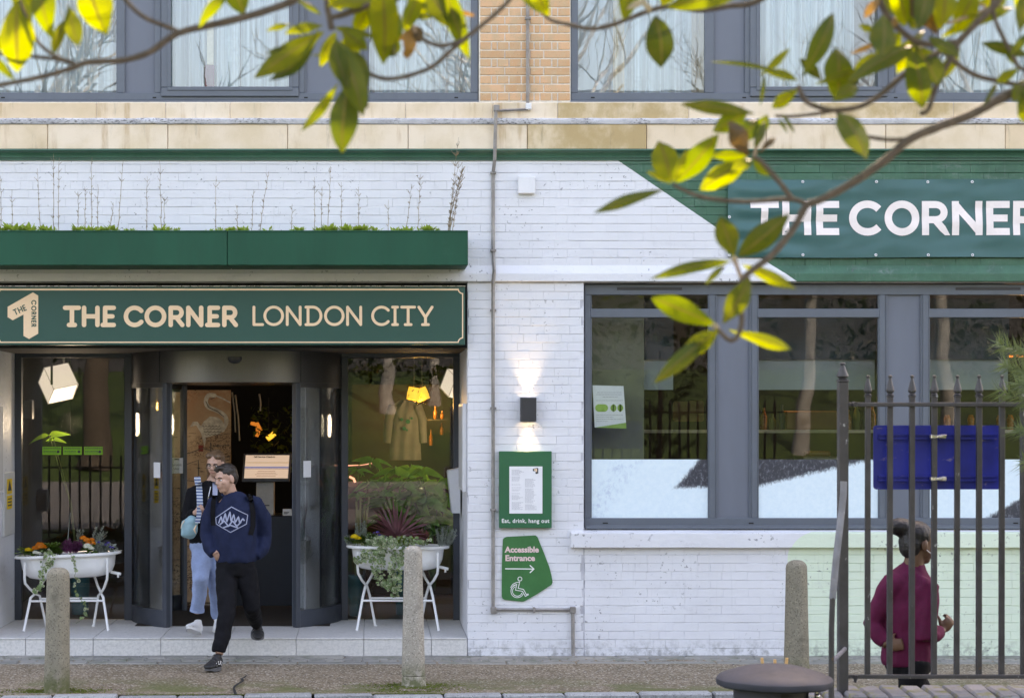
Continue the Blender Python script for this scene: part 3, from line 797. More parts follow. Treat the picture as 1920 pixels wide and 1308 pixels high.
for a0, a1 in ((182, 233), (307, 358), (127, 178), (2, 53)):
    arcwall('curved_pane', DR-.012, DR-.004, ST+.15, zc0-.02, a0, a1, 'glass_door')
    arcwall('bottom_rail', DR-.035, DR+.012, ST, ST+.16, a0, a1, 'frame_dark')
    arcwall('top_rail', DR-.035, DR+.016, zc0-.045, zc0-.001, a0, a1, 'brushed')
    arcwall('curved_leaf', DR-.075, DR-.069, ST+.02, zc0-.02, a0+1, a1-1, 'glass_door')
    for a in (a0, a1):
        ca, sa = math.cos(R(a)), math.sin(R(a)); m2 = MB(); m2.box(-.035, .025, -.026, .026, ST+.002, zc0-.003, .005)
        m2.v = [(DX+ca*(DR+x)-sa*y, DYc+sa*(DR+x)+ca*y, z) for x, y, z in m2.v]; m2.build('post', 'frame_dark', dr)
    e = a1 if a0 in (182, 2) else a0; s_ = 1 if e == a1 else -1
    e2 = e+(-2.2 if e == a1 else 2.2)
    ca, sa = math.cos(R(e2)), math.sin(R(e2)); m2 = MB(); m2.box(-.105, -.055, -.02, .02, ST+.002, zc0-.003, .004)
    m2.v = [(DX+ca*(DR+x)-sa*y, DYc+sa*(DR+x)+ca*y, z) for x, y, z in m2.v]; m2.build('leaf_post', 'frame_grey', dr)
for a in (229, 309):
    ca, sa = math.cos(R(a)), math.sin(R(a)); m2 = MB(); m2.box(.0125, .0145, -.002, .002, zc0, zc1)
    m2.v = [(DX+ca*(DR+x)-sa*y, DYc+sa*(DR+x)+ca*y, z) for x, y, z in m2.v]; m2.build('seam', 'black_void', dr)
m_ = MB(); q = P(440, 671, DYc-DR-.02); m_.ball((q.x, DYc-DR-.012, q.z), .068, 20, 12, (1, .6, .78)); m_.v = [(x, y, min(z, q.z+.012)) for x, y, z in m_.v]
m_.build('motion_sensor', 'lamp_metal', dr, smooth=True)
# stickers on the curved glass
def sticker(nm, ang, r, zc, w_, h_, txt):
    ca, sa = math.cos(R(ang)), math.sin(R(ang)); m2 = MB(); n_ = 6
    da = w_/r/2
    for i in range(n_+1):
        a = R(ang)-da+2*da*i/n_
        for z in (zc-h_/2, zc+h_/2):
            for q in (0, .002): m2.v.append((DX+math.cos(a)*(r+q), DYc+math.sin(a)*(r+q), z))
    for i in range(n_):
        k = i*4; m2.f += [(k, k+1, k+5, k+4), (k+2, k+6, k+7, k+3), (k, k+4, k+6, k+2), (k+1, k+3, k+7, k+5)]
    m2.f += [(0, 2, 3, 1), (n_*4, n_*4+1, n_*4+3, n_*4+2)]
    o = m2.build(nm, 'paper', dr); return o
sticker('sticker', 226.0, DR-.002, PZ(881, .9), .095, .145, '')
sticker('sticker', 314.0, DR-.002, PZ(879, .9), .095, .155, '')
stk_y = 2.36
m_ = MB(); m_.box(PX(319.5, stk_y), PX(343, stk_y), stk_y, stk_y+.004, PZ(887, stk_y), PZ(858, stk_y)); stk = m_.build('sticker', 'paper', dr)
text_part('Automatic\n    door', .036, PX(321.5, stk_y), stk_y-.002, PZ(874, stk_y)+.006, 'lettering', 'print_dark', dr, width=.105, lines=1.1)
m_ = MB(); m_.box(PX(327, stk_y), PX(336, stk_y), stk_y-.002, stk_y-.001, PZ(861.8, stk_y), PZ(859.6, stk_y)); m_.build('printed_mark', 'print_dark', dr)
# cracks and a drain gap in the pavement
def ground_line(pts, wd):
    mb = MB()
    for i, (a, b) in enumerate(pts):
        Y = 2.13*F/(b-783)-17; x = PX(a, Y); w_ = wd*rk.uniform(.5, 1.2); mb.v += [(x-w_, Y, .0135), (x+w_, Y, .0135)]
    mb.f = [(2*i, 2*i+1, 2*i+3, 2*i+2) for i in range(len(pts)-1)]; mb.build('crack', 'black_void', pavement, recalc=False)
ground_line([(470, 1266), (462, 1268), (458, 1272), (453, 1274), (455, 1279), (446, 1284), (441, 1288), (438, 1292), (440, 1298), (442, 1304)], .011)

# ================================================================ THINGS FIXED TO THE FRONT
# fascia sign
SY = -.12
sg = thing('fascia_sign', 'long dark green shop sign with cream letters THE CORNER LONDON CITY over the entrance', 'sign', (PX(435), 0, PZ(647)))
m_ = MB(); m_.box(PX(-26, SY), PX(872, SY), SY, .055, PZ(646.5, SY), PZ(537.5, SY), .006); m_.build('sign_panel', 'sign_green', sg)
m_ = MB(); m_.box(PX(-27, SY), PX(872.5, SY), SY-.008, SY+.05, PZ(537.2, SY), PZ(535.6, SY), .002); m_.build('sign_edge', 'steel', sg)
def sx(p): return PX(p, SY)
def sz(p): return PZ(p, SY)
t = .0105; xl, xr, zt, zb, rc = sx(-9), sx(868.5), sz(541), sz(642.5), .045
bd = MB(); yb = SY-.003
bd.box(xl+rc, xr-rc, yb, SY+.002, zt-t*1.5, zt); bd.box(xl+rc, xr-rc, yb, SY+.002, zb, zb+t)
bd.box(xl, xl+t, yb, SY+.002, zb+rc, zt-rc); bd.box(xr-t, xr, yb, SY+.002, zb+rc, zt-rc)
for cx, cz, a0 in ((xl, zt, -90), (xr, zt, 180), (xr, zb, 90), (xl, zb, 0)):
    pts = [(cx+(rc)*math.cos(R(a0+90*i/10)), cz+(rc)*math.sin(R(a0+90*i/10))) for i in range(11)]
    bd.prism([tuple(p) for p in outline(pts, t, 'butt')], yb-.0005, SY+.002)
bd.build('border', 'cream', sg)
def sign_word(chs, sw, y0, y1):
    for ch, a, b in chs:
        letter(ch, sx(a), sx(b), sz(y1), sz(y0), sw, SY-.005, .006).build('letter', 'cream', sg)
sign_word([('T', 118, 152), ('H', 153.5, 187), ('E', 188.5, 217.5), ('C', 232, 270), ('O', 271, 312), ('R', 316, 346), ('N', 349, 381.5), ('E', 384.5, 413), ('R', 416.5, 446.5)], 8.4/211.5, 572.7, 613.2)
sign_word([('L', 473.5, 495), ('O', 494, 532.5), ('N', 536, 565.5), ('D', 571, 604.5), ('O', 607.6, 646), ('N', 649, 679), ('C', 696, 731.5), ('I', 733.5, 748), ('T', 750.5, 780), ('Y', 782.7, 812.8)], 5.3/211.5, 573, 611)
# corner emblem: a folded 7 with THE CORNER on it
em = [(14.4, 575), (61.9, 548), (71.7, 554), (71.7, 625.4), (54.5, 635.3), (44.2, 629.5), (44.2, 589.5), (24, 600.2), (14.4, 594.5)]
m_ = MB(); m_.prism([(sx(a), sz(b)) for a, b in em], SY-.004, SY+.002); m_.build('emblem', 'cream', sg)
def emb(word, x, y, ang, h, step, sw, shear=0.0):
    a = R(ang); u = 0.0; s_ = 1/211.5
    for ch in word:
        wd = {'T': .66, 'H': .72, 'E': .5, 'C': .95, 'O': 1.0, 'R': .6, 'N': .74}[ch]*h
        def mp(v, u0=u):
            lx, lz = v[0]+u0, v[2]; lz2 = lz+shear*lx
            return (sx(x)+(lx*math.cos(a)-lz*math.sin(a))*1.0, v[1], sz(y)+lx*math.sin(a)+lz*math.cos(a))
        letter(ch, 0, wd*s_, 0, h*s_, sw*s_, SY-.0055, .002, mp, serif=False).build('letter', 'sign_green', sg)
        u += (wd+step)*s_
emb('THE', 28.5, 591.5, 25, 11.5, 1.6, 1.9); emb('CORNER', 58.8, 562.5, -90, 9.6, 1.6, 1.9)

# banner
BY = -.035
simple('banner', (.038, .128, .124), .40, var=.06, scale=2, spec=.4)
bn = thing('banner', 'dark teal vinyl banner with white words THE CORNER and steel eyelets', 'banner', (PX(1750), 0, PZ(482)))
def bwave(x, z):
    u = (x-PX(1365, BY))/1.0; v = (PZ(410, BY)-z)/.36
    q = .016*noise.noise(Vector((x*1.1, z*5.5+x*1.2, 2.0)))+.010*noise.noise(Vector((x*3.1, z*9-x*1.6, 7.0)))
    q += .011*math.sin(z*34+x*1.3)*math.exp(-((u-.25)/.5)**2)
    return q*min(1, max(0, u*9))
nx, nz = 260, 60; m_ = MB(); xa, xb, za, zb = PX(1365, BY), PX(2150, BY), PZ(482.5, BY), PZ(336.5, BY)
for i in range(nx+1):
    for j in range(nz+1):
        x = xa+(xb-xa)*i/nx; z = za+(zb-za)*j/nz; m_.v.append((x, BY-bwave(x, z), z+(.004*math.sin(x*2.7) if j in (0, nz) else 0)))
for i in range(nx):
    for j in range(nz):
        a = i*(nz+1)+j; m_.f.append((a, a+nz+1, a+nz+2, a+1))
m_.build('cloth', 'banner', bn, smooth=True, recalc=False)
for ch, a, b in (('T', 1407, 1460), ('H', 1466.5, 1520.5), ('E', 1530, 1573), ('C', 1591.5, 1656), ('O', 1658.5, 1724), ('R', 1728.5, 1779), ('N', 1785, 1842), ('E', 1849, 1892.5), ('R', 1899, 1950)):
    e = 1.0 if ch in 'CO' else 0
    l = letter(ch, PX(a, BY), PX(b, BY), PZ(441+e, BY), PZ(377-e, BY), (13.2 if ch != 'O' and ch != 'C' else 14)/210.5, 0, .002, cap='butt', serif=False)
    l.v = [(x, y+BY-.004-bwave(x, z), z) for x, y, z in l.v]; l.build('letter', 'pinkish', bn, recalc=False)
for ex, ey in [(a, 341) for a in (1505, 1643, 1740, 1823, 1990, 2090)]+[(a, 478) for a in (1505, 1642, 1740, 1823, 1990, 2090)]+[(1367.5, 407), (1367.5, 478.5)]:
    x, z = PX(ex, BY), PZ(ey, BY); m_ = MB(); n_ = 14; y_ = BY-bwave(x, z)-.006; k = 0
    for rr, yy in ((.0045, y_), (.0075, y_-.003), (.0115, y_-.002), (.0135, y_+.003)):
        for i in range(n_): m_.v.append((x+rr*math.cos(6.2832*i/n_), yy, z+rr*math.sin(6.2832*i/n_)))
    for r_ in range(3):
        for i in range(n_): m_.f.append((r_*n_+i, r_*n_+(i+1) % n_, r_*n_+n_+(i+1) % n_, r_*n_+n_+i))
    m_.build('eyelet', 'plastic_white', bn, recalc=False)

# planter box over the entrance, with weeds
PBY = -.50
pb = thing('planter_box', 'long green metal planter box fixed above the entrance sign, full of weeds', 'planter', (PX(420), 0, PZ(497)))
for a, b in ((-170, 425.6), (426.6, 877.5)):
    m_ = MB(); m_.box(PX(a, PBY), PX(b, PBY), PBY, -.012, PZ(497, PBY), PZ(433, PBY), .004)
    m_.build('planter_trough', 'planter_green', pb)
    m_ = MB(); m_.box(PX(a, PBY)+.001, PX(b, PBY)-.001, PBY-.006, PBY+.02, PZ(435, PBY), PZ(432, PBY), .002); m_.build('planter_rim', 'planter_green', pb)
for a in (131, 264, 400, 450, 584, 718, 800):
    m_ = MB(); m_.box(PX(a, PBY), PX(a+12, PBY), PBY-.004, PBY+.004, PZ(496, PBY), PZ(491, PBY), .001); m_.build('drain_tab', 'planter_green', pb)
simple('soil', (.05, .038, .026), .95, var=.3, scale=30, bump=.8)
m_ = MB(); m_.box(PX(-170, PBY)+.01, PX(877, PBY)-.01, PBY+.01, -.02, PZ(434.6, PBY), PZ(434, PBY)); m_.build('soil', 'soil', pb)
def leafmat(name, col, back=None, trans=.35, rough=.45, var=.3):
    n = NT(name); p = n.pos(); r = n.rnd()
    c = n.mix(n.ramp(n.noise(p, 13, 4), .3, .7), tuple(v*(1-var) for v in col), tuple(min(1, v*(1+var)) for v in col))
    n.set(Base_Color=c, Roughness=rough)
    if trans:
        tl = n.n('ShaderNodeBsdfTranslucent'); n.put(tl.inputs[0], back or tuple(min(1, v*1.8) for v in col))
        mx = n.n('ShaderNodeMixShader'); mx.inputs[0].default_value = trans
        n.t.links.new(n.b.outputs[0], mx.inputs[1]); n.t.links.new(tl.outputs[0], mx.inputs[2]); n.t.links.new(mx.outputs[0], n.out.inputs[0])
    M[name] = n.m
leafmat('weed_green', (.28, .40, .07), (.5, .65, .1)); leafmat('weed_dry', (.30, .23, .15), trans=.1)
rw = random.Random(8)
def clump(mb, x, y, z, r, n, L, up=.6, wd=.25):
    for _ in range(n):
        a = rw.uniform(0, 6.283); el = rw.uniform(.1, 1.3)*up+rw.uniform(0, .5); l = L*rw.uniform(.5, 1.2); rr = r*math.sqrt(rw.random())
        d = Vector((math.cos(a)*math.cos(el), math.sin(a)*math.cos(el), math.sin(el))); b = Vector((x+math.cos(a)*rr, y+math.sin(a)*rr, z+rw.uniform(0, r*.6)))
        s_ = d.cross(Vector((0, 0, 1))); s_ = s_.normalized()*l*wd if s_.length > .01 else Vector((l*wd, 0, 0))
        mb.add([b, b+d*l*.5+s_, b+d*l, b+d*l*.5-s_], [(0, 1, 2, 3)])
m_ = MB()
for px_, n_, h in [(x+rw.uniform(-8, 8), rw.choice((14, 24, 36)), rw.uniform(.03, .075)) for x in list(range(-20, 250, 9))+list(range(290, 340, 14))+list(range(372, 505, 7))+list(range(545, 700, 8))+list(range(735, 820, 12))]:
    if noise.noise(Vector((px_*.02, 1, 1))) < -.12: continue
    clump(m_, PX(px_, -.42), rw.uniform(-.47, -.36), PZ(433, PBY)-.004, .03, n_, h)
clump(m_, PX(26, -.45), -.46, PZ(433, PBY)-.004, .03, 26, .10, .5)
tag(m_.build('low_weeds', 'weed_green', recalc=False), 'low fresh green weeds filling the top of the long planter box', 'weeds', kind='stuff')
def weed(px, top, lean=0.0, full=.5, label=None, multi=1, wide=0.0):
    y = rw.uniform(-.44, -.3); mb = MB(); base = Vector((PX(px, y), y, PZ(433, PBY)-.01))
    for q in range(multi):
        H = PZ(top, y)-base.z; H *= 1 if q == 0 else rw.uniform(.6, .97); lx = lean/210+rw.uniform(-.5, 1)*wide
        b = base+Vector((rw.uniform(-1, 1)*.03*(q > 0), rw.uniform(-.02, .02), 0)); n_ = 10; path = []
        for i in range(n_+1):
            t = i/n_; path.append(b+Vector((lx*t**1.3+rw.uniform(-.004, .004), rw.uniform(-.004, .004), H*t)))
        mb.tube(path, [.0042-.0026*i/n_ for i in range(n_+1)], 4)
        for i in range(int(24*full*H/.5)+6):
            t = rw.uniform(.12, 1); p = path[min(n_, int(t*n_))]; a = rw.uniform(0, 6.28); l = rw.uniform(.010, .03)*(1.6 if t > .72 else .8)*(1+wide*3)
            d = Vector((math.cos(a)*.7, math.sin(a)*.7, .8))*l
            mb.tube([p, p+d*.6, p+d], [.0018, .0022, .001], 3, cap=False)
            if rw.random() < .6: clump(mb, (p+d).x, (p+d).y, (p+d).z, .003, 3, .012, wd=.3)
    o = mb.build('dry_weed', 'weed_dry', recalc=False)
    if label: tag(o, label, 'weed', 'dry weeds in the planter box')
    else: tag(o, 'thin dry brown weed stalk standing up from the long green planter box', 'weed', 'thin dry weed stalks in the planter box')
ORD = 'first second third fourth fifth sixth seventh eighth ninth tenth eleventh twelfth thirteenth fourteenth fifteenth sixteenth seventeenth eighteenth nineteenth twentieth twenty-first twenty-second twenty-third twenty-fourth twenty-fifth twenty-sixth'.split(); WN = 0
for a in [(2, 330), (22, 355), (75, 316, -5), (100, 288), (110, 296, 1), (146, 360), (160, 350), (172, 295, 1), (183, 345), (207, 380, 6), (222, 300, 10), (275, 330), (303, 300, -3), (308, 370), (405, 330), (445, 385), (472, 355, 3), (547, 382), (590, 332), (602, 350, 2), (615, 312, 5), (640, 342), (672, 350, 1), (728, 375)]:
    WN += 1; hgt = 'very tall' if a[1] < 310 else 'tall' if a[1] < 335 else 'middling' if a[1] < 358 else 'short'
    weed(*a, label=hgt+' thin dry weed stalk, %s from the left in the green planter box' % ORD[WN-1])
weed(488, 322, 16, .8, 'leaning dry weed stalk with seed head right of the planter box joint')
weed(762, 345, 10, .7, 'pale dry weed stalk tilting right, third from the planter box right end', wide=.02)
weed(784, 326, 5, .9, 'straight dry weed with forked head, second from the planter box right end', wide=.02)
weed(843, 258, 22, 1.5, 'tallest bushy dry weed at the right end of the planter box', 6, .07)
# junction box on the wall
m_ = MB(); m_.box(PX(970.5), PX(1003), -.05, -.003, PZ(364), PZ(332), .006); tag(m_.build('junction_box', 'plastic_white'), 'small square white cover box on the white brick wall right of the pipe', 'box')

# conduit
cp = thing('conduit_pipe', 'thin grey conduit pipe running down the white brick pier with bends and clips', 'pipe', (PX(925), 0, 0))
def pipe(pts, w_, nm='pipe', d=.03):
    for (p, q) in zip(pts, pts[1:]):
        m_ = MB(); m_.tube([Vector(p), Vector(q)], (w_/2*1.2, w_/2*1.2), 4, side=(1, -.0001, 1) if False else (1, -1, 0) if abs(p[0]-q[0]) < .2 else (0, -1, 1)); m_.build(nm, 'conduit', cp)
wv = .026; 
def q_(px, py, y): return (PX(px, y), y, PZ(py, y))
yo = -.025
pipe([q_(989.5, -120, yo), q_(989.5, 205, yo)], wv); pipe([q_(990, 205, yo-.035), q_(929, 208, yo-.035)], .018)
pipe([q_(930, 206, yo-.06), q_(927.5, 300, yo-.055)], wv); pipe([q_(927.5, 300, yo-.055), q_(924.5, 325, yo)], wv)
pipe([q_(924.5, 325, yo), q_(924.5, 470, yo)], wv); pipe([q_(924.5, 470, yo), q_(926.5, 508, yo-.042)], wv); pipe([q_(926.5, 508, yo-.042), q_(924.5, 532, yo-.03)], wv)
pipe([q_(924.5, 530, yo-.02), q_(924.5, 1144, yo)], wv); pipe([q_(922, 1142, yo), q_(1075, 1142.5, yo)], .024); pipe([q_(1074, 1142, yo), q_(1074.5, 1226, yo)], wv); pipe([q_(1074.5, 1224, yo), q_(1076.5, 1234, yo-.02)], wv)
for px_, py in ((989.5, 36), (924.5, 325), (924.5, 470), (924.5, 582), (924.5, 765), (924.5, 955)):
    m_ = MB(); m_.box(PX(px_-5.5), PX(px_+5.5), yo-.019, -.001, PZ(py+2.2), PZ(py-2.2), .003); m_.build('pipe_clip', 'conduit', cp)
m_ = MB(); m_.box(PX(1001-2.2), PX(1001+2.2), yo-.018, -.001, PZ(1147), PZ(1137), .003); m_.build('pipe_clip', 'conduit', cp)
for px_, py, mt, y_ in ((990, 202, 'plastic_white', yo-.03), (930, 206, 'conduit', yo-.05), (925, 1142.5, 'conduit', yo), (1073.5, 1142, 'conduit', yo)):
    m_ = MB(); m_.box(PX(px_-5.5), PX(px_+5.5), y_-.024, y_+.022, PZ(py+6), PZ(py-6), .006); m_.build('elbow', mt, cp)

# up and down wall light
wlt = thing('wall_light', 'square dark grey up and down wall light glowing on the white brick pier', 'wall light', (PX(991), 0, PZ(789)))
x0, x1, z0, z1 = PX(976.5, -.1), PX(1005.5, -.1), PZ(789.5, -.1), PZ(745, -.1)
m_ = MB()
m_.box(x0, x1, -.115, -.108, z0, z1, .002); m_.box(x0, x0+.006, -.108, -.012, z0, z1, 0); m_.box(x1-.006, x1, -.108, -.012, z0, z1, 0); m_.box(x0, x1, -.012, -.004, z0, z1, 0)
m_.box(x0+.006, x1-.006, -.108, -.012, z0+.05, z1-.05); m_.build('housing', 'lamp_metal', wlt)
emit('lamp_lens', (1, .86, .62), 8)
for nm, z, d in (('lens', z1-.05, 1), ('lens', z0+.05, -1)):
    m_ = MB(); m_.lathe([(.02, z), (.02, z+d*.006), (0.0001, z+d*.006)], (x0+x1)/2, -.06, 16); m_.build(nm, 'lamp_lens', wlt)
    l = bpy.data.lights.new('beam', 'SPOT'); l.energy = 2.6 if d > 0 else 1.7; l.color = (1, .86, .62); l.spot_size = R(64); l.spot_blend = .9; l.shadow_soft_size = .012
    lo = bpy.data.objects.new('beam', l); C.objects.link(lo); lo.parent = wlt; lo.location = Vector(((x0+x1)/2, -.06, z+d*.012))-ORG[wlt.name]; lo.rotation_euler = (R(180) if d > 0 else 0, 0, 0)

# menu case
mc = thing('menu_case', 'dark green menu case with a white menu sheet and words Eat, drink, hang out', 'sign', (PX(985), 0, PZ(990)))
MY = -.055
m_ = MB(); m_.box(PX(936, MY), PX(1034.5, MY), MY, -.004, PZ(989.5, MY), PZ(845.5, MY), .004); m_.build('case', 'board_green', mc)
m_ = MB(); m_.box(PX(955, MY), PX(1017, MY), MY-.003, MY+.001, PZ(962, MY), PZ(874, MY)); m_.build('menu_sheet', 'paper', mc)
m_ = MB(); rl = random.Random(4)
for col, y0, y1 in ((959.5, 880, 958), (984.5, 897, 956)):
    y = y0
    while y < y1:
        if rl.random() < .82:
            x = col
            while x < col+rl.uniform(11, 22):
                w_ = rl.uniform(1.2, 3.4); m_.box(PX(x, MY), PX(x+w_, MY), MY-.0036, MY-.0029, PZ(y+.75, MY), PZ(y, MY)); x += w_+.6
        y += 1.85
m_.build('small_print', 'print_grey', mc)
for dx, dy, mt, yy in ((0, 0, 'print_dark', -.0042),):
    m7 = [(999, 878.5), (1007.5, 876.5), (1009.2, 877.5), (1009.2, 887), (1005.6, 888), (1004, 887.2), (1004, 882), (1000.5, 883), (999, 882)]
    m_ = MB(); m_.prism([(PX(a, MY), PZ(b, MY)) for a, b in m7], MY+yy, MY-.002); m_.build('emblem', mt, mc)
    m_ = MB(); m_.prism([(PX(1004+(a-1004)*.55, MY), PZ(882+(b-882)*.55-1.0, MY)) for a, b in m7], MY-.005, MY-.004); m_.build('emblem', 'cream', mc)
text_part('Eat, drink, hang out', .050, PX(940.5, MY), MY-.002, PZ(979.3, MY), 'lettering', 'print_white', mc, width=PX(1029.5, MY)-PX(940.5, MY), bold=.0012, spacing=1.12)
# accessible entrance sign
AY = -.012
ac = thing('accessible_sign', 'irregular green sign reading Accessible Entrance with an arrow and a wheelchair symbol', 'sign', (PX(985), 0, PZ(1127)))
ol = [(943, 1010.5), (946.5, 1006.8), (951, 1005.6), (1004, 1003), (1007.5, 1005.5), (1020, 1036), (1030, 1062), (1034.5, 1080), (1036, 1091), (1034, 1095.5), (1008, 1112.5), (984, 1126.2), (980, 1127.2), (946.5, 1123.8), (942, 1121.5), (940.8, 1117), (941, 1060)]
m_ = MB(); m_.prism([(PX(a, AY), PZ(b, AY)) for a, b in ol], AY, .004); m_.build('sign_plate', 'access_green', ac)
for i, (tx, yb, w_) in enumerate((('Accessible', 1034.6, 64), ('Entrance', 1050.5, 55.5))):
    text_part(tx, .072, PX(947, AY), AY-.002, PZ(yb, AY), 'lettering', 'print_pink', ac, width=w_/210, bold=.0026)
def line_sign(pts, w_, nm='symbol', smooth=False):
    m_ = MB(); yy = AY-.002-.0003*len(pts) % .001
    for i, (a, b) in enumerate(zip(pts, pts[1:])):
        m_.prism([tuple(p) for p in outline([(PX(a[0], AY), PZ(a[1], AY)), (PX(b[0], AY), PZ(b[1], AY))], w_/210, 'round', 5)], yy-.0002*(i % 3), AY+.001)
    m_.build(nm, 'print_white', ac)
line_sign([(948, 1065.5), (1000, 1066)], 2.0, 'arrow'); line_sign([(994, 1059.5), (1001, 1066), (994, 1072.5)], 2.0, 'arrow')
def curve_sign(pts, w_):
    m_ = MB(); m_.prism([tuple(p) for p in outline([(PX(a, AY), PZ(b, AY)) for a, b in pts], w_/210, 'round', 4)], AY-.0025, AY+.001); m_.build('symbol', 'print_white', ac)
hd = [(974.8+3.7*math.cos(i*.2618), 1084.5+3.7*math.sin(i*.2618)) for i in range(24)]; curve_sign(hd, 1.3)
arc_ = [(970+12*math.cos(R(a)), 1107.5+12*math.sin(R(a))) for a in range(28, 262, 9)]; curve_sign(arc_, 1.2)
arc_ = [(970+9.2*math.cos(R(a)), 1107.5+9.2*math.sin(R(a))) for a in range(20, 250, 9)]; curve_sign(arc_, 1.2)
line_sign([(957.5, 1100.5), (961.5, 1094.5), (967.5, 1091.5), (974.5, 1090)], 1.3); line_sign([(974.5, 1090), (971.5, 1102), (981.5, 1104), (987, 1114), (990, 1112.5)], 1.3)
line_sign([(959, 1102), (963.5, 1096.5), (969, 1094.5), (966.5, 1105.5), (979.5, 1107.5), (985, 1117), (991, 1114)], 1.3)

# notices and boxes on the two reveals of the entrance
xr_ = PX(877)-.004
def rev_box(nm, mat, right, Ya, Yb, py0, py1, th, lab, cat, ref):
    m_ = MB(); x = xr_ if right else PX(-33)+.004
    x0_, x1_ = (x-th, x-.001) if right else (x+.001, x+th)
    m_.box(x0_, x1_, Ya, Yb, PZ(py1, ref), PZ(py0, ref), .003); o = m_.build(nm, mat); return tag(o, lab, cat) if lab else o
nb = thing('framed_notice', 'tall white framed notice on the side wall right of the entrance', 'notice', (xr_, .5, PZ(920, .5)))
m_ = MB(); m_.box(xr_-.035, xr_-.001, .14, .95, PZ(921, .2), PZ(756, .2), .004); m_.build('frame', 'plastic_white', nb)
m_ = MB(); m_.box(xr_-.037, xr_-.034, .18, .91, PZ(916, .2), PZ(761, .2)); m_.build('sheet', 'grey_paper', nb)
m_ = MB(); m_.prism([(xr_-.02, PZ(962, .9)), (xr_-.095, PZ(962, .9)), (xr_-.135, PZ(886, .9)), (xr_-.13, PZ(882, .9)), (xr_-.02, PZ(878, .9))], .95, 1.30)
simple('post_box', (.56, .57, .60), .4, var=.05)
tag(m_.build('post_box', 'post_box'), 'grey metal post box sticking out of the side wall right of the entrance', 'post box')
xl_ = PX(-33)+.004
nb = thing('framed_notice', 'tall white framed notice board on the side wall left of the entrance', 'notice', (xl_, .6, PZ(925, .5)))
m_ = MB(); m_.box(xl_+.001, xl_+.03, .18, .82, PZ(923, .8), PZ(757, .8), .004); m_.build('frame', 'plastic_white', nb)
m_ = MB(); m_.box(xl_+.029, xl_+.032, .23, .77, PZ(918, .8), PZ(762, .8)); m_.build('sheet', 'grey_paper', nb)
simple('meter', (.58, .58, .57), .5, var=.05)
rev_box('meter_cupboard', 'meter', False, .88, 1.40, 885, 1003, .022, 'pale grey meter cupboard low on the side wall left of the entrance', 'cupboard', 1.1)
simple('warn_yellow', (.80, .52, .02), .5, var=.05)
ws = thing('warning_sign', 'small yellow warning sticker on the pale meter cupboard left of the entrance', 'sticker', (xl_+.023, 1.1, PZ(953, 1.1)))
m_ = MB(); m_.box(xl_+.0235, xl_+.0255, 1.0, 1.25, PZ(925, 1.15), PZ(897, 1.15)); m_.box(xl_+.0235, xl_+.0255, 1.0, 1.25, PZ(953, 1.15), PZ(928, 1.15)); m_.build('plate', 'warn_yellow', ws)
m_ = MB(); m_.add([(xl_+.0262, 1.03, PZ(919, 1.15)), (xl_+.0262, 1.22, PZ(919, 1.15)), (xl_+.0262, 1.12, PZ(899, 1.15))], [(0, 1, 2)])
for i in range(3): m_.add([(xl_+.0262, 1.03, PZ(933+i*6, 1.15)), (xl_+.0262, 1.22, PZ(933+i*6, 1.15)), (xl_+.0262, 1.22, PZ(935.5+i*6, 1.15)), (xl_+.0262, 1.03, PZ(935.5+i*6, 1.15))], [(0, 1, 2, 3)])
m_.build('printed_mark', 'print_dark', ws)
m_ = MB(); m_.tube([(xl_+.001, .26, PZ(960, .26)), (xl_+.10, .26, PZ(960, .26))], [.12, .115], 20, cap=True); o = m_.build('round_lamp', 'plastic_white', smooth=True)
tag(o, 'round white bulkhead lamp low on the side wall at the left picture edge', 'lamp')
# green hygiene stickers inside the left pane
simple('lime', (.20, .52, .02), .5, var=.08)
for i, (a, lab) in enumerate(((79.5, 'leftmost of three lime green stickers on the left entrance pane'), (118.5, 'middle one of three lime green stickers on the left entrance pane'), (157.5, 'rightmost of three lime green stickers on the left entrance pane'))):
    y = GY-.003; t_ = thing('window_sticker', lab, 'sticker', (PX(a, y), y, PZ(852, y)), 'lime green window stickers')
    m_ = MB(); m_.box(PX(a, y), PX(a+35, y), y, y+.0015, PZ(852, y), PZ(837, y)); m_.build('sheet', 'lime', t_)
    m_ = MB(); rr = random.Random(i)
    for r_, (yy, hh) in enumerate(((838.5, 1.0), (840.4, 1.0), (845, 1.6), (848, .8))):
        x = a+2
        while x < a+(32 if r_ < 2 else 24):
            w_ = rr.uniform(1.5, 4); m_.box(PX(x, y), PX(x+w_, y), y-.001, y-.0003, PZ(yy+hh, y), PZ(yy, y)); x += w_+.7
    m_.lathe([(.014, y-.001), (.014, y-.0004), (0.0001, y-.0006)], 0, 0, 12); k = len(m_.v)
    m_.v[-36:] = [(PX(a+29.5, y)+v[0], v[2], PZ(846.5, y)+v[1]) for v in m_.v[-36:]]
    m_.build('printed_mark', 'print_dark', t_)
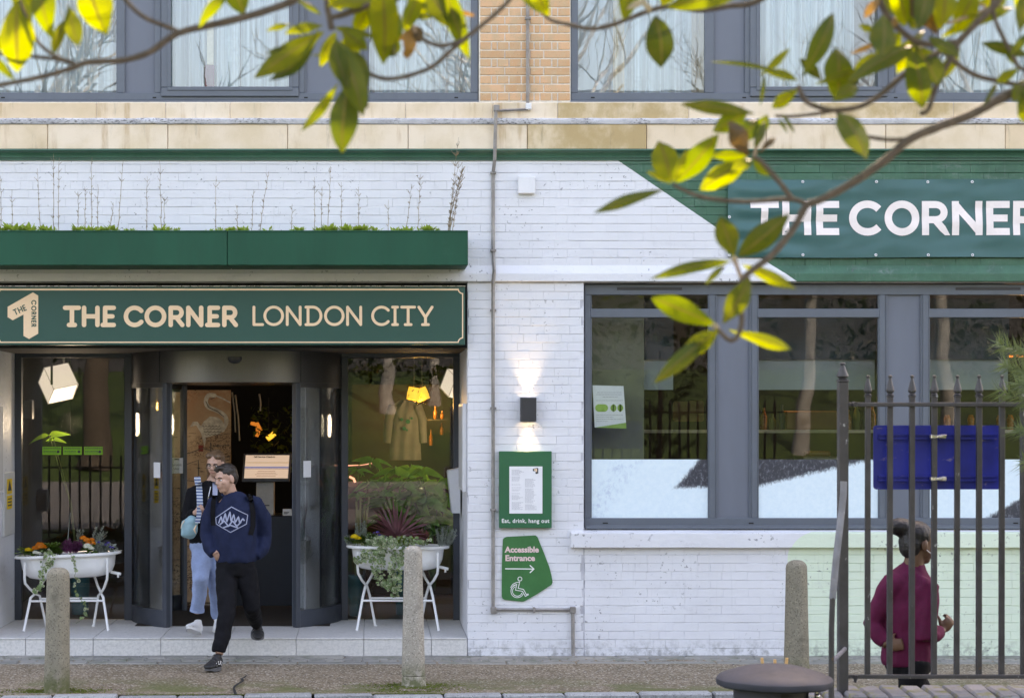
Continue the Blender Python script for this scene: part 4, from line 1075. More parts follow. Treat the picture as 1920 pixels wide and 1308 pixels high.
# ================================================================ STREET FURNITURE
def bollard(px, pyb, pyt, wb, wt, mat, lab, seed, crack=None, lean=0.0, pybase=None):
    Y = 2.13*F/(pyb-783)-17; s_ = F/(Y+17); H = (pyb-pyt)/s_; rb_, rt_ = wb/2/s_, wt/2/s_
    t = thing('stone_bollard', lab, 'bollard', (PX(px, Y), Y, 0), 'stone bollards along the kerb')
    prof = [(rb_*1.03, -.08), (rb_*1.02, .01)]
    n_ = 26
    for i in range(n_+1):
        u = i/n_; prof.append((rb_+(rt_-rb_)*u, .02+(H-.02-rt_*.75)*u))
    zt_ = prof[-1][1]
    for i in range(1, 8):
        a = i/7*math.pi/2; prof.append((max(.0001, rt_*math.cos(a)**.8 if i < 7 else .0001), zt_+(H-zt_)*math.sin(a)))
    def part(pr, nm, dx=0.0, sq=0.0):
        mb = MB(); mb.lathe(pr, 0, 0, 40)
        out = []
        for x, y, z in mb.v:
            a = math.atan2(y, x); f = 1+.012*noise.noise(Vector((math.cos(a)*2+seed, math.sin(a)*2, z*6)))+.008*noise.noise(Vector((math.cos(a)*6+seed, math.sin(a)*6, z*22)))
            f *= 1+sq*(math.cos(4*a)*-.05)
            out.append((PX(px, Y)+x*f+dx+lean*z, Y+y*f, z))
        mb.v = out; mb.build(nm, mat, t, smooth=50)
    if crack:
        zc = crack; lo = [p for p in prof if p[1] < zc]+[(rb_*1.0, zc-.004), (rb_*.93, zc)]; hi = [(rb_*.92, zc+.001), (rb_*.985, zc+.006)]+[p for p in prof if p[1] > zc+.01]
        part(lo, 'stump', .004, 1); part(hi, 'shaft', 0, 1)
    else: part(prof, 'shaft')
    return t
bollard(106.5, 1298, 1063, 48, 42.5, 'bollard_stone', 'mossy brown stone bollard with rounded top in front of the left flower trough', 1, lean=.012)
bollard(775, 1285, 1022, 47, 35, 'bollard_pale', 'pale tapering stone bollard cracked near its foot in front of the right flower trough', 5, crack=.085, lean=-.001)
bollard(1493.5, 1281, 1049, 48.5, 39, 'bollard_stone', 'rough brown stone bollard in front of the pale green wall paint', 9)

# iron fence on a low brick wall
FY = -6.8
def worn_iron(name, base):
    n = NT(name); p = n.pos()
    c = n.mix(n.ramp(n.noise(p, 9, 5), .3, .7), tuple(v*.75 for v in base), tuple(v*1.2 for v in base))
    c = n.mix(n.ramp(n.noise(n.scale(p, (1, 1, .5)), 26, 4, .65), .66, .72, 0, .8), c, (.42, .42, .44))
    c = n.mix(n.ramp(n.noise(p, 17, 5, .6), .66, .74, 0, .7), c, (.16, .07, .03))
    n.set(Base_Color=c, Roughness=.45); n.bump(n.noise(p, 60, 4), .35, .003); M[name] = n.m
worn_iron('iron', (.050, .046, .050)); worn_iron('iron_grey', (.20, .20, .23))
lw = thing('low_wall', 'low wall capped with a row of mossy grey bricks under the iron fence', 'wall', (PX(1750, FY), FY, 0))
def coping():
    n = NT('coping'); p = n.pos(); r = n.rnd()
    c = n.mix(r, (.15, .15, .17), (.24, .235, .25)); c = n.mix(n.ramp(n.noise(p, 9, 6, .65), .5, .62, 0, .8), c, (.17, .17, .035))
    c = n.mix(n.ramp(n.noise(p, 60, 4), .6, .7, 0, .5), c, (.07, .06, .055)); n.set(Base_Color=c, Roughness=.8); n.bump(n.noise(p, 40, 5), .6, .006); M['coping'] = n.m
coping()
simple('dark_brick', (.13, .085, .06), .9, var=.3, scale=8, bump=.5)
zc = .668
m_ = MB(); m_.box(PX(1512, FY), PX(2500, FY), -6.97, -6.61, -.1, zc-.075); m_.build('wall', 'dark_brick', lw)
m_ = MB(); m_.box(PX(1512, FY)+.004, PX(2500, FY), -6.99, -6.61, zc-.074, zc-.03); m_.build('bed', 'mortar', lw)
cm = [shared(rough_block(.102, .40, .075, .005, 60+i), 'coping_brick', 'coping') for i in range(4)]
x = PX(1500, FY)
while x < PX(2500, FY):
    o = inst(cm[rk.randrange(4)], 'coping_brick', (x+.05, -6.80, zc-.07+rk.uniform(-.004, .004)), lw, (rk.uniform(-.02, .02), rk.uniform(-.03, .03), -.10+rk.uniform(-.03, .03))); x += .1145
def fence(xa, bars_x, post_x, lab, grp=None, xb=None):
    t = thing('iron_fence', lab, 'fence', (post_x, FY, zc))
    s_ = F/(FY+17)
    def Z(py): return PZ(py, FY)
    def finial(mb, x, y, zb, zt, r):
        h = zt-zb
        mb.lathe([(r*.75, zb), (r*1.15, zb+.03*h), (r*.7, zb+.10*h), (r*1.25, zb+.20*h), (r*1.22, zb+.26*h), (r*.85, zb+.52*h), (r*.42, zb+.80*h), (r*.36, zb+.84*h), (r*.62, zb+.90*h), (r*.55, zb+.96*h), (.0001, zt)], x, y, 12)
    m_ = MB(); w_ = 18/s_/2; m_.box(post_x-w_, post_x+w_, FY-w_, FY+w_, zc-.03, Z(716), .004)
    m_.box(post_x-w_*1.1, post_x+w_*1.1, FY-w_*1.1, FY+w_*1.1, Z(716), Z(712), .003)
    post = m_.build('post', 'iron', t)
    m_ = MB(); finial(m_, post_x, FY, Z(712), Z(679), w_*1.0); m_.build('finial', 'iron', post, smooth=50)
    lo, hi = min([post_x]+bars_x), max([post_x]+bars_x)
    m_ = MB(); m_.box(lo, hi+.3, FY-.013, FY+.007, Z(762), Z(754), .003); m_.build('rail', 'iron', t)
    m_ = MB(); m_.box(lo, hi+.3, FY-.014, FY+.009, Z(1271), Z(1263.5), .003); m_.build('rail', 'iron', t)
    mbar = MB(); b = 9.5/s_/2; mbar.box(-b, b, -b, b, Z(1265), Z(742), .002); mbar.box(-b*1.25, b*1.25, -b*1.25, b*1.25, Z(744), Z(741), .002)
    me = mbar.mesh('bar'); me.materials.append(M['iron'])
    mf = MB(); finial(mf, 0, 0, Z(741), Z(702.5), b*1.32); mef = mf.mesh('finial', smooth=50); mef.materials.append(M['iron'])
    for x in bars_x:
        o = inst(me, 'bar', (x, FY+.019, 0), t, (0, rk.uniform(-.003, .003), rk.uniform(-.05, .05))); f_ = inst(mef, 'finial', (x, FY+.019, 0), o)
        f_.location = (0, 0, 0)
    return t
bx = [PX(v, FY) for v in (1627.5, 1669, 1710.8, 1752.6, 1794.8, 1837, 1879.5, 1921.5, 1963.5, 2005.5, 2047.5, 2089.5, 2131.5, 2173.5, 2215.5, 2257.5, 2300, 2342, 2384, 2426, 2468)]
fc_ = fence(0, bx, PX(1580, FY), 'dark iron fence with spear finials on the low wall at the right')
m_ = MB(); m_.tube([(PX(1600, FY), FY, PZ(757, FY)), (PX(1602, FY), FY-.03, PZ(758, FY))], .014, 8); m_.build('bolt', 'iron', fc_)
m_ = MB(); m_.tube([(PX(1602.5, FY), FY-.014, PZ(1264, FY)), (PX(1602.5, FY), FY-.014, PZ(1278, FY))], [.016, .006], 8); m_.build('bolt', 'iron', fc_)
# fence continues left of the gap, outside the picture: it is what the left pane mirrors
lw2 = thing('low_wall', 'low brick wall left of the park entrance, mirrored in the entrance glass', 'wall', (-5.2, FY, 0))
m_ = MB(); m_.box(-8.6, -2.5, -6.97, -6.61, -.1, .40); m_.build('wall', 'dark_brick', lw2)
fl = thing('iron_fence', 'iron railing left of the park entrance, mirrored in the left entrance pane', 'fence', (-5.2, FY, .4))
for zz in (.5, 1.42):
    m_ = MB(); m_.box(-8.6, -2.5, FY-.012, FY+.012, zz, zz+.025); m_.build('rail', 'iron', fl)
mbar = MB(); mbar.box(-.013, .013, -.013, .013, .38, 1.6); me_ = mbar.mesh('bar'); me_.materials.append(M['iron'])
x = -8.6
while x < -2.5: inst(me_, 'bar', (x, FY+.02, 0), fl); x += .144
# handrail
hr = thing('handrail', 'worn grey iron handrail bent down beside the fence post', 'handrail', (PX(1560, -7.4), -7.4, 0))
hy = -7.4
m_ = MB(); m_.tube([P(1582, 902, hy+.1), P(1581.5, 925, hy+.1), P(1575, 985, hy+.06), P(1567, 1055, hy), P(1561, 1122, hy)], [(.012, .018)]*5, 8, side=(0, -1, 0)); m_.build('rail', 'iron_grey', hr, smooth=40)
m_ = MB(); m_.tube([P(1561, 1120, hy), P(1559, 1180, hy), P(1558.5, 1330, hy), (PX(1558.5, hy), hy, .01)], [(.012, .0145)]*4, 8, side=(0, -1, 0)); m_.build('post', 'iron', hr, smooth=40)
m_ = MB(); m_.tube([P(1560, 1240, hy), P(1584, 1216, FY-.03)], .012, 8); m_.build('bracket', 'iron_grey', hr, smooth=40)
# blue sign seen from the back
def blue():
    n = NT('sign_blue'); p = n.pos()
    c = n.mix(n.ramp(n.noise(p, 6, 5), .3, .7), (.006, .018, .25), (.011, .028, .37))
    c = n.mix(n.ramp(n.noise(n.scale(p, (1, 1, 3)), 12, 6, .7), .62, .7, 0, .7), c, (.30, .25, .33))
    n.set(Base_Color=c, Roughness=.5); M['sign_blue'] = n.m
blue()
BYs = FY+.075
bs = thing('blue_sign', 'back of a dark blue metal sign clamped behind the iron fence bars', 'sign', (PX(1757, BYs), BYs, PZ(917, BYs)))
def rrect(x0, x1, z0, z1, r, n=6):
    o = []
    for cx, cz, a0 in ((x1-r, z1-r, 0), (x0+r, z1-r, 90), (x0+r, z0+r, 180), (x1-r, z0+r, 270)):
        o += [(cx+r*math.cos(R(a0+90*i/n)), cz+r*math.sin(R(a0+90*i/n))) for i in range(n+1)]
    return o
m_ = MB(); m_.prism(rrect(PX(1637.5, BYs), PX(1876, BYs), PZ(917, BYs), PZ(797, BYs), .018), BYs, BYs+.004); m_.build('sign_panel', 'sign_blue', bs)
for py in (818, 896.5):
    m_ = MB(); m_.box(PX(1646, BYs), PX(1869, BYs), BYs-.022, BYs-.001, PZ(py+5, BYs), PZ(py+2.5, BYs)); m_.box(PX(1646, BYs), PX(1869, BYs), BYs-.022, BYs-.001, PZ(py-2.5, BYs), PZ(py-5, BYs)); m_.box(PX(1646, BYs), PX(1869, BYs), BYs-.008, BYs-.0015, PZ(py+2.4, BYs), PZ(py-2.4, BYs)); m_.build('channel', 'sign_blue', bs)
    for a in (1739, 1757):
        m_ = MB(); m_.box(PX(a, BYs), PX(a+11, BYs), BYs-.07, BYs-.023, PZ(py+4, BYs), PZ(py-4, BYs), .004); m_.build('clip', 'steel', bs)
    m_ = MB(); m_.box(PX(1748, BYs), PX(1759, BYs), FY-.012, FY+.004, PZ(py+2.5, BYs), PZ(py-2.5, BYs), .003); m_.build('clip', 'steel', bs)
# litter bin
BNY = -8.2; bxc, sb = PX(1452, BNY), F/(BNY+17)
simple('bin_plastic', (.042, .044, .060), .6, spec=.3, var=.2, scale=7, bump=.08, bscale=30, dirt=((.20, .20, .24), .35))
simple('bin_inside', (.012, .012, .016), .6)
bn_ = thing('litter_bin', 'round dark grey litter bin with a wide domed lid in front of the fence', 'litter bin', (bxc, BNY, 0))
def zB(py): return PZ(py, BNY)
rl_ = .267
m_ = MB(); m_.lathe([(.175, zB(1283.5)), (rl_*.93, zB(1285)), (rl_*.985, zB(1282)), (rl_, zB(1277)), (rl_*.995, zB(1271)), (rl_*.96, zB(1267)), (rl_*.80, zB(1259.5)), (rl_*.6, zB(1252.5)), (rl_*.42, zB(1248)), (rl_*.2, zB(1246)), (.0001, zB(1245.5))], bxc, BNY, 56)
m_.v = [(x, y, z+.004*noise.noise(Vector((x*9, y*9, 3)))) for x, y, z in m_.v]; m_.build('lid', 'bin_plastic', bn_, smooth=30)
for a0, a1 in ((168, 267), (337, 362)):
    m_ = MB(); m_.lathe([(.155, 0), (.187, 0), (.187, zB(1284)), (.155, zB(1284)), (.155, 0)], bxc, BNY, 24, cap=False, a0=R(a0), a1=R(a1)); m_.build('body', 'bin_plastic', bn_, smooth=30)
m_ = MB(); m_.lathe([(.187, .0), (.187, .55), (.165, .55)], bxc, BNY, 40, cap=False); m_.build('body', 'bin_plastic', bn_, smooth=30)
m_ = MB(); m_.lathe([(.15, .02), (.15, zB(1284))], bxc, BNY, 32); m_.build('liner', 'bin_inside', bn_, smooth=30)
m_ = MB(); m_.ball((bxc+.178, BNY-.09, zB(1299)), .013, 10, 8); m_.build('latch', 'steel', bn_, smooth=True)
simple('cork', (.62, .36, .15), .8, var=.2, scale=60)
for i, (px_, dz, lab) in enumerate(((1430, 0, 'left orange cigarette end on the bin lid'), (1453, 1, 'middle pale cigarette end on the bin lid'), (1474, 0, 'right upright orange cigarette end on the bin lid'))):
    y = BNY+.10; x = PX(px_, y); z = zB(1250); m_ = MB()
    zt_ = PZ(1232.5+dz*3, y); m_.tube([(x, y, z-.004), (x+.004*(i-1), y, zt_)], [.0075, .0065], 8); tag(m_.build('cigarette_end', 'cork'), lab, 'cigarette end', 'cigarette ends on the bin lid')
# pine at the right edge
leafmat('pine_needle', (.075, .115, .055), (.25, .35, .12), trans=.25, var=.35)
simple('bark', (.12, .085, .06), .9, var=.35, scale=14, bump=.8, bscale=40)
pn_ = thing('pine_tree', 'young pine tree reaching in at the right edge with soft grey green needles', 'tree', (3.75, -7.6, 0))
m_ = MB(); m_.tube([(3.75, -7.6, 0), (3.72, -7.6, 1.5), (3.74, -7.6, 3.0)], [.055, .045, .015], 10); m_.build('trunk', 'bark', pn_, smooth=True)
m_ = MB(); rp = random.Random(2)
for bi in range(42):
    z0_ = .9+rp.random()*1.7; a = rp.uniform(0, 6.28); L = rp.uniform(.25, .62)*(1.15-.25*(z0_-.9))
    if bi < 14: a = math.pi+rp.uniform(-.5, .5); z0_ = rp.uniform(1.7, 2.25); L = rp.uniform(.45, .74)
    b0 = Vector((3.76, -7.6, z0_)); d = Vector((math.cos(a), math.sin(a)*.8, .38)).normalized()
    e = b0+d*L
    for k in range(220):
        t = rp.uniform(.35, 1.0); p = b0.lerp(e, t); an = rp.uniform(0, 6.28)
        sdir = d.orthogonal(); sdir = Matrix.Rotation(an, 3, d) @ sdir
        nd = (d*rp.uniform(.5, 1.1)+sdir*.75).normalized()*rp.uniform(.07, .115)
        w_ = nd.cross(Vector((0, 1, 0))); w_ = w_.normalized()*.0026 if w_.length > .001 else Vector((.001, 0, 0))
        m_.add([p-w_, p+w_, p+nd], [(0, 1, 2)])
tag(m_.build('needles', 'pine_needle', pn_, recalc=False), kind='stuff')
m_ = MB()
# ================================================================ ROOMS BEHIND THE GLASS
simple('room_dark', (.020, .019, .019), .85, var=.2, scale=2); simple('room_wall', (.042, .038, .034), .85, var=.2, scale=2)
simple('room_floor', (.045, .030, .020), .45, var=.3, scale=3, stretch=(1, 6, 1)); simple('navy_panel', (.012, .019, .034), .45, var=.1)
simple('upper_room', (.30, .33, .34), .8)
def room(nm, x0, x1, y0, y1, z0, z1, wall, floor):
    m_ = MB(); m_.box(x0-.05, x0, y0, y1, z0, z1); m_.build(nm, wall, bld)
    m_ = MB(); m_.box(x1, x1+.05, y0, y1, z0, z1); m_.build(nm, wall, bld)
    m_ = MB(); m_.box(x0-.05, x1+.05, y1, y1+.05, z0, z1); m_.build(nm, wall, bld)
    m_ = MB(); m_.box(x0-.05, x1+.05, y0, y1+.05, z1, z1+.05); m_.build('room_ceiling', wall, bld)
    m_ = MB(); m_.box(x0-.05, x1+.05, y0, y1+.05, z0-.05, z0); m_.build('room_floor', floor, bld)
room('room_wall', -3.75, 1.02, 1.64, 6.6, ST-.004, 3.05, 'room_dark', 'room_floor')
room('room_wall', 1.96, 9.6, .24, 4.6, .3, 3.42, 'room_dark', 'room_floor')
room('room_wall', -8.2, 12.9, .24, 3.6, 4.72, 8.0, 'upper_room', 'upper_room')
for a, b in ((-6.3, PX(898)), (PX(1070), 10.2)): pass
# --- lobby
m_ = MB(); m_.box(DX-DR+.1, DX+DR-.1, DYc-.7, DYc+1.2, ST+.001, ST+.006)
simple('mat_brown', (.030, .020, .014), .9, var=.3, scale=30); tag(m_.build('door_mat', 'mat_brown'), 'dark brown mat on the floor inside the curved door', 'mat')
m_ = MB(); m_.box(P(355, 0, 3.0).x, P(560, 0, 3.0).x, 3.0, 3.03, ST, ST+.008); tag(m_.build('floor_strip', 'steel'), 'thin shiny metal strip across the dark lobby floor', 'floor strip')
# mural panel with a sketched heron
MYp = 3.3
def mural():
    n = NT('mural'); p = n.pos(); x, y, z = n.xyz(p)
    c = n.mix(n.ramp(n.noise(p, 3, 5), .35, .65), (.36, .25, .165), (.52, .39, .27))
    c = n.mix(n.ma('MULTIPLY', n.ramp(n.noise(n.scale(p, (1, 1, 1)), 45, 5, .75, 1.5), .5, .58), n.ramp(n.noise(p, 2.2, 2), .42, .55)), c, (.06, .03, .02))
    rust = n.ma('MULTIPLY', n.ramp(z, 2.05, 2.35), n.ramp(n.noise(p, 5, 5, .7), .35, .6)); c = n.mix(n.ma('MULTIPLY', rust, .8), c, (.36, .18, .10))
    ln = n.noise(n.scale(p, (2, 1, 14)), 4, 4, .7); c = n.mix(n.ma('MULTIPLY', n.ramp(ln, .60, .64), n.ramp(z, 2.2, 1.9)), c, (.05, .035, .03))
    n.set(Base_Color=c, Roughness=.8); M['mural'] = n.m
mural()
mu = thing('mural_panel', 'sketchy brown wall mural of a long necked heron behind the entrance', 'mural', (PX(385, MYp), MYp, ST))
m_ = MB(); m_.box(PX(346, MYp), PX(432.5, MYp), MYp, MYp+.05, ST, PZ(731, MYp)); m_.build('board', 'mural', mu)
m_ = MB(); m_.box(PX(318, MYp), PX(340, MYp), MYp, MYp+.05, ST, PZ(735, MYp)); m_.build('board', 'mural', mu)
simple('heron_grey', (.50, .49, .45), .8, var=.3, scale=25); simple('heron_line', (.09, .085, .08), .8)
def mstroke(pts, w_, mat, dy):
    mb = MB(); pp = [(PX(a, MYp), PZ(b, MYp)) for a, b in pts]; mb.prism([tuple(q) for q in outline(pp, w_*(MYp+17)/F, 'round', 5)], MYp-.004-dy, MYp+.001); mb.build('drawing', mat, mu)
def smooth_pts(p, k=5):
    out = []; n_ = len(p)
    for i in range(n_-1):
        p0, p1, p2, p3 = [Vector(p[max(0, min(n_-1, j))]) for j in (i-1, i, i+1, i+2)]
        for q in range(k):
            t = q/k; out.append(tuple(.5*((2*p1)+(-p0+p2)*t+(2*p0-5*p1+4*p2-p3)*t*t+(-p0+3*p1-3*p2+p3)*t**3)))
    out.append(tuple(p[-1])); return out
mstroke(smooth_pts([(402, 741), (391, 741), (386, 752), (391, 763), (408, 770), (422, 780), (424, 793), (417, 806)]), 8, 'heron_grey', 0)
mstroke([(403, 741), (416, 746), (431, 754)], 2.6, 'heron_grey', .001)
m_ = MB(); m_.prism([(PX(a, MYp), PZ(b, MYp)) for a, b in ((421, 796), (413, 812), (401, 816), (386, 820), (378, 812), (376, 800), (382, 790), (394, 780), (408, 782), (416, 788))], MYp-.0055, MYp+.001); m_.build('drawing', 'heron_grey', mu)
m_ = MB(); m_.prism([(PX(a, MYp), PZ(b, MYp)) for a, b in ((378, 800), (370, 790), (362, 790), (356, 800), (368, 797), (377, 812), (384, 838), (386, 822))], MYp-.005, MYp+.001); m_.build('drawing', 'heron_grey', mu)
for r_ in range(4):
    for k in range(5):
        a, b = 383+k*6.5+r_*1.5, 797+r_*5.2; mstroke(arcp(a, b, 3, 2.6, 10, 170, 6), .9, 'heron_line', .003)
for q in (((386, 752), (391, 763), (408, 771), (420, 781)), ((395, 748), (402, 745)), ((352, 850), (380, 840), (400, 845)), ((395, 830), (395, 870)), ((400, 836), (430, 834)), ((405, 860), (430, 856)), ((350, 870), (372, 862), (372, 890)), ((350, 900), (390, 905)), ((412, 870), (412, 900))): mstroke(list(q), 1.3, 'heron_line', .003)
simple('dull_red', (.20, .03, .025), .7); m_ = MB(); m_.box(PX(372, MYp), PX(381, MYp), MYp-.003, MYp+.001, PZ(846, MYp), PZ(834, MYp)); m_.build('drawing', 'dull_red', mu)
# kiosk, counter, card
KY = 2.9
ks = thing('checkin_kiosk', 'touch screen check in kiosk on a pale pedestal inside the entrance', 'kiosk', (PX(498, KY), KY, ST))
m_ = MB(); m_.box(PX(455, KY), PX(545, KY), KY, KY+.04, PZ(903, KY), PZ(849, KY), .006); m_.v = [(x+(z-1.6)*.06, y+(z-1.6)*.25, z) for x, y, z in m_.v]; m_.build('screen_case', 'lamp_metal', ks)
emit('screen_glow', (.56, .48, .42), .13, (.2, .2, .2)); emit('screen_blue', (.10, .18, .55), .12, (.05, .05, .05)); emit('screen_line', (.16, .12, .10), .3, (.02, .02, .02))
def scr(x0, x1, y0, y1, mt, d, nm):
    m_ = MB(); m_.box(PX(x0, KY), PX(x1, KY), KY-d, KY-d+.002, PZ(y1, KY), PZ(y0, KY)); m_.v = [(x+(z-1.6)*.06, y+(z-1.6)*.25, z) for x, y, z in m_.v]; m_.build(nm, mt, ks)
scr(459, 541, 853, 896, 'screen_glow', .002, 'screen'); scr(459, 541, 874.5, 877, 'screen_blue', .004, 'screen_bar'); scr(459, 541, 877.6, 879, 'screen_line', .004, 'screen_bar')
scr(461, 541, 866.5, 867.2, 'warn_yellow', .004, 'screen_bar')
for y_, w_ in ((882.5, 33), (885.5, 36), (888.5, 42), (891.5, 36)): scr(500-w_/2, 500+w_/2, y_, y_+1, 'screen_line', .004, 'screen_bar')
text_part('Self Service Check-in', .026, PX(476, KY), KY+.008, PZ(857.5, KY), 'lettering', 'print_dark', ks, bold=.001)
simple('kiosk_white', (.42, .41, .40), .5)
m_ = MB(); m_.box(PX(480, KY), PX(514, KY), KY+.01, KY+.16, PZ(966, KY), PZ(900, KY), .01); m_.build('pedestal', 'kiosk_white', ks)
m_ = MB(); m_.box(PX(494, KY), PX(505, KY), KY+.004, KY+.012, PZ(948, KY), PZ(946, KY)); m_.build('card_slot', 'lamp_metal', ks)
m_ = MB(); m_.box(PX(440, 3.0), PX(640, 3.0), 2.86, 3.5, ST, PZ(966, 2.9), .01); tag(m_.build('reception_counter', 'navy_panel'), 'dark navy reception counter under the check in kiosk', 'counter')
m_ = MB(); y = 2.9; m_.box(PX(530, y), PX(547, y), y, y+.02, PZ(967, y), PZ(953.5, y), .003); o = m_.build('card_holder', 'paper'); tag(o, 'small white printed card standing on the navy reception counter', 'card')
m_ = MB()
for i in range(4): m_.box(PX(532, y), PX(532+rl.uniform(4, 12), y), y-.001, y-.0002, PZ(962.5-i*1.2, y), PZ(963.2-i*1.2, y))
m_.build('printed_mark', 'print_dark', o)
# hanging plants and small lamps in the dark behind the kiosk
emit('lamp_gold', (1, .62, .08), .17, (.8, .5, .1)); emit('lamp_orange', (1, .35, .06), .07, (.6, .2, .05)); emit('lamp_pink', (1, .42, .32), .26, (.8, .4, .35)); emit('lamp_white', (1, .99, .96), .10)
y = 4.4; dl = thing('brass_lamp', 'small glowing brass lamp above the kiosk screen in the dark lobby', 'lamp', (PX(507, y), y, PZ(824, y)))
m_ = MB(); m_.tube([P(501, 823, y), P(515, 812, y)], .03, 10); m_.build('shade', 'lamp_gold', dl); m_ = MB(); m_.tube([P(508, 815, y), P(503, 806, y), P(504, 745, y)], .006, 6); m_.build('stem', 'lamp_metal', dl)
y = 4.8; m_ = MB(); m_.tube([P(470, 793, y), P(482, 795, y), P(486, 805, y), P(481, 818, y)], [.02, .03, .04, .02], 8); tag(m_.build('orange_lamp', 'lamp_orange', smooth=True), 'dim orange curved lamp deep in the dark lobby above the kiosk', 'lamp')
leafmat('dark_leaf', (.05, .085, .02), (.2, .3, .03), trans=.25, var=.5)
m_ = MB(); rv = random.Random(12)
for k in range(260):
    p = Vector((rv.uniform(-1.35, -.9), rv.uniform(3.6, 4.6), rv.uniform(1.5, 2.25))); s_ = rv.uniform(.03, .09)
    d1 = Vector((rv.uniform(-1, 1), rv.uniform(-1, 1), rv.uniform(-1, .3)))*s_; d2 = Vector((rv.uniform(-1, 1), rv.uniform(-1, 1), rv.uniform(-1, 1)))*s_*.5
    m_.add([p, p+d1*.5+d2, p+d1, p+d1*.5-d2], [(0, 1, 2, 3)])
tag(m_.build('hanging_foliage', 'dark_leaf', recalc=False), 'dim tangle of hanging foliage in the dark lobby behind the kiosk', 'foliage', kind='stuff')
for i, (a, b) in enumerate((((435, 735), (441, 810)), ((441, 740), (449, 826)), ((486, 738), (488, 770)))):
    y = 3.6; m_ = MB(); m_.tube([P(*a, y), P((a[0]+b[0])/2+1.5, (a[1]+b[1])/2, y), P(*b, y)], .009, 6); tag(m_.build('rope', 'kiosk_white'), ('leftmost', 'middle', 'rightmost')[i]+' of three pale cords hanging beside the heron mural', 'cord', 'pale hanging cords')
# cube lamp and its reflection partner at the right edge
def cube_lamp(px, py, size, y, rot, lab, rods):
    c = P(px, py, y); t = thing('cube_lamp', lab, 'lamp', c, 'white cube pendant lamps')
    m_ = MB(); m_.box(-size, size, -size, size, -size, size, .01); Rm = Matrix.Rotation(R(rot[2]), 3, 'Y') @ Matrix.Rotation(R(rot[0]), 3, 'X') @ Matrix.Rotation(R(rot[1]), 3, 'Z')
    m_.v = [tuple(c+Rm @ Vector(v)) for v in m_.v]; m_.build('shade', 'lamp_white', t)
    m_ = MB()
    for ax in range(3):
        for u in (-1, 1):
            for v in (-1, 1):
                a = [0, 0, 0]; a[ax] = -size; a[(ax+1) % 3] = u*size; a[(ax+2) % 3] = v*size; b = list(a); b[ax] = size
                m_.tube([c+Rm @ Vector(a)*1.004, c+Rm @ Vector(b)*1.004], .0035, 4)
    tag(m_.build('edge_trim', 'print_grey', t), kind='stuff')
    l = bpy.data.lights.new('bulb', 'POINT'); l.energy = 3.0; l.color = (1, .9, .75); l.shadow_soft_size = .12; lo = bpy.data.objects.new('bulb', l); C.objects.link(lo); lo.parent = t; lo.location = (.12, .1, -.42)
    for (rx, y0, y1, dy, mt) in rods:
        m_ = MB(); q = P(rx, y1, y+dy); m_.box(q.x-.011, q.x+.011, q.y-.008, q.y+.008, q.z, max(q.z+.05, 3.04)); m_.build('rod', mt, t)
cube_lamp(109, 718, .135, 2.3, (-22, 34, -28), 'tilted glowing white cube lamp hanging behind the left entrance pane', ((97, 640, 721, -.26, 'lamp_metal'), (120, 640, 700, .06, 'kiosk_white')))
cube_lamp(857, 720, .11, 2.2, (20, 30, 20), 'glowing white cube lamp half hidden at the right edge of the right pane', ((860, 640, 700, 0, 'kiosk_white'),))
# left pane: wall bracket, philodendron leaf
m_ = MB(); y = 1.9; m_.box(PX(44, y), PX(60, y), y, y+.12, PZ(786, y), PZ(750, y), .006); o = m_.build('wall_speaker', 'lamp_metal'); tag(o, 'black speaker box inside the left entrance pane below the cube lamp', 'speaker')
# right pane: shirt, lamps, shelf of amber bottles, pink chair
y = 3.0; sh = thing('hanging_shirt', 'beige long shirt with green prints hanging under the yellow lamps', 'shirt', (PX(760, y), y, PZ(860, y)))
simple('shirt', (.26, .20, .12), .85, var=.15, scale=8)
def shirt():
    mb = MB(); n_ = 18; rows = [(750, 12), (755, 18), (762, 25), (775, 27), (800, 27), (830, 28.5), (862, 30)]
    for r_, (py, hw) in enumerate(rows):
        for i in range(n_+1):
            u = -1+2*i/n_; mb.v.append((PX(760+hw*u, y), y+.05*math.cos(u*1.4)*-1+.012*math.sin(u*9+r_), PZ(py, y)))
    for r_ in range(len(rows)-1):
        for i in range(n_):
            a = r_*(n_+1)+i; mb.f.append((a, a+1, a+n_+2, a+n_+1))
    mb.build('body', 'shirt', sh, smooth=True, recalc=False)
    for sgn in (-1, 1):
        mb = MB(); mb.tube([P(760+sgn*22, 760, y), P(760+sgn*31, 785, y), P(760+sgn*34, 830, y)], [.05, .05, .04], 10); mb.build('sleeve', 'shirt', sh, smooth=True)
    for a, b, r_ in ((753, 786, .018), (765, 790, .024), (772, 784, .013), (758, 803, .020), (763, 806, .012)):
        mb = MB(); q = P(a, b, y-.066); mb.lathe([(r_, -.001), (r_, .001), (.0001, .001)], 0, 0, 12); mb.v = [(q.x+v[0], q.y+v[2], q.z+v[1]) for v in mb.v]; mb.build('print', 'access_green', sh)
shirt()
y = 3.4
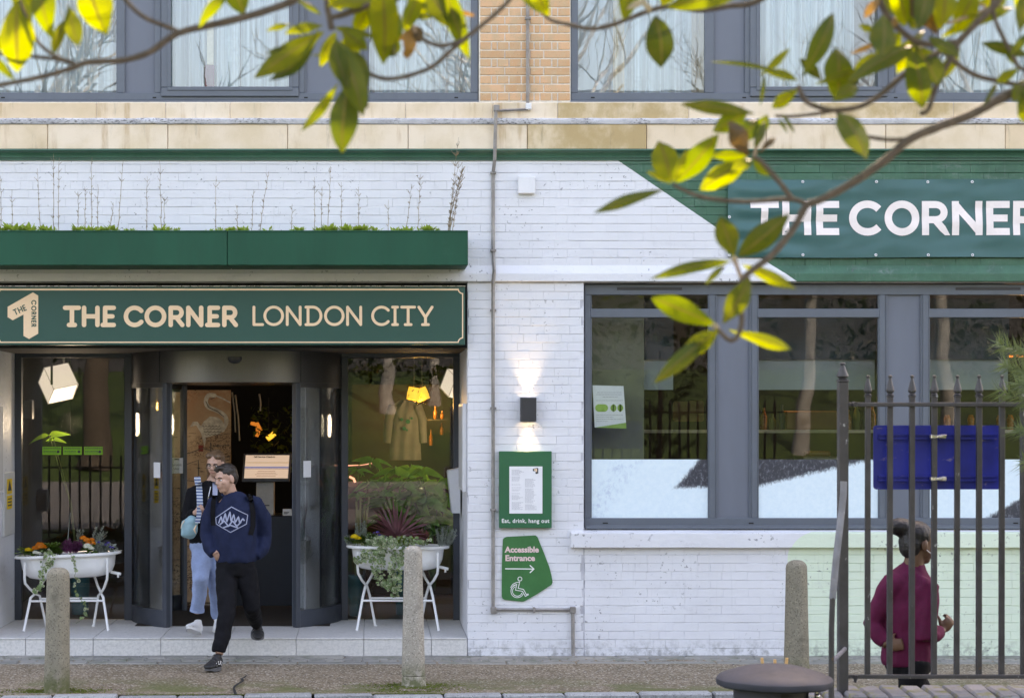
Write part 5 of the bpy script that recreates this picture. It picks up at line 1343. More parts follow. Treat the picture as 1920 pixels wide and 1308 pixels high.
for i, (a, b, tlt, lab) in enumerate(((776, 738, 10, 'left one of two yellow lampshades with black dashes behind the right pane'), (791, 739, -22, 'right one of two yellow lampshades with black dashes behind the right pane'))):
    c = P(a, b, y+i*.1); t = thing('dashed_lamp', lab, 'lamp', c, 'yellow dashed lamps'); m_ = MB(); m_.lathe([(.068, -.068), (.072, 0), (.066, .068)], 0, 0, 20, cap=False)
    Rm = Matrix.Rotation(R(tlt), 3, 'Y'); m_.v = [tuple(c+Rm @ Vector(v)) for v in m_.v]; m_.build('shade', 'lamp_gold', t)
    rr = random.Random(i)
    for k in range(16):
        aa = rr.uniform(0, 6.28); zz = rr.uniform(-.055, .055); an = rr.choice((0, 1.57, .8)); m_ = MB(); u = Vector((-math.sin(aa), math.cos(aa), 0)); n_ = Vector((math.cos(aa), math.sin(aa), 0)); d = u*math.cos(an)+Vector((0, 0, 1))*math.sin(an); e = n_.cross(d)
        p = n_*.0735+Vector((0, 0, zz)); m_.add([p+d*.014+e*.004, p-d*.014+e*.004, p-d*.014-e*.004, p+d*.014-e*.004], [(0, 1, 2, 3)]); m_.v = [tuple(c+Rm @ Vector(v)) for v in m_.v]; m_.build('dash', 'print_dark', t, recalc=False)
    m_ = MB(); m_.tube([c+Vector((0, 0, .06)), Vector((c.x, c.y, 3.04))], .004, 5); m_.build('cord', 'lamp_metal', t)
    l = bpy.data.lights.new('bulb', 'POINT'); l.energy = 1.6; l.color = (1, .62, .2); l.shadow_soft_size = .05; lo = bpy.data.objects.new('bulb', l); C.objects.link(lo); lo.parent = t; lo.location = (0, -.02, -.12)
y = 3.7; sf = thing('wall_shelf', 'narrow shelf in the warm lit corner behind the right pane', 'shelf', (PX(812, y), y, PZ(790, y)))
m_ = MB(); m_.box(PX(784, y), PX(838, y), y-.12, y+.12, PZ(788, y), PZ(785.5, y)); m_.build('board', 'room_wall', sf)
simple('amber', (.28, .10, .012), .25, var=.3)
for i, (a, yb, h, lab) in enumerate(((816, 785, 24, 'tall amber bottle on the narrow shelf'), (829, 785, 15, 'short amber bottle at the right end of the narrow shelf'), (808, 835, 30, 'amber vase standing under the narrow shelf'), (828, 815, 22, 'second amber vase hanging right under the narrow shelf'))):
    m_ = MB(); q = P(a, yb, y); s_ = 1/172; m_.lathe([(3*s_, 0), (3.6*s_, h*.15*s_), (3.4*s_, h*.55*s_), (1.4*s_, h*.75*s_), (1.4*s_, h*s_)], q.x, q.y, 12); m_.v = [(x, yy, z+q.z) for x, yy, z in m_.v]; tag(m_.build('amber_bottle', 'amber', smooth=True), lab, 'bottle')
m_ = MB(); m_.box(PX(660, 4.2), PX(845, 4.2), 4.2, 4.24, ST, 2.5); simple('back_panel', (.030, .020, .011), .8, var=.3, scale=2); tag(m_.build('back_screen', 'back_panel'), 'warm brown screen wall behind the shirt and lamps', 'screen')
y = 2.7; pc = thing('pink_chair', 'pink lounge chair with glowing edge behind the doorway and right pane', 'chair', (PX(645, y), y, ST))
simple('pink_fabric', (.10, .035, .03), .8, var=.12, scale=20)
m_ = MB(); m_.tube([P(588, 880, y), P(640, 882, y), P(680, 880, y), P(706, 869, y)], [(.05, .055)]*3+[(.03, .015)], 10, side=(0, 1, 0)); m_.build('backrest', 'pink_fabric', pc, smooth=True)
m_ = MB(); m_.tube([P(588, 871, y-.02), P(640, 873, y-.02), P(680, 872, y-.02), P(707, 866, y-.02)], .007, 6); m_.build('light_edge', 'lamp_pink', pc, smooth=True)
m_ = MB(); m_.tube([P(596, 888, y), P(592, 900, y), P(600, 912, y)], .012, 6); m_.build('armrest', 'lamp_pink', pc, smooth=True)
m_ = MB(); m_.tube([P(655, 893, y), P(663, 897, y), P(666, 904, y)], .012, 6); m_.build('armrest', 'lamp_pink', pc, smooth=True)
m_ = MB(); m_.box(PX(600, y), PX(690, y), y, y+.5, PZ(1000, y), PZ(905, y), .04); m_.build('seat', 'pink_fabric', pc)
for a in (605, 683):
    m_ = MB(); m_.tube([P(a, 1000, y+.1), (PX(a, y), y+.1, ST)], .015, 6); m_.build('leg', 'lamp_metal', pc)
# indoor plants
leafmat('indoor_leaf', (.11, .30, .045), (.35, .6, .06), trans=.3, rough=.3, var=.3); simple('teal_pot', (.012, .115, .125), .4, var=.1); simple('stem_green', (.10, .13, .04), .7)
def leaf_mesh(L, wd, fold=.25, droop=.3, n=6, wp=.5):
    mb = MB()
    for i in range(n+1):
        t = i/n; w_ = wd*(math.sin(math.pi*min(1, t**wp))**.9 if 0 < t < 1 else .02); c = Vector((L*t, 0, -droop*L*t*t))
        mb.v += [(c.x, -w_/2, c.z+fold*w_/2), (c.x, 0, c.z), (c.x, w_/2, c.z+fold*w_/2)]
    for i in range(n):
        for j in range(2): a = i*3+j; mb.f.append((a, a+3, a+4, a+1))
    return mb
lm = leaf_mesh(.27, .088, .2, .35).mesh('leaf', recalc=False, smooth=True); lm.materials.append(M['indoor_leaf'])
def palmate_plant(px, pyb, y, heads, lab, pot=True, sc=1.0, potw=14, poth=36):
    b = P(px, pyb, y); t = thing('potted_plant', lab, 'plant', (b.x, y, ST), 'indoor plants behind the right pane'); z0 = ST
    if pot:
        m_ = MB(); w_ = potw/190; h = poth/190*2; m_.lathe([(w_*.8, z0), (w_, z0+h), (w_*.92, z0+h), (w_*.88, z0+h-.03), (.0001, z0+h-.03)], b.x, y, 24); m_.build('pot', 'teal_pot', t, smooth=True)
    for (hx, hy, dy, r_, nl) in heads:
        c = P(hx, hy, y+dy); st_ = MB(); mid = Vector(((b.x*2+c.x)/3, y+dy*.4, (z0+.3+c.z)/2+.08)); st_.tube([Vector((b.x, y, z0+.25)), mid, c], [.007, .006, .004], 6); st_.build('stem', 'stem_green', t, smooth=True)
        for k in range(nl):
            a = 6.283*k/nl+rv.uniform(-.2, .2); o = inst(lm, 'leaf', c, t, None); o.rotation_euler = Matrix(((math.cos(a), -math.sin(a), 0), (math.sin(a), math.cos(a), 0), (0, 0, 1))).to_euler()
            o.rotation_euler = (rv.uniform(.5, 1.2), rv.uniform(-.2, .35), a); o.scale = (r_*sc, r_*sc, r_*sc)
palmate_plant(760, 1085, 2.05, [(700, 862, .1, .8, 6), (733, 900, 0, 1.0, 7), (770, 878, .2, .9, 7), (790, 905, -.05, 1.1, 7), (712, 925, -.1, .8, 6), (752, 945, 0, 1.1, 7), (815, 925, .1, 1.1, 7), (780, 960, -.1, 1.2, 7), (830, 965, .1, 1.1, 7), (720, 970, 0, .9, 6), (800, 990, 0, 1.2, 7), (845, 900, .3, .9, 6)], 'big potted plant with hand shaped green leaves behind the right flower trough', True, 1.05, 22, 44)
palmate_plant(815, 1090, 1.9, [(790, 880, 0, .9, 7), (822, 905, 0, 1.0, 7), (800, 935, -.05, 1.1, 7), (835, 940, 0, 1.0, 7), (772, 925, 0, 1.0, 7), (842, 985, 0, 1.0, 7), (810, 975, -.05, 1.2, 7), (760, 905, 0, .9, 6), (740, 880, .05, .9, 6), (728, 940, 0, 1.0, 7)], 'leafy plant with hand shaped leaves crowding the right end of the right pane', False, 1.1)
palmate_plant(666, 1085, 1.95, [(690, 905, 0, .8, 5), (668, 925, 0, .7, 5), (672, 880, .1, .7, 5)], 'smaller plant in a teal pot at the left end of the right pane', True, .9, 15, 38)
m_ = MB(); t = thing('cut_stem_plant', 'bundle of pale cut stems behind the right pane beside the door', 'plant', (PX(676, 1.8), 1.8, .9))
for i, (a, b, c_) in enumerate(((668, 940, 672), (676, 930, 674), (684, 945, 678), (692, 930, 680), (672, 955, 676))):
    m2 = MB(); m2.tube([P(c_, 1030, 1.8), P(a, b, 1.8)], .011, 7); simple('stem_pale', (.30, .26, .10), .7) if i == 0 else None; m2.build('stem', 'stem_pale', t)
# left pane: leaf and teal pot
palmate_plant(150, 1085, 2.1, [(100, 822, .1, .5, 3), (92, 815, .1, .8, 2)], 'plant with one round yellow green leaf in a teal pot behind the left pane', True, 1.0, 20, 40)
# upright radiator / framed note next to curved door
y = 2.2; t = thing('framed_note', 'pale framed note hanging inside left of the curved door', 'notice', (PX(281, y), y, PZ(795, y)))
simple('oak', (.25, .16, .08), .6); m_ = MB(); m_.box(PX(270, y), PX(291.5, y), y, y+.02, PZ(796, y), PZ(736, y)); m_.build('frame', 'oak', t); m_ = MB(); m_.box(PX(272.5, y), PX(289, y), y-.002, y+.001, PZ(792, y), PZ(739, y)); m_.build('sheet', 'kiosk_white', t)
# --- kitchen behind the large window
y = .42; m_ = MB(); simple('partition', (.16, .165, .115), .6, var=.12, scale=2); m_.box(PX(1080, y), PX(1207.5, y), y, y+.06, .35, 3.4); tag(m_.build('partition_panel', 'partition'), 'olive grey partition behind the left kitchen pane', 'partition')
y = LW+.04; nt_ = thing('window_notice', 'white paper notice with green badges taped inside the left kitchen pane', 'notice', (PX(1143, y), y, PZ(804, y)))
m_ = MB(); m_.prism([(PX(a, y), PZ(b, y)) for a, b in ((1111, 722), (1169, 723.5), (1174.5, 803), (1115, 801))], y, y+.002); m_.build('sheet', 'paper', nt_)
simple('badge_green', (.30, .48, .10), .6)
for x0, x1 in ((1116, 1140), (1144.5, 1156), (1157.5, 1168.5)):
    m_ = MB(); m_.prism(rrect(PX(x0, y), PX(x1, y), PZ(771.5, y), PZ(757.5, y), .033), y-.0012, y-.0002); m_.build('badge', 'badge_green', nt_)
m_ = MB(); m_.prism([(PX(a, y), PZ(b, y)) for a, b in ((1115, 801), (1174.5, 803), (1173.8, 792), (1145, 796.5))], y-.0012, y-.0002); m_.build('badge', 'badge_green', nt_)
m_ = MB(); rr = random.Random(6)
for yy, x0, x1 in ((735, 1120, 1166), (739, 1118, 1166), (743.5, 1130, 1158), (750, 1117, 1168), (777, 1118, 1168), (781, 1118, 1150), (785, 1118, 1169), (789, 1118, 1140)):
    x = x0
    while x < x1: w_ = rr.uniform(2, 6); m_.box(PX(x, y), PX(min(x+w_, x1), y), y-.0012, y-.0003, PZ(yy+.9, y), PZ(yy, y)); x += w_+1
m_.build('small_print', 'print_grey', nt_)
y = .55; simple('blind', (.27, .31, .31), .8, var=.05)
for a, b, lab in ((1207.5, 1262, 'narrow grey roller blind in the left kitchen pane'), (1412, 1640, 'grey roller blind pulled part down in the middle kitchen pane'), (1735, 1890, 'grey roller blind pulled part down in the right kitchen pane')):
    t = thing('roller_blind', lab, 'blind', (PX((a+b)/2, y), y, PZ(731, y))); m_ = MB(); m_.box(PX(a, y), PX(b, y), y, y+.006, PZ(730.5, y), PZ(674, y)); m_.build('fabric', 'blind', t)
    m_ = MB(); m_.box(PX(a, y), PX(b, y), y-.03, y+.02, PZ(674, y), PZ(560, y)); simple('reflection_dark', (.016, .030, .042), .6) if 'reflection_dark' not in M else None; m_.build('reflection_sheet', 'reflection_dark', t)  # dark blue sheet painted in as the reflection above the blind
y = 1.6; kc = thing('kitchen_counter', 'dark steel kitchen counter behind the large window', 'counter', (PX(1600, y), y, .3)); m_ = MB(); m_.box(2.1, 9.4, y, y+.7, .3, 1.35); m_.build('cabinet', 'room_wall', kc); simple('steel_dull', (.30, .29, .27), .35, metal=.9); m_ = MB(); m_.box(2.05, 9.45, y-.03, y+.72, 1.351, 1.39, .004); m_.build('worktop', 'steel_dull', kc)
m_ = MB(); m_.box(2.1, 9.4, y+.4, y+.72, 1.98, 2.01); tag(m_.build('kitchen_shelf', 'steel_dull'), 'long steel shelf over the kitchen counter', 'shelf')
simple('crate_orange', (.17, .075, .02), .5, var=.15)
for i, (a, b, c_, d, lab) in enumerate(((1262, 1292, 752, 790, 'left orange tray leaning on the kitchen shelf'), (1290, 1320, 750, 790, 'right orange tray leaning on the kitchen shelf'))):
    yy = y+.5; m_ = MB(); m_.prism(rrect(PX(a, yy), PX(b, yy), PZ(d, yy), PZ(c_, yy), .03), yy, yy+.02); tr_ = m_.build('serving_tray', 'crate_orange'); tag(tr_, lab, 'tray', 'orange trays')
yy = y+.15; mwv = thing('microwave', 'microwave oven on the kitchen counter behind the middle pane', 'microwave', (PX(1545, yy), yy, 1.39)); m_ = MB(); m_.box(PX(1505, yy), PX(1572, yy), yy, yy+.4, 1.392, 1.75, .01); m_.build('case', 'steel_dull', mwv)
m_ = MB(); m_.box(PX(1508, yy), PX(1543, yy), yy-.006, yy-.001, 1.42, 1.72); m_.build('door', 'lamp_metal', mwv)
for i in range(6):
    for j in range(3): m_ = MB(); m_.box(PX(1549+j*6, yy), PX(1553.5+j*6, yy), yy-.004, yy-.0005, 1.44+i*.04, 1.465+i*.04); m_.build('button', 'kiosk_white', mwv)
m_ = MB(); m_.box(PX(1520, yy), PX(1560, yy), yy+.05, yy+.3, 1.752, 1.80, .012); tag(m_.build('tray_stack', 'crate_orange'), 'low orange dish on top of the microwave oven', 'dish')
for i, a in enumerate((1745, 1790, 1835, 1890, 1910)):
    yy = y+.3; m_ = MB(); q = P(a, 760, yy); m_.lathe([(.03, 2.012-q.z), (.035, 2.12-q.z), (.02, 2.16-q.z)], q.x, yy+.25, 12); m_.v = [(x, v, z+q.z) for x, v, z in m_.v]; m_.build('jar', 'lamp_orange' if i in (0,) else 'amber'); tag(bpy.data.objects[-1] if False else C.objects[-1], ('glowing orange', 'first amber', 'second amber', 'third amber', 'last amber')[i]+' jar on the kitchen shelf behind the right pane', 'jar', 'jars on the kitchen shelf')  # first jar is no lamp; its orange glow is put in as emission
for i, (a, b) in enumerate(((1893, 668), (1912, 667))):
    yy = 2.6; q = P(a, b, yy); m_ = MB(); m_.lathe([(.035, -.01), (.035, .01)], q.x, q.y, 12); m_.v = [(x, v, z+q.z) for x, v, z in m_.v]; o = m_.build('ceiling_spot', 'lamp_orange'); l = bpy.data.lights.new('bulb', 'POINT'); l.energy = 2.4; l.color = (1, .62, .3); l.shadow_soft_size = .04; lo = bpy.data.objects.new('bulb', l); C.objects.link(lo); lo.parent = o; lo.location = (-1.2*(1-i)*2.0, -.3, -.1); tag(o, ('left', 'right')[i]+' of two small orange ceiling spots behind the right kitchen pane', 'lamp', 'orange ceiling spots')  # left point light sits far from its spot, added to brighten the counter
# --- curtains upstairs
def curtain(px0, px1, col, lab, y=.40, seed=0):
    nm = 'curtain_cloth_%s' % col[0]
    if nm not in M:
        n = NT(nm); p = n.pos(); base = col[1]
        c = n.mix(n.ramp(n.noise(n.scale(p, (20, 1, .3)), 2.2, 4), .3, .7), tuple(v*.72 for v in base), base); n.set(Base_Color=c, Roughness=.85); M[nm] = n.m
    x0, x1 = PX(px0, y), PX(px1, y); n_ = int((x1-x0)/.006); rs = random.Random(seed); ph = rs.uniform(0, 9); mb = MB(); zb, zt = PZ(178, y), 7.9
    for i in range(n_+1):
        x = x0+(x1-x0)*i/n_; f = .045*math.sin(x*44+1.6*math.sin(x*5+ph)+ph)+.014*math.sin(x*97+ph*2)+.012*noise.noise(Vector((x*7, ph, 0)))
        mb.v += [(x, y+f, zb), (x, y+f*.9, (zb+zt)/2), (x, y+f*.8, zt)]
    for i in range(n_):
        for j in range(2): a = i*3+j; mb.f.append((a, a+3, a+4, a+1))
    tag(mb.build('curtain', M[nm], smooth=True, recalc=False), lab, 'curtain', 'pale curtains upstairs')
TEAL, CREAMC = ('a', (.62, .75, .78)), ('b', (.70, .66, .52))
curtain(-60, 226, TEAL, 'pale teal curtain in the leftmost upstairs pane', seed=1); curtain(308, 450, TEAL, 'pale teal curtain, left half of the left upstairs casement', seed=2)
curtain(452, 556, TEAL, 'pale teal curtain, right half of the left upstairs casement', .46, seed=3); curtain(682, 900, TEAL, 'pale teal curtain in the upstairs pane left of the tan brick pier', seed=4)
curtain(1150, 1170, CREAMC, 'narrow cream curtain edge right of the tan brick pier', seed=5); curtain(1165, 1296, TEAL, 'pale teal curtain in the upstairs pane right of the tan brick pier', .45, seed=6); curtain(1294, 1336, CREAMC, 'cream curtain strip beside the right upstairs casement', .5, seed=7)
curtain(1415, 1600, TEAL, 'pale teal curtain in the right upstairs casement', seed=8); curtain(1745, 2010, TEAL, 'pale teal curtain in the rightmost upstairs pane', seed=9)
y = .36; cl = thing('column_lamp', 'pale column with dark red foot behind the left upstairs casement', 'lamp', (PX(393, y), y, PZ(164, y))); simple('wine', (.12, .012, .045), .6); simple('cream_wall', (.66, .63, .50), .7)
m_ = MB(); m_.box(PX(385, y), PX(402.5, y), y-.05, y, PZ(175, y), PZ(124, y), .006); m_.build('foot', 'wine', cl); m_ = MB(); m_.box(PX(389, y), PX(401, y), y-.045, y-.01, PZ(123.5, y), 7.5, .004); m_.build('column', 'cream_wall', cl)
y = .5; m_ = MB(); simple('blind_upper', (.42, .53, .57), .8, var=.1, scale=2, stretch=(8, 1, .5)); m_.box(PX(1080, y), PX(1150, y), y, y+.01, PZ(180, y), 7.9); tag(m_.build('flat_blind', 'blind_upper'), 'flat blue grey blind in the upstairs pane right of the tan brick pier', 'blind')

# --- things standing about in the kitchen
def kit(nm, mb, mat, lab, cat, grp=None, sm=True): return tag(mb.build(nm, mat, smooth=sm), lab, cat, grp)
yy = 1.75
m_ = MB(); m_.box(PX(1425, yy), PX(1480, yy), yy, yy+.4, 1.392, 1.72, .02); cmx = kit('coffee_machine', m_, 'lamp_metal', 'black coffee machine at the left end of the middle kitchen pane', 'coffee machine', None, False)
m_ = MB(); m_.box(PX(1430, yy), PX(1475, yy), yy-.02, yy-.001, 1.62, 1.69, .006); m_.build('control_panel', 'steel_dull', cmx)
for a in (1440, 1462):
    m_ = MB(); m_.tube([(PX(a, yy), yy-.03, 1.60), (PX(a, yy), yy-.03, 1.54)], .012, 8); m_.build('spout', 'steel_dull', cmx)
for i, (a, r_, h, mt) in enumerate(((1232, .10, .20, 'steel_dull'), (1278, .13, .16, 'lamp_metal'), (1308, .08, .24, 'steel_dull'))):
    q = P(a, 800, yy+.1); m_ = MB(); m_.lathe([(r_*.9, 1.393), (r_, 1.41), (r_, 1.39+h), (r_*1.06, 1.395+h), (r_*.98, 1.39+h), (.0001, 1.43+h)], q.x, q.y, 20); kit('cooking_pot', m_, mt, ('steel pot at the left', 'wide black pot in the middle', 'tall steel pot at the right')[i]+' on the counter behind the left kitchen pane', 'pot', 'pots on the kitchen counter')
for i, a in enumerate((1432, 1448, 1466, 1590, 1606, 1622, 1636)):
    q = P(a, 760, 2.2); h = (.22, .16, .25, .2, .27, .18, .24)[i]; m_ = MB(); m_.lathe([(.032, 2.012), (.035, 2.012+h*.6), (.014, 2.012+h*.8), (.014, 2.012+h)], q.x, q.y, 12); kit('bottle', m_, ('amber', 'stem_green', 'lamp_metal')[i % 3], ('first', 'second', 'third', 'fourth', 'fifth', 'sixth', 'last')[i]+' bottle from the left on the kitchen shelf in the middle pane', 'bottle', 'bottles on the kitchen shelf')
m_ = MB(); m_.box(PX(1475, 2.1), PX(1580, 2.1), 2.12, 2.3, 2.013, 2.2, .01); kit('wooden_crate', m_, 'crate_orange', 'low orange brown crate on the kitchen shelf in the middle pane', 'crate', None, False)
m_ = MB(); m_.box(PX(1745, 1.7), PX(1800, 1.7), 1.75, 2.1, 1.392, 1.65, .015); kit('toaster', m_, 'steel_dull', 'steel toaster on the counter behind the right kitchen pane', 'toaster', None, False)
# ================================================================ FLOWER TROUGHS
simple('enamel', (.86, .86, .85), .22, var=.03, scale=4, dirt=((.55, .53, .5), .25), spec=.5)
rf = random.Random(21)
leafmat('leaf_green', (.09, .17, .04), (.22, .36, .05), var=.45); leafmat('leaf_silver', (.36, .41, .37), (.4, .45, .35), var=.3); leafmat('heather', (.26, .08, .20), (.3, .1, .2), var=.5)
leafmat('petal_yellow', (.80, .55, .01), (.9, .7, .02), rough=.6, var=.12); leafmat('petal_orange', (.80, .22, .008), (.9, .4, .01), rough=.6, var=.3); leafmat('petal_white', (.75, .75, .62), (.8, .8, .6), rough=.6, var=.08)
leafmat('petal_blue', (.10, .08, .45), (.2, .15, .6), rough=.6, var=.3); leafmat('cordyline', (.15, .060, .070), (.30, .08, .09), trans=.2, rough=.4, var=.4); leafmat('ivy_leaf', (.14, .21, .085), (.3, .42, .12), trans=.25, var=.5); leafmat('ivy_pale', (.58, .60, .40), (.5, .55, .3), trans=.25, var=.2)
leafmat('rusty_leaf', (.32, .11, .11), (.35, .15, .1), var=.4)
def stadium(a, b, n=12):
    """plan outline of a bath with round ends, half length a, half width b"""
    o = []
    for i in range(n+1): t = -math.pi/2+math.pi*i/n; o.append((a-b+b*math.cos(t), b*math.sin(t)))
    for i in range(n+1): t = math.pi/2+math.pi*i/n; o.append((-(a-b)+b*math.cos(t), b*math.sin(t)))
    return o
def bath(lab, cx, cy, a, zr, zb, yaw, tilt):
    t = thing('flower_trough', lab, 'planter', (cx, cy, ST)); Rm = Matrix.Rotation(yaw, 3, 'Z') @ Matrix.Rotation(-tilt, 3, 'Y'); o = Vector((cx, cy, zr))
    def tr(mb): mb.v = [tuple(o+Rm @ Vector((v[0], v[1], v[2]-zr))) for v in mb.v]; return mb
    H = zr-zb; b = .20
    rings = [(.60, .42, 0), (.74, .62, .015), (.83, .78, .05), (.875, .86, .10), (.895, .89, .17), (.90, .90, H-.035), (.90, .9, H-.02), (1.0, 1.08, H-.022), (1.012, 1.10, H-.012), (1.0, 1.08, H+.004), (.95, .99, H+.003), (.88, .87, H-.01), (.86, .84, H-.06)]
    m_ = MB(); k = None
    for fa, fb, z in rings:
        s_ = stadium(a*fa, b*fb); k = len(s_); m_.v += [(x, y, zb+z) for x, y in s_]
    for r_ in range(len(rings)-1):
        for i in range(k):
            q = r_*k+i; q2 = r_*k+(i+1) % k; m_.f.append((q, q2, q2+k, q+k))
    m_.f.append(tuple(range(k))[::-1]); tr(m_).build('basin', 'enamel', t, smooth=45)
    m_ = MB(); s_ = stadium(a*.865, b*.85); m_.v = [(x, y, zr-.045+.012*noise.noise(Vector((x*14, y*14, 0)))) for x, y in s_]; m_.f = [tuple(range(len(s_)))]; tr(m_).build('soil', 'soil', t)
    m_ = MB(); m_.tube([(a*.80, 0, zb+.03), (a*.98, -.05, zb+.012)], .014, 10); m_.tube([(a*.93, -.04, zb+.018), (a*.93, -.04, zb-.02)], .010, 8); tr(m_).build('drain_spout', 'enamel', t, smooth=40)
    r0 = .0125; fr = a*.62
    for sgn in (-1, 1):
        for u in (-1, 1):
            tx = fr*sgn
            o1, o2 = -sgn*u*.075, sgn*u*.085
            p = [(tx+o1, u*.20, zr-.05), (tx+o1, u*.20, zb+.03), (tx+o1*.95, u*.185, zb-.02), (tx+o1*.5, u*.12, zb-.09), (tx+o2*.08, u*-.008, zb-.155), (tx+o2*.35, -u*.11, ST+.30), (tx+o2*.95, -u*.20, ST+.012), (tx+o2, -u*.203, ST)]
            pp = [o+Matrix.Rotation(yaw, 3, 'Z') @ Vector((x, y, z-zr+(x*math.sin(tilt) if z > zb-.05 else 0))) for x, y, z in p]
            m_ = MB(); m_.tube(pp, [r0]*7+[r0*1.5], 10, side=(1, 0, 0)); m_.build('leg', 'enamel', t, smooth=50)
    for u in (-1, 1):
        e_ = fr-u*.04; p = [(-e_, u*.125, ST+.27), (e_, u*.125, ST+.27)]; m_ = MB(); m_.tube([o+Matrix.Rotation(yaw, 3, 'Z') @ Vector((x, y, z-zr)) for x, y, z in p], r0*.85, 8); m_.build('stretcher', 'enamel', t, smooth=50)
    return t
TLY, TRY = .75, .78
bath('white enamel bath trough on crossed legs with marigolds and heather, left of the door', PX(127.5, TLY), TLY, (PX(228, TLY)-PX(28, TLY))/2*.985, PZ(1037, TLY), PZ(1082, TLY), R(4), R(2.6))
bath('white enamel bath trough with dark red cordyline and ivy, right of the door', PX(746, TRY), TRY, (PX(843, TRY)-PX(648.5, TRY))/2*.985, PZ(1022, TRY), PZ(1067, TRY), R(-1), R(-.35))
def leaves_at(mb, c, r, n, L, wd=.28, flat=.6):
    for _ in range(n):
        a = rf.uniform(0, 6.283); el = rf.uniform(-.2, 1.3)*flat; rr = r*math.sqrt(rf.random()); l = L*rf.uniform(.55, 1.25)
        b = Vector((c.x+rr*math.cos(a)*1.2, c.y+rr*math.sin(a)*.7, c.z+rf.uniform(-.3, .5)*r)); d = Vector((math.cos(a)*math.cos(el), math.sin(a)*math.cos(el)*.8, math.sin(el)))
        s_ = d.cross(Vector((rf.uniform(-.4, .4), rf.uniform(-.4, .4), 1))).normalized()*l*wd; m = b+d*l*.5+Vector((0, 0, l*.08))
        mb.add([b, m+s_, b+d*l, m-s_, m], [(0, 1, 4), (1, 2, 4), (2, 3, 4), (3, 0, 4)])
def bloom(mb, c, r, layers=4, ruffle=1.0):
    """ruffled head made of many small petals"""
    for ly in range(layers):
        n_ = 5+ly*4; el = math.pi/2*(1-ly/(layers-.4))
        for k in range(n_):
            a = 6.283*(k+.5*(ly % 2))/n_+rf.uniform(-.15, .15); d = Vector((math.cos(a)*math.cos(el), math.sin(a)*math.cos(el), math.sin(el)*.85)); p = c+d*r*rf.uniform(.85, 1.08)
            u = Vector((-math.sin(a), math.cos(a), 0)); w_ = d.cross(u); s_ = r*.42*ruffle
            q = [p-u*s_*.8-w_*s_*.5, p-u*s_*.9+w_*s_*.5+d*s_*rf.uniform(-.2, .5), p+w_*s_*.8+d*s_*.3, p+u*s_*.9+w_*s_*.5+d*s_*rf.uniform(-.2, .5), p+u*s_*.8-w_*s_*.5]
            mb.add(q+[c], [(0, 1, 2), (0, 2, 4), (2, 3, 4), (0, 4, 5)])
def flower_plant(nm, lab, heads, mat, y, foliage=None, cat='flower', leafm='leaf_green', grp=None):
    c0 = P(heads[0][0], heads[0][1], y); t = thing(nm, lab, cat, (c0.x, y, c0.z-.06), grp); fm_ = MB()
    for (px_, py_, r_, dy) in heads:
        c = P(px_, py_, y+dy); m_ = MB(); bloom(m_, c, r_); m_.build('flower', mat, t, recalc=False)
        fm_.tube([c-Vector((rf.uniform(-.02, .02), 0, .09)), c], .003, 4)
        leaves_at(fm_, c-Vector((0, -.01, .045)), .05, 16, .05)
    for (px_, py_, r_, n_, L) in (foliage or []): leaves_at(fm_, P(px_, py_, y), r_, n_, L)
    tag(fm_.build('foliage', leafm, t, recalc=False), kind='stuff'); return t
def spiky(nm, lab, cat, px_, py0, py1, wpx, n, mat, y, L=.02, lean=0.0, wd=.22, dens=26):
    b = P(px_, py1, y); t = None; m_ = MB(); hh = PZ(py0, y)-PZ(py1, y); hw = wpx/2/205
    for k in range(n):
        a = rf.uniform(-1, 1); top = b+Vector((a*hw+lean*hh*rf.uniform(.5, 1.1), rf.uniform(-.6, .6)*min(hw, .08), hh*rf.uniform(.55, 1.0)*(1-.25*abs(a)))); base = b+Vector((a*hw*.5, rf.uniform(-.03, .03), 0))
        mid = (base+top)/2+Vector((rf.uniform(-.01, .01), 0, 0)); m_.tube([base, mid, top], [.0022, .0018, .001], 3, cap=False)
        for i in range(dens):
            q = rf.uniform(.1, 1); p = base.lerp(mid, q*2) if q < .5 else mid.lerp(top, q*2-1); an = rf.uniform(0, 6.28); d = Vector((math.cos(an), math.sin(an), rf.uniform(.2, 1.2))).normalized()*L*rf.uniform(.6, 1.3); s_ = d.cross(Vector((0, .3, 1))).normalized()*L*wd
            m_.add([p-s_*.5, p+d*.6-s_, p+d, p+d*.6+s_, p+s_*.5], [(0, 1, 2, 3, 4)])
    o = m_.build(nm, mat, recalc=False); return tag(o, lab, cat)
y = TLY
flower_plant('marigold', 'single bright yellow marigold at the left end of the left trough', [(53.5, 1032, .030, -.06), (59, 1033, .024, -.04)], 'petal_yellow', y, [(46, 1034, .05, 40, .05), (60, 1038, .05, 30, .05)])
flower_plant('marigold', 'big ruffled orange marigold near the left end of the left trough', [(75, 1026, .048, -.08), (67, 1029, .033, -.08), (82, 1027, .030, -.05)], 'petal_orange', y, [(88, 1030, .05, 40, .05)])
flower_plant('primrose', 'white primrose under the orange marigold in the left trough', [(66, 1037, .026, -.13), (73, 1038, .022, -.13)], 'petal_white', y, [(70, 1041, .04, 16, .04)])
flower_plant('marigold', 'orange marigolds standing high above the right half of the left trough', [(156, 1010, .032, .02), (163, 1014, .032, 0), (172, 1013, .026, .02), (174, 1020, .03, -.03), (165, 1020, .028, -.05)], 'petal_orange', y, [(166, 1022, .05, 40, .05)])
flower_plant('primrose', 'white round primrose head at the right half of the left trough', [(164, 1026, .040, -.10), (171, 1029, .026, -.11)], 'petal_white', y, [(160, 1032, .04, 20, .04)])
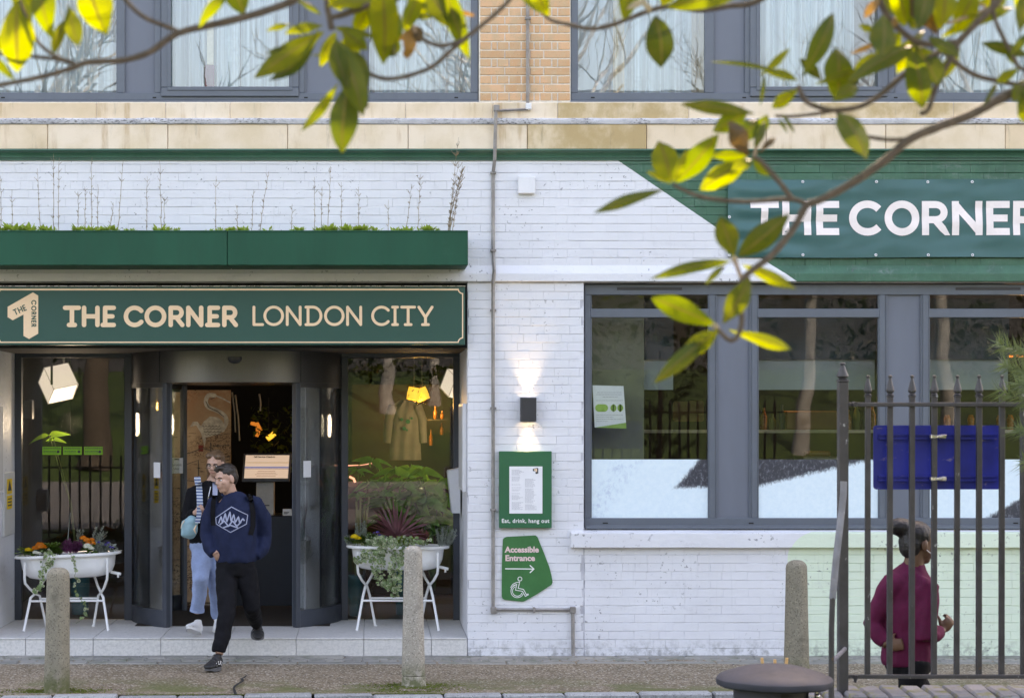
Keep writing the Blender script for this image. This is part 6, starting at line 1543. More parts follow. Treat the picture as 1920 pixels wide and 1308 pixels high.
flower_plant('lobelia', 'small violet blue flowers at the right end of the left trough', [(198, 1022, .020, 0), (203, 1019, .018, 0), (206, 1026, .018, -.03), (211, 1027, .016, 0), (192, 1024, .015, -.02), (186, 1017, .015, 0)], 'petal_blue', y, [(198, 1027, .06, 40, .03)], leafm='leaf_silver')
spiky('heather', 'purple heather bush in the middle of the left trough', 'heather', 133, 1009, 1036, 46, 46, 'heather', y-.05, .022, dens=30)
spiky('lavender', 'tall grey lavender leaning right behind the orange marigolds in the left trough', 'lavender', 172, 981, 1022, 26, 11, 'leaf_silver', y+.05, .022, .45, dens=32)
spiky('lavender', 'upright grey lavender behind the left trough beside the heather', 'lavender', 151, 982, 1022, 12, 6, 'leaf_silver', y+.05, .022, 0, dens=32)
spiky('silver_bush', 'silver leaved bush at the right end of the left trough', 'bush', 186, 1012, 1036, 40, 30, 'leaf_silver', y-.04, .018, .1)
spiky('green_bush', 'dull green leafy bush between marigold and heather in the left trough', 'bush', 102, 1014, 1040, 46, 34, 'leaf_green', y, .034, 0, .3)
m_ = MB(); m_.tube([P(126, 1034, y), P(128, 1000, y), P(132, 960, y)], [.004, .003, .002], 5); o = m_.build('plant_cane', 'leaf_silver'); tag(o, 'thin grey cane standing in the middle of the left trough', 'cane')
def ivy(lab, strands, y, n_leaf=26, L=.030, spread=.02):
    p0 = P(strands[0][0][0], strands[0][0][1], y); t = thing('trailing_ivy', lab, 'ivy', p0); st_ = MB(); lv = MB(); lp = MB()
    for s_ in strands:
        pts = [Vector(q) for q in smooth_pts(s_, 4)]; path = []
        for i, q in enumerate(pts): u = i/(len(pts)-1); path.append(P(q.x, q.y, y-.235+.03*math.sin(i)) if q.y > 1036 else P(q.x, q.y, y-.2*min(1, u*4)))
        st_.tube(path, .0022, 4, cap=False)
        for k in range(int(n_leaf*len(s_)/4)):
            i = rf.randrange(len(path)-1); c = path[i].lerp(path[i+1], rf.random())+Vector((rf.uniform(-1, 1)*spread, rf.uniform(-.03, .01), rf.uniform(-1, 1)*spread))
            a = rf.uniform(0, 6.28); l = L*rf.uniform(.55, 1.25); nrm = Vector((rf.uniform(-.6, .6), -1, rf.uniform(-.2, .8))).normalized(); u = nrm.orthogonal().normalized(); u = Matrix.Rotation(a, 3, nrm) @ u; w_ = nrm.cross(u)
            pts5 = [(-.5, 0), (-.35, .42), (.05, .32), (.18, .5), (.28, .18), (.62, 0), (.28, -.18), (.18, -.5), (.05, -.32), (-.35, -.42)]
            q = [c+u*x*l+w_*z*l for x, z in pts5]; pl_ = rf.random() < .42
            if pl_: lp.add(q, [tuple(range(10))]); lv.add([c+nrm*.0012+u*x*l*.62+w_*z*l*.62 for x, z in pts5], [tuple(range(10))])
            else: lv.add(q, [tuple(range(10))])
    st_.build('stem', 'stem_green', t); tag(lv.build('leaves', 'ivy_leaf', t, recalc=False), kind='stuff')
    if lp.v: tag(lp.build('pale_leaves', 'ivy_pale', t, recalc=False), kind='stuff')
ivy('variegated ivy trailing down over the left half of the left trough', [[(85, 1030), (82, 1040), (80, 1058), (78, 1075), (80, 1088), (72, 1103), (66, 1108)], [(92, 1030), (93, 1045), (88, 1060), (84, 1070)], [(102, 1036), (98, 1050), (93, 1062)]], TLY, 30)
ivy('thin ivy strand hanging from the middle of the left trough to the leg', [[(130, 1034), (136, 1045), (141, 1055), (143, 1068), (140, 1080), (146, 1087), (142, 1097), (145, 1112), (150, 1122), (156, 1128), (162, 1138), (160, 1150), (154, 1160), (142, 1168)]], TLY, 13, spread=.016)
y = TRY
flower_plant('marigold', 'bright yellow marigold at the left end of the right trough', [(665, 1008, .036, -.06), (671, 1010, .030, -.05)], 'petal_yellow', y, [(660, 1014, .05, 40, .045)])
flower_plant('lobelia', 'small blue flowers near the left end of the right trough', [(702, 1000, .016, 0), (708, 998, .016, 0), (712, 1003, .014, -.02), (697, 1004, .014, 0)], 'petal_blue', y, [(700, 1008, .06, 50, .03)], leafm='leaf_silver')
spiky('lavender', 'tall grey lavender at the left end of the right trough', 'lavender', 676, 966, 1014, 22, 14, 'leaf_silver', y+.02, .020, .02, dens=36)
spiky('silver_bush', 'low grey leaved bush left of the yellow marigold in the right trough', 'bush', 655, 1001, 1020, 20, 14, 'leaf_silver', y, .016)
spiky('green_bush', 'green leafy bush behind the marigold in the right trough', 'bush', 690, 996, 1022, 40, 30, 'leaf_green', y, .032, 0, .3)
spiky('heather', 'reddish purple heather in the right half of the right trough', 'heather', 785, 990, 1016, 46, 44, 'rusty_leaf', y-.02, .020, dens=26)
spiky('green_bush', 'yellow green leafy bush under the cordyline in the right trough', 'bush', 757, 1003, 1022, 40, 30, 'weed_green', y-.06, .028, 0, .3)
spiky('silver_bush', 'feathery silver bush at the right end of the right trough', 'bush', 832, 982, 1024, 42, 40, 'leaf_silver', y-.02, .024, .12, .12, 34)
cd = thing('cordyline', 'spiky dark red cordyline in the middle of the right trough', 'plant', (PX(744, y), y, PZ(1012, y)))
for k in range(46):
    a = rf.uniform(-1.35, 1.35) if k < 34 else rf.choice((-1, 1))*rf.uniform(1.0, 1.6); az = rf.uniform(-1, 1)*.9; L = rf.uniform(.26, .42)*(1 if abs(a) < 1 else .95)
    d = Vector((math.sin(a), az*.5, math.cos(a)+.1)).normalized(); b = P(744, 1008, y); mb = MB(); n_ = 6; s_ = Vector((d.z, 0, -d.x)).normalized()
    if s_.length < .1: s_ = Vector((1, 0, 0))
    side = (s_*math.cos(az)+Vector((0, 1, 0))*math.sin(az)).normalized()
    for i in range(n_+1):
        t_ = i/n_; c = b+d*L*t_+Vector((0, 0, -.20*L*t_*t_*abs(a))); w_ = .0115*(.55+.9*t_ if t_ < .5 else 2.0*(1-t_)+.02); mb.v += [c-side*w_, c+side*w_]
    mb.v = [tuple(v) for v in mb.v]; mb.f = [(2*i, 2*i+1, 2*i+3, 2*i+2) for i in range(n_)]; mb.build('blade', 'cordyline', cd, recalc=False)
ivy('thick variegated ivy spilling over the front of the right trough', [[(690, 1008), (694, 1022), (697, 1036), (700, 1050), (704, 1066), (706, 1078), (712, 1088), (722, 1093)], [(700, 1010), (706, 1025), (712, 1040), (716, 1056), (714, 1074)], [(712, 1012), (716, 1024), (722, 1034)], [(686, 1018), (682, 1034), (690, 1042), (680, 1048), (668, 1052)], [(726, 1010), (722, 1020), (716, 1030), (712, 1044)]], TRY, 60, .028, .035)
ivy('dense ivy hanging lowest behind the pale bollard from the right trough', [[(746, 1010), (744, 1026), (742, 1044), (742, 1060), (738, 1078), (740, 1092), (744, 1108), (738, 1114)], [(752, 1010), (752, 1030), (750, 1050), (748, 1070), (744, 1088), (748, 1104)], [(740, 1012), (735, 1030), (737, 1050), (734, 1072), (736, 1090), (733, 1108)], [(758, 1012), (756, 1034), (752, 1056)], [(735, 1088), (728, 1096), (722, 1092)]], TRY, 60, .028, .03)
ivy('ivy leaves along the right rim of the right trough', [[(760, 1010), (775, 1012), (790, 1014), (802, 1016)], [(765, 1016), (780, 1018), (796, 1018)]], TRY-.08, 40, .026, .03)
ivy('ivy leaves crowding the rim under the cordyline', [[(700, 1012), (715, 1010), (730, 1012), (745, 1014)], [(695, 1018), (712, 1016), (728, 1018), (742, 1020)]], TRY-.10, 50, .026, .035)
# ================================================================ MAGNOLIA BRANCHES CLOSE TO THE CAMERA
MGY = -13.0
def magnolia_leaf():
    n = NT('magnolia_leaf'); tc = n.obj(); r = n.rnd(); p = n.pos()
    uvw = n.n('ShaderNodeUVMap').outputs[0]; u, v, w_ = n.xyz(uvw)
    base = n.mix(r, (.014, .034, .006), (.032, .058, .009))
    base = n.mix(n.ramp(n.noise(p, 24, 4), .4, .7, 0, .5), base, (.10, .085, .012))
    rib = n.ramp(n.ma('ABSOLUTE', n.ma('SUBTRACT', v, .5)), .02, .07, 1, 0)
    wv = n.n('ShaderNodeTexWave', wave_type='BANDS', bands_direction='X'); cb = n.n('ShaderNodeCombineXYZ')
    n.put(cb.inputs[0], n.ma('ADD', u, n.ma('MULTIPLY', n.ma('ABSOLUTE', n.ma('SUBTRACT', v, .5)), -.45))); n.put(wv.inputs['Vector'], cb.outputs[0]); wv.inputs['Scale'].default_value = 3.6; wv.inputs['Distortion'].default_value = .3
    vein = n.ramp(wv.outputs['Fac'], .86, .98)
    c = n.mix(n.ma('MULTIPLY', vein, .35), base, (.12, .15, .03)); c = n.mix(n.ma('MULTIPLY', rib, .7), c, (.16, .13, .04))
    n.set(Base_Color=c, Roughness=.5); n.b.inputs['Specular IOR Level'].default_value = .15
    tcol = n.mix(r, (.14, .21, .003), (.42, .48, .006)); tcol = n.mix(n.ma('MULTIPLY', rib, .85), tcol, (.14, .10, .01)); tcol = n.mix(n.ma('MULTIPLY', vein, .2), tcol, (.25, .25, .01))
    tl = n.n('ShaderNodeBsdfTranslucent'); n.put(tl.inputs[0], tcol); mx = n.n('ShaderNodeMixShader'); n.put(mx.inputs[0], n.ramp(n.ma('FRACT', n.ma('MULTIPLY', r, 7.31)), .25, .65, .13, .46))
    n.t.links.new(n.b.outputs[0], mx.inputs[1]); n.t.links.new(tl.outputs[0], mx.inputs[2]); n.t.links.new(mx.outputs[0], n.out.inputs[0])
    n.bump(n.ma('ADD', rib, n.ma('MULTIPLY', vein, .3)), .4, .001); M['magnolia_leaf'] = n.m
magnolia_leaf()
def two_tone(name, a, tr):
    leafmat(name, a, tr, trans=.3, rough=.5, var=.35)
two_tone('brown_leaf', (.065, .040, .010), (.11, .06, .006)); two_tone('dried_leaf', (.26, .14, .03), (.34, .18, .02)); simple('bud', (.30, .24, .13), .6, var=.15, scale=40)
simple('twig', (.085, .064, .042), .8, var=.35, scale=60, bump=.6, bscale=160); simple('twig_pale', (.28, .20, .13), .7, var=.25, scale=60)
mg = thing('magnolia_tree', 'magnolia tree whose twigs and glossy sunlit leaves hang in front at the top', 'tree', (2.15, -13.1, .3))
m_ = MB(); m_.tube([(2.15, -13.1, .1), (2.12, -13.08, 1.4), (2.18, -13.1, 2.6), (2.05, -13.05, 3.7), (2.2, -13.1, 5)], [.11, .085, .075, .06, .03], 14); m_.build('trunk', 'bark', mg, smooth=True)
m_ = MB(); m_.tube([(2.05, -13.05, 3.3), (1.4, -13.0, 3.42), (.5, -13.05, 3.34), (-.3, -13.0, 3.38), (-1.3, -13.05, 3.3)], [.045, .034, .028, .022, .012], 10); m_.build('limb', 'twig', mg, smooth=True)
rg = random.Random(41)
m_ = MB()                                                              # unseen leaf mass added above the picture to shade the lower twigs in patches
for k in range(2600):
    c = Vector((rg.uniform(-2.2, 4.2), rg.uniform(-12.6, -8.6), rg.uniform(3.85, 6.2)))
    if noise.noise(c*.8) < -.22 or c.z < 2.13+.2193*(17+c.y)+.45: continue
    d1 = Vector((rg.uniform(-1, 1), rg.uniform(-1, 1), rg.uniform(-.7, .5))).normalized()*rg.uniform(.16, .26); s1 = d1.cross(Vector((rg.uniform(-.5, .5), rg.uniform(-.5, .5), 1))).normalized()*.055
    m_.add([c, c+d1*.35+s1, c+d1*.7+s1*.8, c+d1, c+d1*.7-s1*.8, c+d1*.35-s1], [(0, 1, 2, 3, 4, 5)])
tag(m_.build('crown', 'magnolia_leaf', mg, recalc=False), kind='stuff')
def branch(pts, r0, r1, dy0=0.0, dy1=0.0, mat='twig', knob=True):
    q = smooth_pts(pts, 5); n_ = len(q); path = []; rr = []
    for i, (a, b) in enumerate(q):
        t = i/(n_-1); path.append(P(a, b, MGY+dy0+(dy1-dy0)*t)); rr.append(((r0+(r1-r0)*t)*(1+.16*noise.noise(Vector((i*.9, r0, a*.01)))))*(MGY+17)/F)
    m_ = MB(); m_.tube(path, rr, 9); m_.build('branch', mat, mg, smooth=True)
B = branch
B([(585, -70), (560, -8), (500, 20), (420, 42), (335, 62), (280, 98), (230, 113), (165, 117), (125, 131), (60, 148), (-60, 170)], 8, 4.5)
B([(140, 118), (105, 111), (60, 106), (0, 101), (-60, 98)], 4.5, 3); B([(130, 116), (100, 103), (72, 80), (58, 50), (40, 8), (30, -60)], 3.8, 2.8); B([(338, 62), (318, 52), (270, 32), (235, 0), (190, -60)], 5, 4)
B([(770, -60), (745, -4), (708, 5), (670, 18), (642, 28), (618, 34)], 7.5, 5.5); B([(615, -60), (612, 0), (618, 34), (622, 56)], 4.5, 6.5)
B([(1000, -60), (955, 0), (930, 25), (905, 46), (870, 74), (845, 95), (812, 124), (770, 141), (730, 148), (700, 142), (670, 124)], 4.6, 4.2); B([(866, 76), (848, 82), (828, 86), (805, 80), (785, 68)], 4, 4); B([(785, 68), (776, 56), (768, 38), (768, 18)], 5, 4, mat='twig_pale')
B([(1010, 10), (1031, 36), (1070, 47), (1106, 54), (1147, 47), (1213, 22), (1250, 13), (1290, 17), (1320, 19), (1365, 12), (1425, 0), (1520, -70)], 4, 6, .25, 0)
B([(1905, -60), (1873, 0), (1837, 38), (1797, 80), (1791, 99), (1778, 119), (1754, 165), (1741, 205), (1725, 213)], 7.5, 4.2); B([(1640, -60), (1650, 0), (1668, 35), (1694, 62), (1723, 80), (1756, 83), (1793, 80)], 5.5, 6)
B([(1756, 84), (1782, 108), (1809, 130), (1837, 144), (1873, 152), (1925, 162), (2100, 190)], 5, 5); B([(1785, 86), (1758, 99), (1708, 130), (1653, 176), (1617, 198), (1580, 206), (1545, 204), (1512, 190), (1496, 160)], 5.5, 4.5)
B([(2260, 60), (2050, 128), (1922, 165), (1873, 187), (1818, 216), (1754, 240), (1705, 262), (1660, 300), (1600, 342), (1540, 374), (1512, 386), (1490, 425), (1450, 475), (1412, 505), (1391, 526), (1387, 560), (1391, 600), (1384, 628), (1370, 638), (1352, 624), (1344, 614)], 10, 4)
B([(1516, 383), (1480, 373), (1400, 378), (1330, 372), (1290, 360), (1263, 346)], 5, 3.6); B([(1486, 374), (1470, 352), (1450, 328), (1428, 303), (1414, 294)], 5.5, 4); B([(1710, 260), (1670, 262), (1630, 257), (1593, 249), (1576, 222), (1568, 205)], 4, 3.5); B([(1378, 488), (1384, 505), (1392, 526)], 4, 4, mat='twig_pale')
B([(1455, 217), (1490, 218), (1540, 212), (1568, 206)], 3, 4, .15, 0); B([(1860, -20), (1862, 22), (1872, 52), (1892, 92), (1904, 115), (1925, 132), (2050, 160)], 4, 4)
B([(1835, 8), (1846, 18), (1790, 40), (1775, 42)], 3, 3, mat='twig_pale'); B([(1414, 294), (1420, 272), (1432, 254)], 3.5, 2.5, mat='twig_pale')
def leaf(b, t, w, mat='magnolia_leaf', bend=.12, fold=.22, tilt=0.0, wp=None, dy=0.0, dyt=0.0, wav=1.0):
    wp = wp or rg.uniform(.85, 1.3); tw = rg.uniform(-.5, .5); curl = rg.uniform(-.10, .16)
    """one leaf from its stalk end b to its tip t (photo directions turned into real points near the branch)"""
    y = MGY+dy+rg.uniform(-.05, .05); bb = P(b[0], b[1], y); tt = P(t[0], t[1], y+dyt+rg.uniform(-.05, .05)); s_ = (MGY+17)/F; d = tt-bb; L = d.length
    n0 = Vector((rg.uniform(-.25, .25), -1, rg.uniform(-.1, .35))); n0 = (n0-d*(n0.dot(d)/d.dot(d))).normalized(); n0 = Matrix.Rotation(tilt, 3, d.normalized()) @ n0; side = d.cross(n0).normalized(); W_ = w*s_/max(.25, abs(math.cos(tilt)))
    mb = MB(); n_ = 12; m = 3; uv = []; ph = rg.uniform(0, 9)
    for i in range(n_+1):
        u = i/n_; pr = (math.sin(math.pi*u**wp)**.85 if 0 < u < 1 else 0); pr = max(pr, .05 if u < .1 else .012); c = bb+d*u+n0*(bend*L*4*u*(1-u)+curl*L*u**3); sd_ = (side*math.cos(tw*u)+n0*math.sin(tw*u))
        for j in range(-m, m+1):
            v = j/m; ww = v*W_/2*pr; q = c+sd_*ww-n0*(fold*abs(ww))+n0*(wav*.05*W_*math.sin(u*11+ph+v*2)*abs(v)); mb.v.append(tuple(q)); uv.append((u, (v+1)/2))
    k = 2*m+1
    for i in range(n_):
        for j in range(2*m): a = i*k+j; mb.f.append((a, a+1, a+k+1, a+k))
    o = mb.build('leaf', mat, mg, smooth=True, recalc=False); ul = o.data.uv_layers.new(name='UVMap')
    for lp in o.data.loops: ul.data[lp.index].uv = uv[lp.vertex_index]
    return o
BR, DR_, BU = 'brown_leaf', 'dried_leaf', 'bud'
for a in [((33, 2), (36, 140), 68), ((82, -30), (100, 76), 52, 'magnolia_leaf', .3, .3), ((48, -40), (88, 36), 40), ((128, 10), (151, 90), 34), ((124, 36), (99, 102), 24), ((162, -45), (199, 66), 66), ((-32, 92), (28, 151), 18), ((436, -8), (372, 50), 24, 'magnolia_leaf', .3), ((430, -45), (458, 28), 48),
          ((607, 60), (476, 152), 42), ((597, 56), (506, 154), 30, 'magnolia_leaf', -.2), ((606, 48), (534, 62), 24), ((545, 46), (500, 58), 13), ((540, 88), (498, 101), 9), ((603, 30), (552, 0), 14), ((582, 104), (619, 111), 9),
          ((628, 70), (682, 215), 52), ((655, 148), (641, 288), 56), ((634, 156), (564, 244), 22, 'magnolia_leaf', -.25), ((668, 124), (688, 202), 30), ((655, 60), (662, 114), 38), ((626, 52), (708, 72), 15), ((612, 12), (698, 4), 34), ((700, 8), (664, 62), 34), ((640, 58), (690, 95), 30),
          ((715, -40), (720, 122), 58), ((740, -20), (700, 70), 40), ((775, -50), (842, 50), 52), ((822, -50), (880, 112), 38), ((772, 40), (763, 112), 30, DR_), ((783, 58), (746, 76), 15, DR_), ((780, 48), (790, 85), 22, BR), ((816, 32), (776, 36), 13), ((852, 20), (892, 31), 9, DR_), ((740, 55), (724, 108), 44), ((700, 60), (745, 105), 36), ((760, 74), (768, 112), 24, DR_),
          ((1000, -50), (1034, 35), 58, 'magnolia_leaf', .3, .25, .3, .8, .3), ((975, -40), (1015, 25), 44, 'magnolia_leaf', .3, .25, .3, .8, .3), ((1188, -40), (1168, 40), 40), ((1208, 2), (1176, 18), 14, BU), ((1229, 30), (1242, 128), 58), ((1248, 14), (1390, 2), 40), ((1200, -8), (1215, 20), 12, BU),
          ((1504, 145), (1566, 22), 42), ((1570, 189), (1571, 86), 56), ((1490, 151), (1326, 117), 11), ((1425, 142), (1476, 94), 17), ((1433, 141), (1426, 198), 8), ((1496, 152), (1432, 135), 18, 'magnolia_leaf', .3), ((1528, 158), (1612, 136), 18, 'magnolia_leaf', .25), ((1500, 165), (1448, 202), 26, 'magnolia_leaf', .25), ((1414, 213), (1276, 196), 27), ((1402, 210), (1336, 248), 38, 'magnolia_leaf', .2), ((1466, 215), (1490, 250), 10), ((1545, 208), (1516, 192), 12),
          ((1574, 212), (1626, 298), 64), ((1716, 86), (1585, 162), 42), ((1612, 144), (1574, 190), 16), ((1716, 84), (1760, 168), 56), ((1706, 90), (1728, 206), 54), ((1668, -30), (1702, 50), 40), ((1656, 28), (1648, 114), 50), ((1650, -4), (1621, 32), 18, DR_), ((1652, 80), (1594, 102), 10, DR_), ((1680, 30), (1676, 52), 14, DR_), ((1758, 64), (1692, -40), 52, BR), ((1762, 56), (1772, -40), 64), ((1764, 70), (1898, 18), 36), ((1832, 4), (1886, 18), 28), ((1928, -30), (1913, 54), 30), ((1930, 106), (1838, 81), 24), ((1912, 128), (1868, 154), 20), ((1868, 156), (1842, 200), 11), ((1918, 172), (1922, 232), 44), ((1705, 86), (1730, 62), 14, 'magnolia_leaf', .1), ((1640, 60), (1610, 48), 14), ((1700, 20), (1720, 56), 26), ((1830, -30), (1800, 20), 34), ((1930, 60), (1890, 110), 16),
          ((1258, 342), (1234, 266), 54), ((1268, 342), (1346, 250), 44), ((1264, 342), (1292, 278), 18), ((1260, 346), (1214, 322), 10), ((1406, 300), (1312, 357), 44), ((1409, 300), (1368, 328), 26, 'magnolia_leaf', .3), ((1397, 293), (1328, 291), 20), ((1402, 292), (1366, 228), 42, BR), ((1422, 224), (1386, 264), 36), ((1434, 226), (1414, 278), 18), ((1424, 286), (1452, 260), 14, BR), ((1458, 222), (1476, 250), 8),
          ((1243, 356), (1114, 405), 24), ((1376, 480), (1350, 403), 44), ((1384, 480), (1478, 400), 46), ((1368, 490), (1219, 526), 26), ((1362, 496), (1323, 532), 13), ((1393, 497), (1490, 544), 27), ((1356, 606), (1406, 520), 46), ((1347, 612), (1222, 559), 44), ((1346, 616), (1226, 718), 32, 'magnolia_leaf', .1, .5), ((1346, 620), (1276, 668), 36), ((1366, 618), (1480, 654), 26)]:
    leaf(*a)
for a in [((20, -30), (60, 40), 34), ((60, 20), (110, -30), 26), ((180, -40), (150, 30), 30), ((5, 60), (-20, 120), 26), ((640, 20), (600, -40), 36), ((660, 70), (640, 130), 34), ((690, 20), (735, 90), 42), ((700, -30), (668, 40), 44), ((750, 30), (720, 100), 36), ((760, -30), (800, 30), 40), ((655, 90), (690, 160), 34), ((800, -30), (760, 60), 34), ((630, 60), (600, 130), 26), ((845, 10), (870, 70), 26), ((625, 80), (655, 170), 38),
          ((1690, 60), (1640, 130), 40), ((1720, 70), (1680, 140), 38), ((1650, -30), (1690, 50), 46), ((1740, 70), (1800, 110), 26), ((1700, -40), (1730, 50), 46), ((1740, -30), (1720, 60), 40), ((1790, 60), (1830, -20), 44), ((1800, 90), (1760, 150), 26), ((1880, -40), (1860, 30), 36), ((1900, -30), (1930, 40), 40), ((1600, 150), (1640, 100), 30), ((1540, 150), (1500, 110), 22), ((1560, 190), (1610, 160), 28), ((1440, 215), (1420, 250), 26), ((1400, 290), (1350, 320), 30), ((1410, 295), (1440, 330), 22), ((1905, 120), (1880, 80), 26), ((1925, 150), (1895, 200), 30), ((1360, 10), (1330, -20), 34), ((1300, 12), (1340, -25), 30), ((1240, 10), (1262, -30), 34)]:
    leaf(*a, dy=rg.uniform(-.06, .10))
for a, b in (((1346, 617), (1336, 606)), ((1377, 490), (1375, 478)), ((1215, 10), (1218, 24))):
    m_ = MB(); pa, pb = P(*a, MGY-.01), P(*b, MGY-.01); m_.tube([pa, (pa+pb)/2, pb], [.005, .0065, .002], 8); m_.build('bud', 'bud', mg, smooth=True)
# ================================================================ PEOPLE
simple('skin', (.50, .29, .215), .5, var=.08, scale=20); simple('skin_dark', (.13, .062, .035), .45, var=.08, scale=20)
simple('navy_cloth', (.013, .020, .052), .9, spec=.2, var=.18, scale=14, bump=.3, bscale=220); simple('black_cloth', (.0065, .0065, .0085), .9, var=.2, scale=12, bump=.3, bscale=260, spec=.2)
simple('denim', (.25, .335, .53), .85, var=.14, scale=9, bump=.35, bscale=300); simple('shoe_white', (.74, .74, .74), .5, var=.05); simple('shoe_black', (.014, .014, .015), .6); simple('sole_grey', (.10, .10, .105), .7)
simple('maroon_cloth', (.105, .008, .040), .8, var=.18, scale=12, bump=.3, bscale=200, spec=.25); simple('hair_dark', (.022, .014, .010), .5, var=.35, scale=30, stretch=(1, 1, .3)); simple('hair_brown', (.13, .072, .038), .5, var=.4, scale=40, stretch=(1, 1, .25)); simple('hair_black', (.010, .008, .008), .5, var=.3, scale=60, bump=.8, bscale=90)
simple('lip', (.38, .13, .11), .5); simple('eye_dark', (.02, .015, .012), .25); simple('eye_white', (.7, .68, .65), .3); simple('bag_blue', (.22, .40, .46), .45, var=.08); simple('lens_rim', (.02, .018, .018), .3)
def organic(name, mb, mat, parent, vox=.010, it=4, wr=0.0, wsc=(9, 9, 9), seed=0.0, cut=None):
    me = mb.mesh('tmp'); ob = bpy.data.objects.new('tmp', me); C.objects.link(ob)
    r_ = ob.modifiers.new('r', 'REMESH'); r_.mode = 'VOXEL'; r_.voxel_size = vox
    s_ = ob.modifiers.new('s', 'SMOOTH'); s_.factor = .5; s_.iterations = it
    dg = bpy.context.evaluated_depsgraph_get(); ev = ob.evaluated_get(dg); m2 = bpy.data.meshes.new_from_object(ev)
    bpy.data.objects.remove(ob); m2.name = name
    if wr:
        for v in m2.vertices:
            p = v.co; q = noise.noise(Vector((p.x*wsc[0]+seed, p.y*wsc[1], p.z*wsc[2])))+.5*noise.noise(Vector((p.x*wsc[0]*2.3, p.y*wsc[1]*2.3+seed, p.z*wsc[2]*2.1))); v.co = p+v.normal*(wr*q)
    tree = BVHTree.FromPolygons([v.co.copy() for v in m2.vertices], [tuple(p.vertices) for p in m2.polygons])
    off = ORG[parent.name]
    for v in m2.vertices: v.co -= off
    m2.shade_smooth(); m2.materials.clear(); m2.materials.append(M[mat])
    o = bpy.data.objects.new(name, m2); C.objects.link(o); o.parent = parent; ORG[o.name] = off.copy(); return o, tree
def eball(mb, c, axes, rad, n=14, m=10):
    """ellipsoid with its own axes (vectors) and radii"""
    k0 = len(mb.v); mb.ball((0, 0, 0), 1, n, m); a, b, u = axes
    mb.v[k0:] = [tuple(c+a*(x*rad[0])+b*(y*rad[1])+u*(z*rad[2])) for x, y, z in mb.v[k0:]]
class Head:
    def __init__(s, c, face, k=1.0, roll=0.0):
        s.c = Vector(c); s.f = Vector(face).normalized(); s.r = s.f.cross(Vector((0, 0, 1))).normalized(); s.u = s.r.cross(s.f).normalized(); s.k = k
        if roll: q = Matrix.Rotation(roll, 3, s.f); s.r = q @ s.r; s.u = q @ s.u
        s.ax = (s.r, s.f, s.u)
    def at(s, r, f, u): return s.c+(s.r*r+s.f*f+s.u*u)*s.k
    def ball(s, mb, r, f, u, rr, rf_, ru, n=14, m=10): eball(mb, s.at(r, f, u), s.ax, (rr*s.k, rf_*s.k, ru*s.k), n, m)
    def skull(s, mb, neck):
        s.ball(mb, 0, -.008, .028, .074, .094, .088); s.ball(mb, 0, .022, -.028, .062, .068, .078); s.ball(mb, 0, .052, -.085, .034, .034, .030); s.ball(mb, 0, .060, -.04, .046, .036, .05)
        s.ball(mb, 0, .078, .022, .050, .018, .016); mb.tube([s.at(0, .082, .012), s.at(0, .098, -.012), s.at(0, .108, -.030)], [.009*s.k, .012*s.k, .013*s.k], 8)
        for q in (-1, 1): s.ball(mb, q*.036, .062, -.022, .022, .024, .022); s.ball(mb, q*.009, .096, -.032, .010, .012, .009); s.ball(mb, q*.076, -.006, -.012, .010, .022, .034)
        s.ball(mb, 0, .086, -.056, .026, .012, .008); s.ball(mb, 0, .084, -.068, .022, .012, .008)
        mb.tube([s.at(0, -.012, -.03), s.at(0, -.018, -.10), Vector(neck)], [.056*s.k, .054*s.k, .062*s.k], 14)
    def features(s, par, lipm='lip'):
        for q in (-1, 1):
            m_ = MB(); s.ball(m_, q*.031, .079, -.002, .0125, .008, .0065); m_.build('eye', 'eye_white', par, smooth=True)
            m_ = MB(); s.ball(m_, q*.030, .0845, -.002, .0055, .004, .0055); m_.build('iris', 'eye_dark', par, smooth=True)
            m_ = MB(); m_.tube([s.at(q*.014, .094, .017), s.at(q*.032, .091, .022), s.at(q*.050, .078, .016)], [.003, .0042, .002], 6); m_.build('eyebrow', 'hair_dark', par)
        m_ = MB(); m_.tube([s.at(-.022, .090, -.063), s.at(0, .099, -.060), s.at(.022, .090, -.063)], [.002, .0048, .002], 8); m_.build('mouth', lipm, par, smooth=True)
def hand(mb, wrist, d, up, k=1.0, curl=.9, side=1):
    """palm and five bent fingers; d points from wrist to knuckles, up is the back of the hand"""
    wrist = Vector(wrist); d = Vector(d).normalized(); up = Vector(up); up = (up-d*up.dot(d)).normalized(); r_ = d.cross(up)*side
    eball(mb, wrist+d*.045*k, (r_, d, up), (.040*k, .052*k, .017*k), 12, 8)
    for i, (o, L) in enumerate(((-.028, .066), (-.010, .075), (.009, .070), (.027, .055))):
        p = wrist+d*.078*k+r_*o*k; dd = d; pts = [p-d*.02*k, p]
        for j in range(3):
            dd = Matrix.Rotation(-curl*.75*side, 3, r_) @ dd if side == 1 else Matrix.Rotation(curl*.75, 3, -r_) @ dd; p = p+dd*L*k*(.42, .32, .26)[j]; pts.append(p)
        mb.tube(pts, [.0095*k, .0092*k, .0085*k, .008*k, .0065*k], 8)
    p = wrist+d*.025*k-r_*.034*k; dd = (d*.6-r_*.75-up*.25).normalized(); mb.tube([wrist+d*.02*k-r_*.015*k, p, p+dd*.034*k, p+dd*.03*k+(dd-up*.5-r_*-.3).normalized()*.028*k], [.013*k, .013*k, .0105*k, .0075*k], 8)
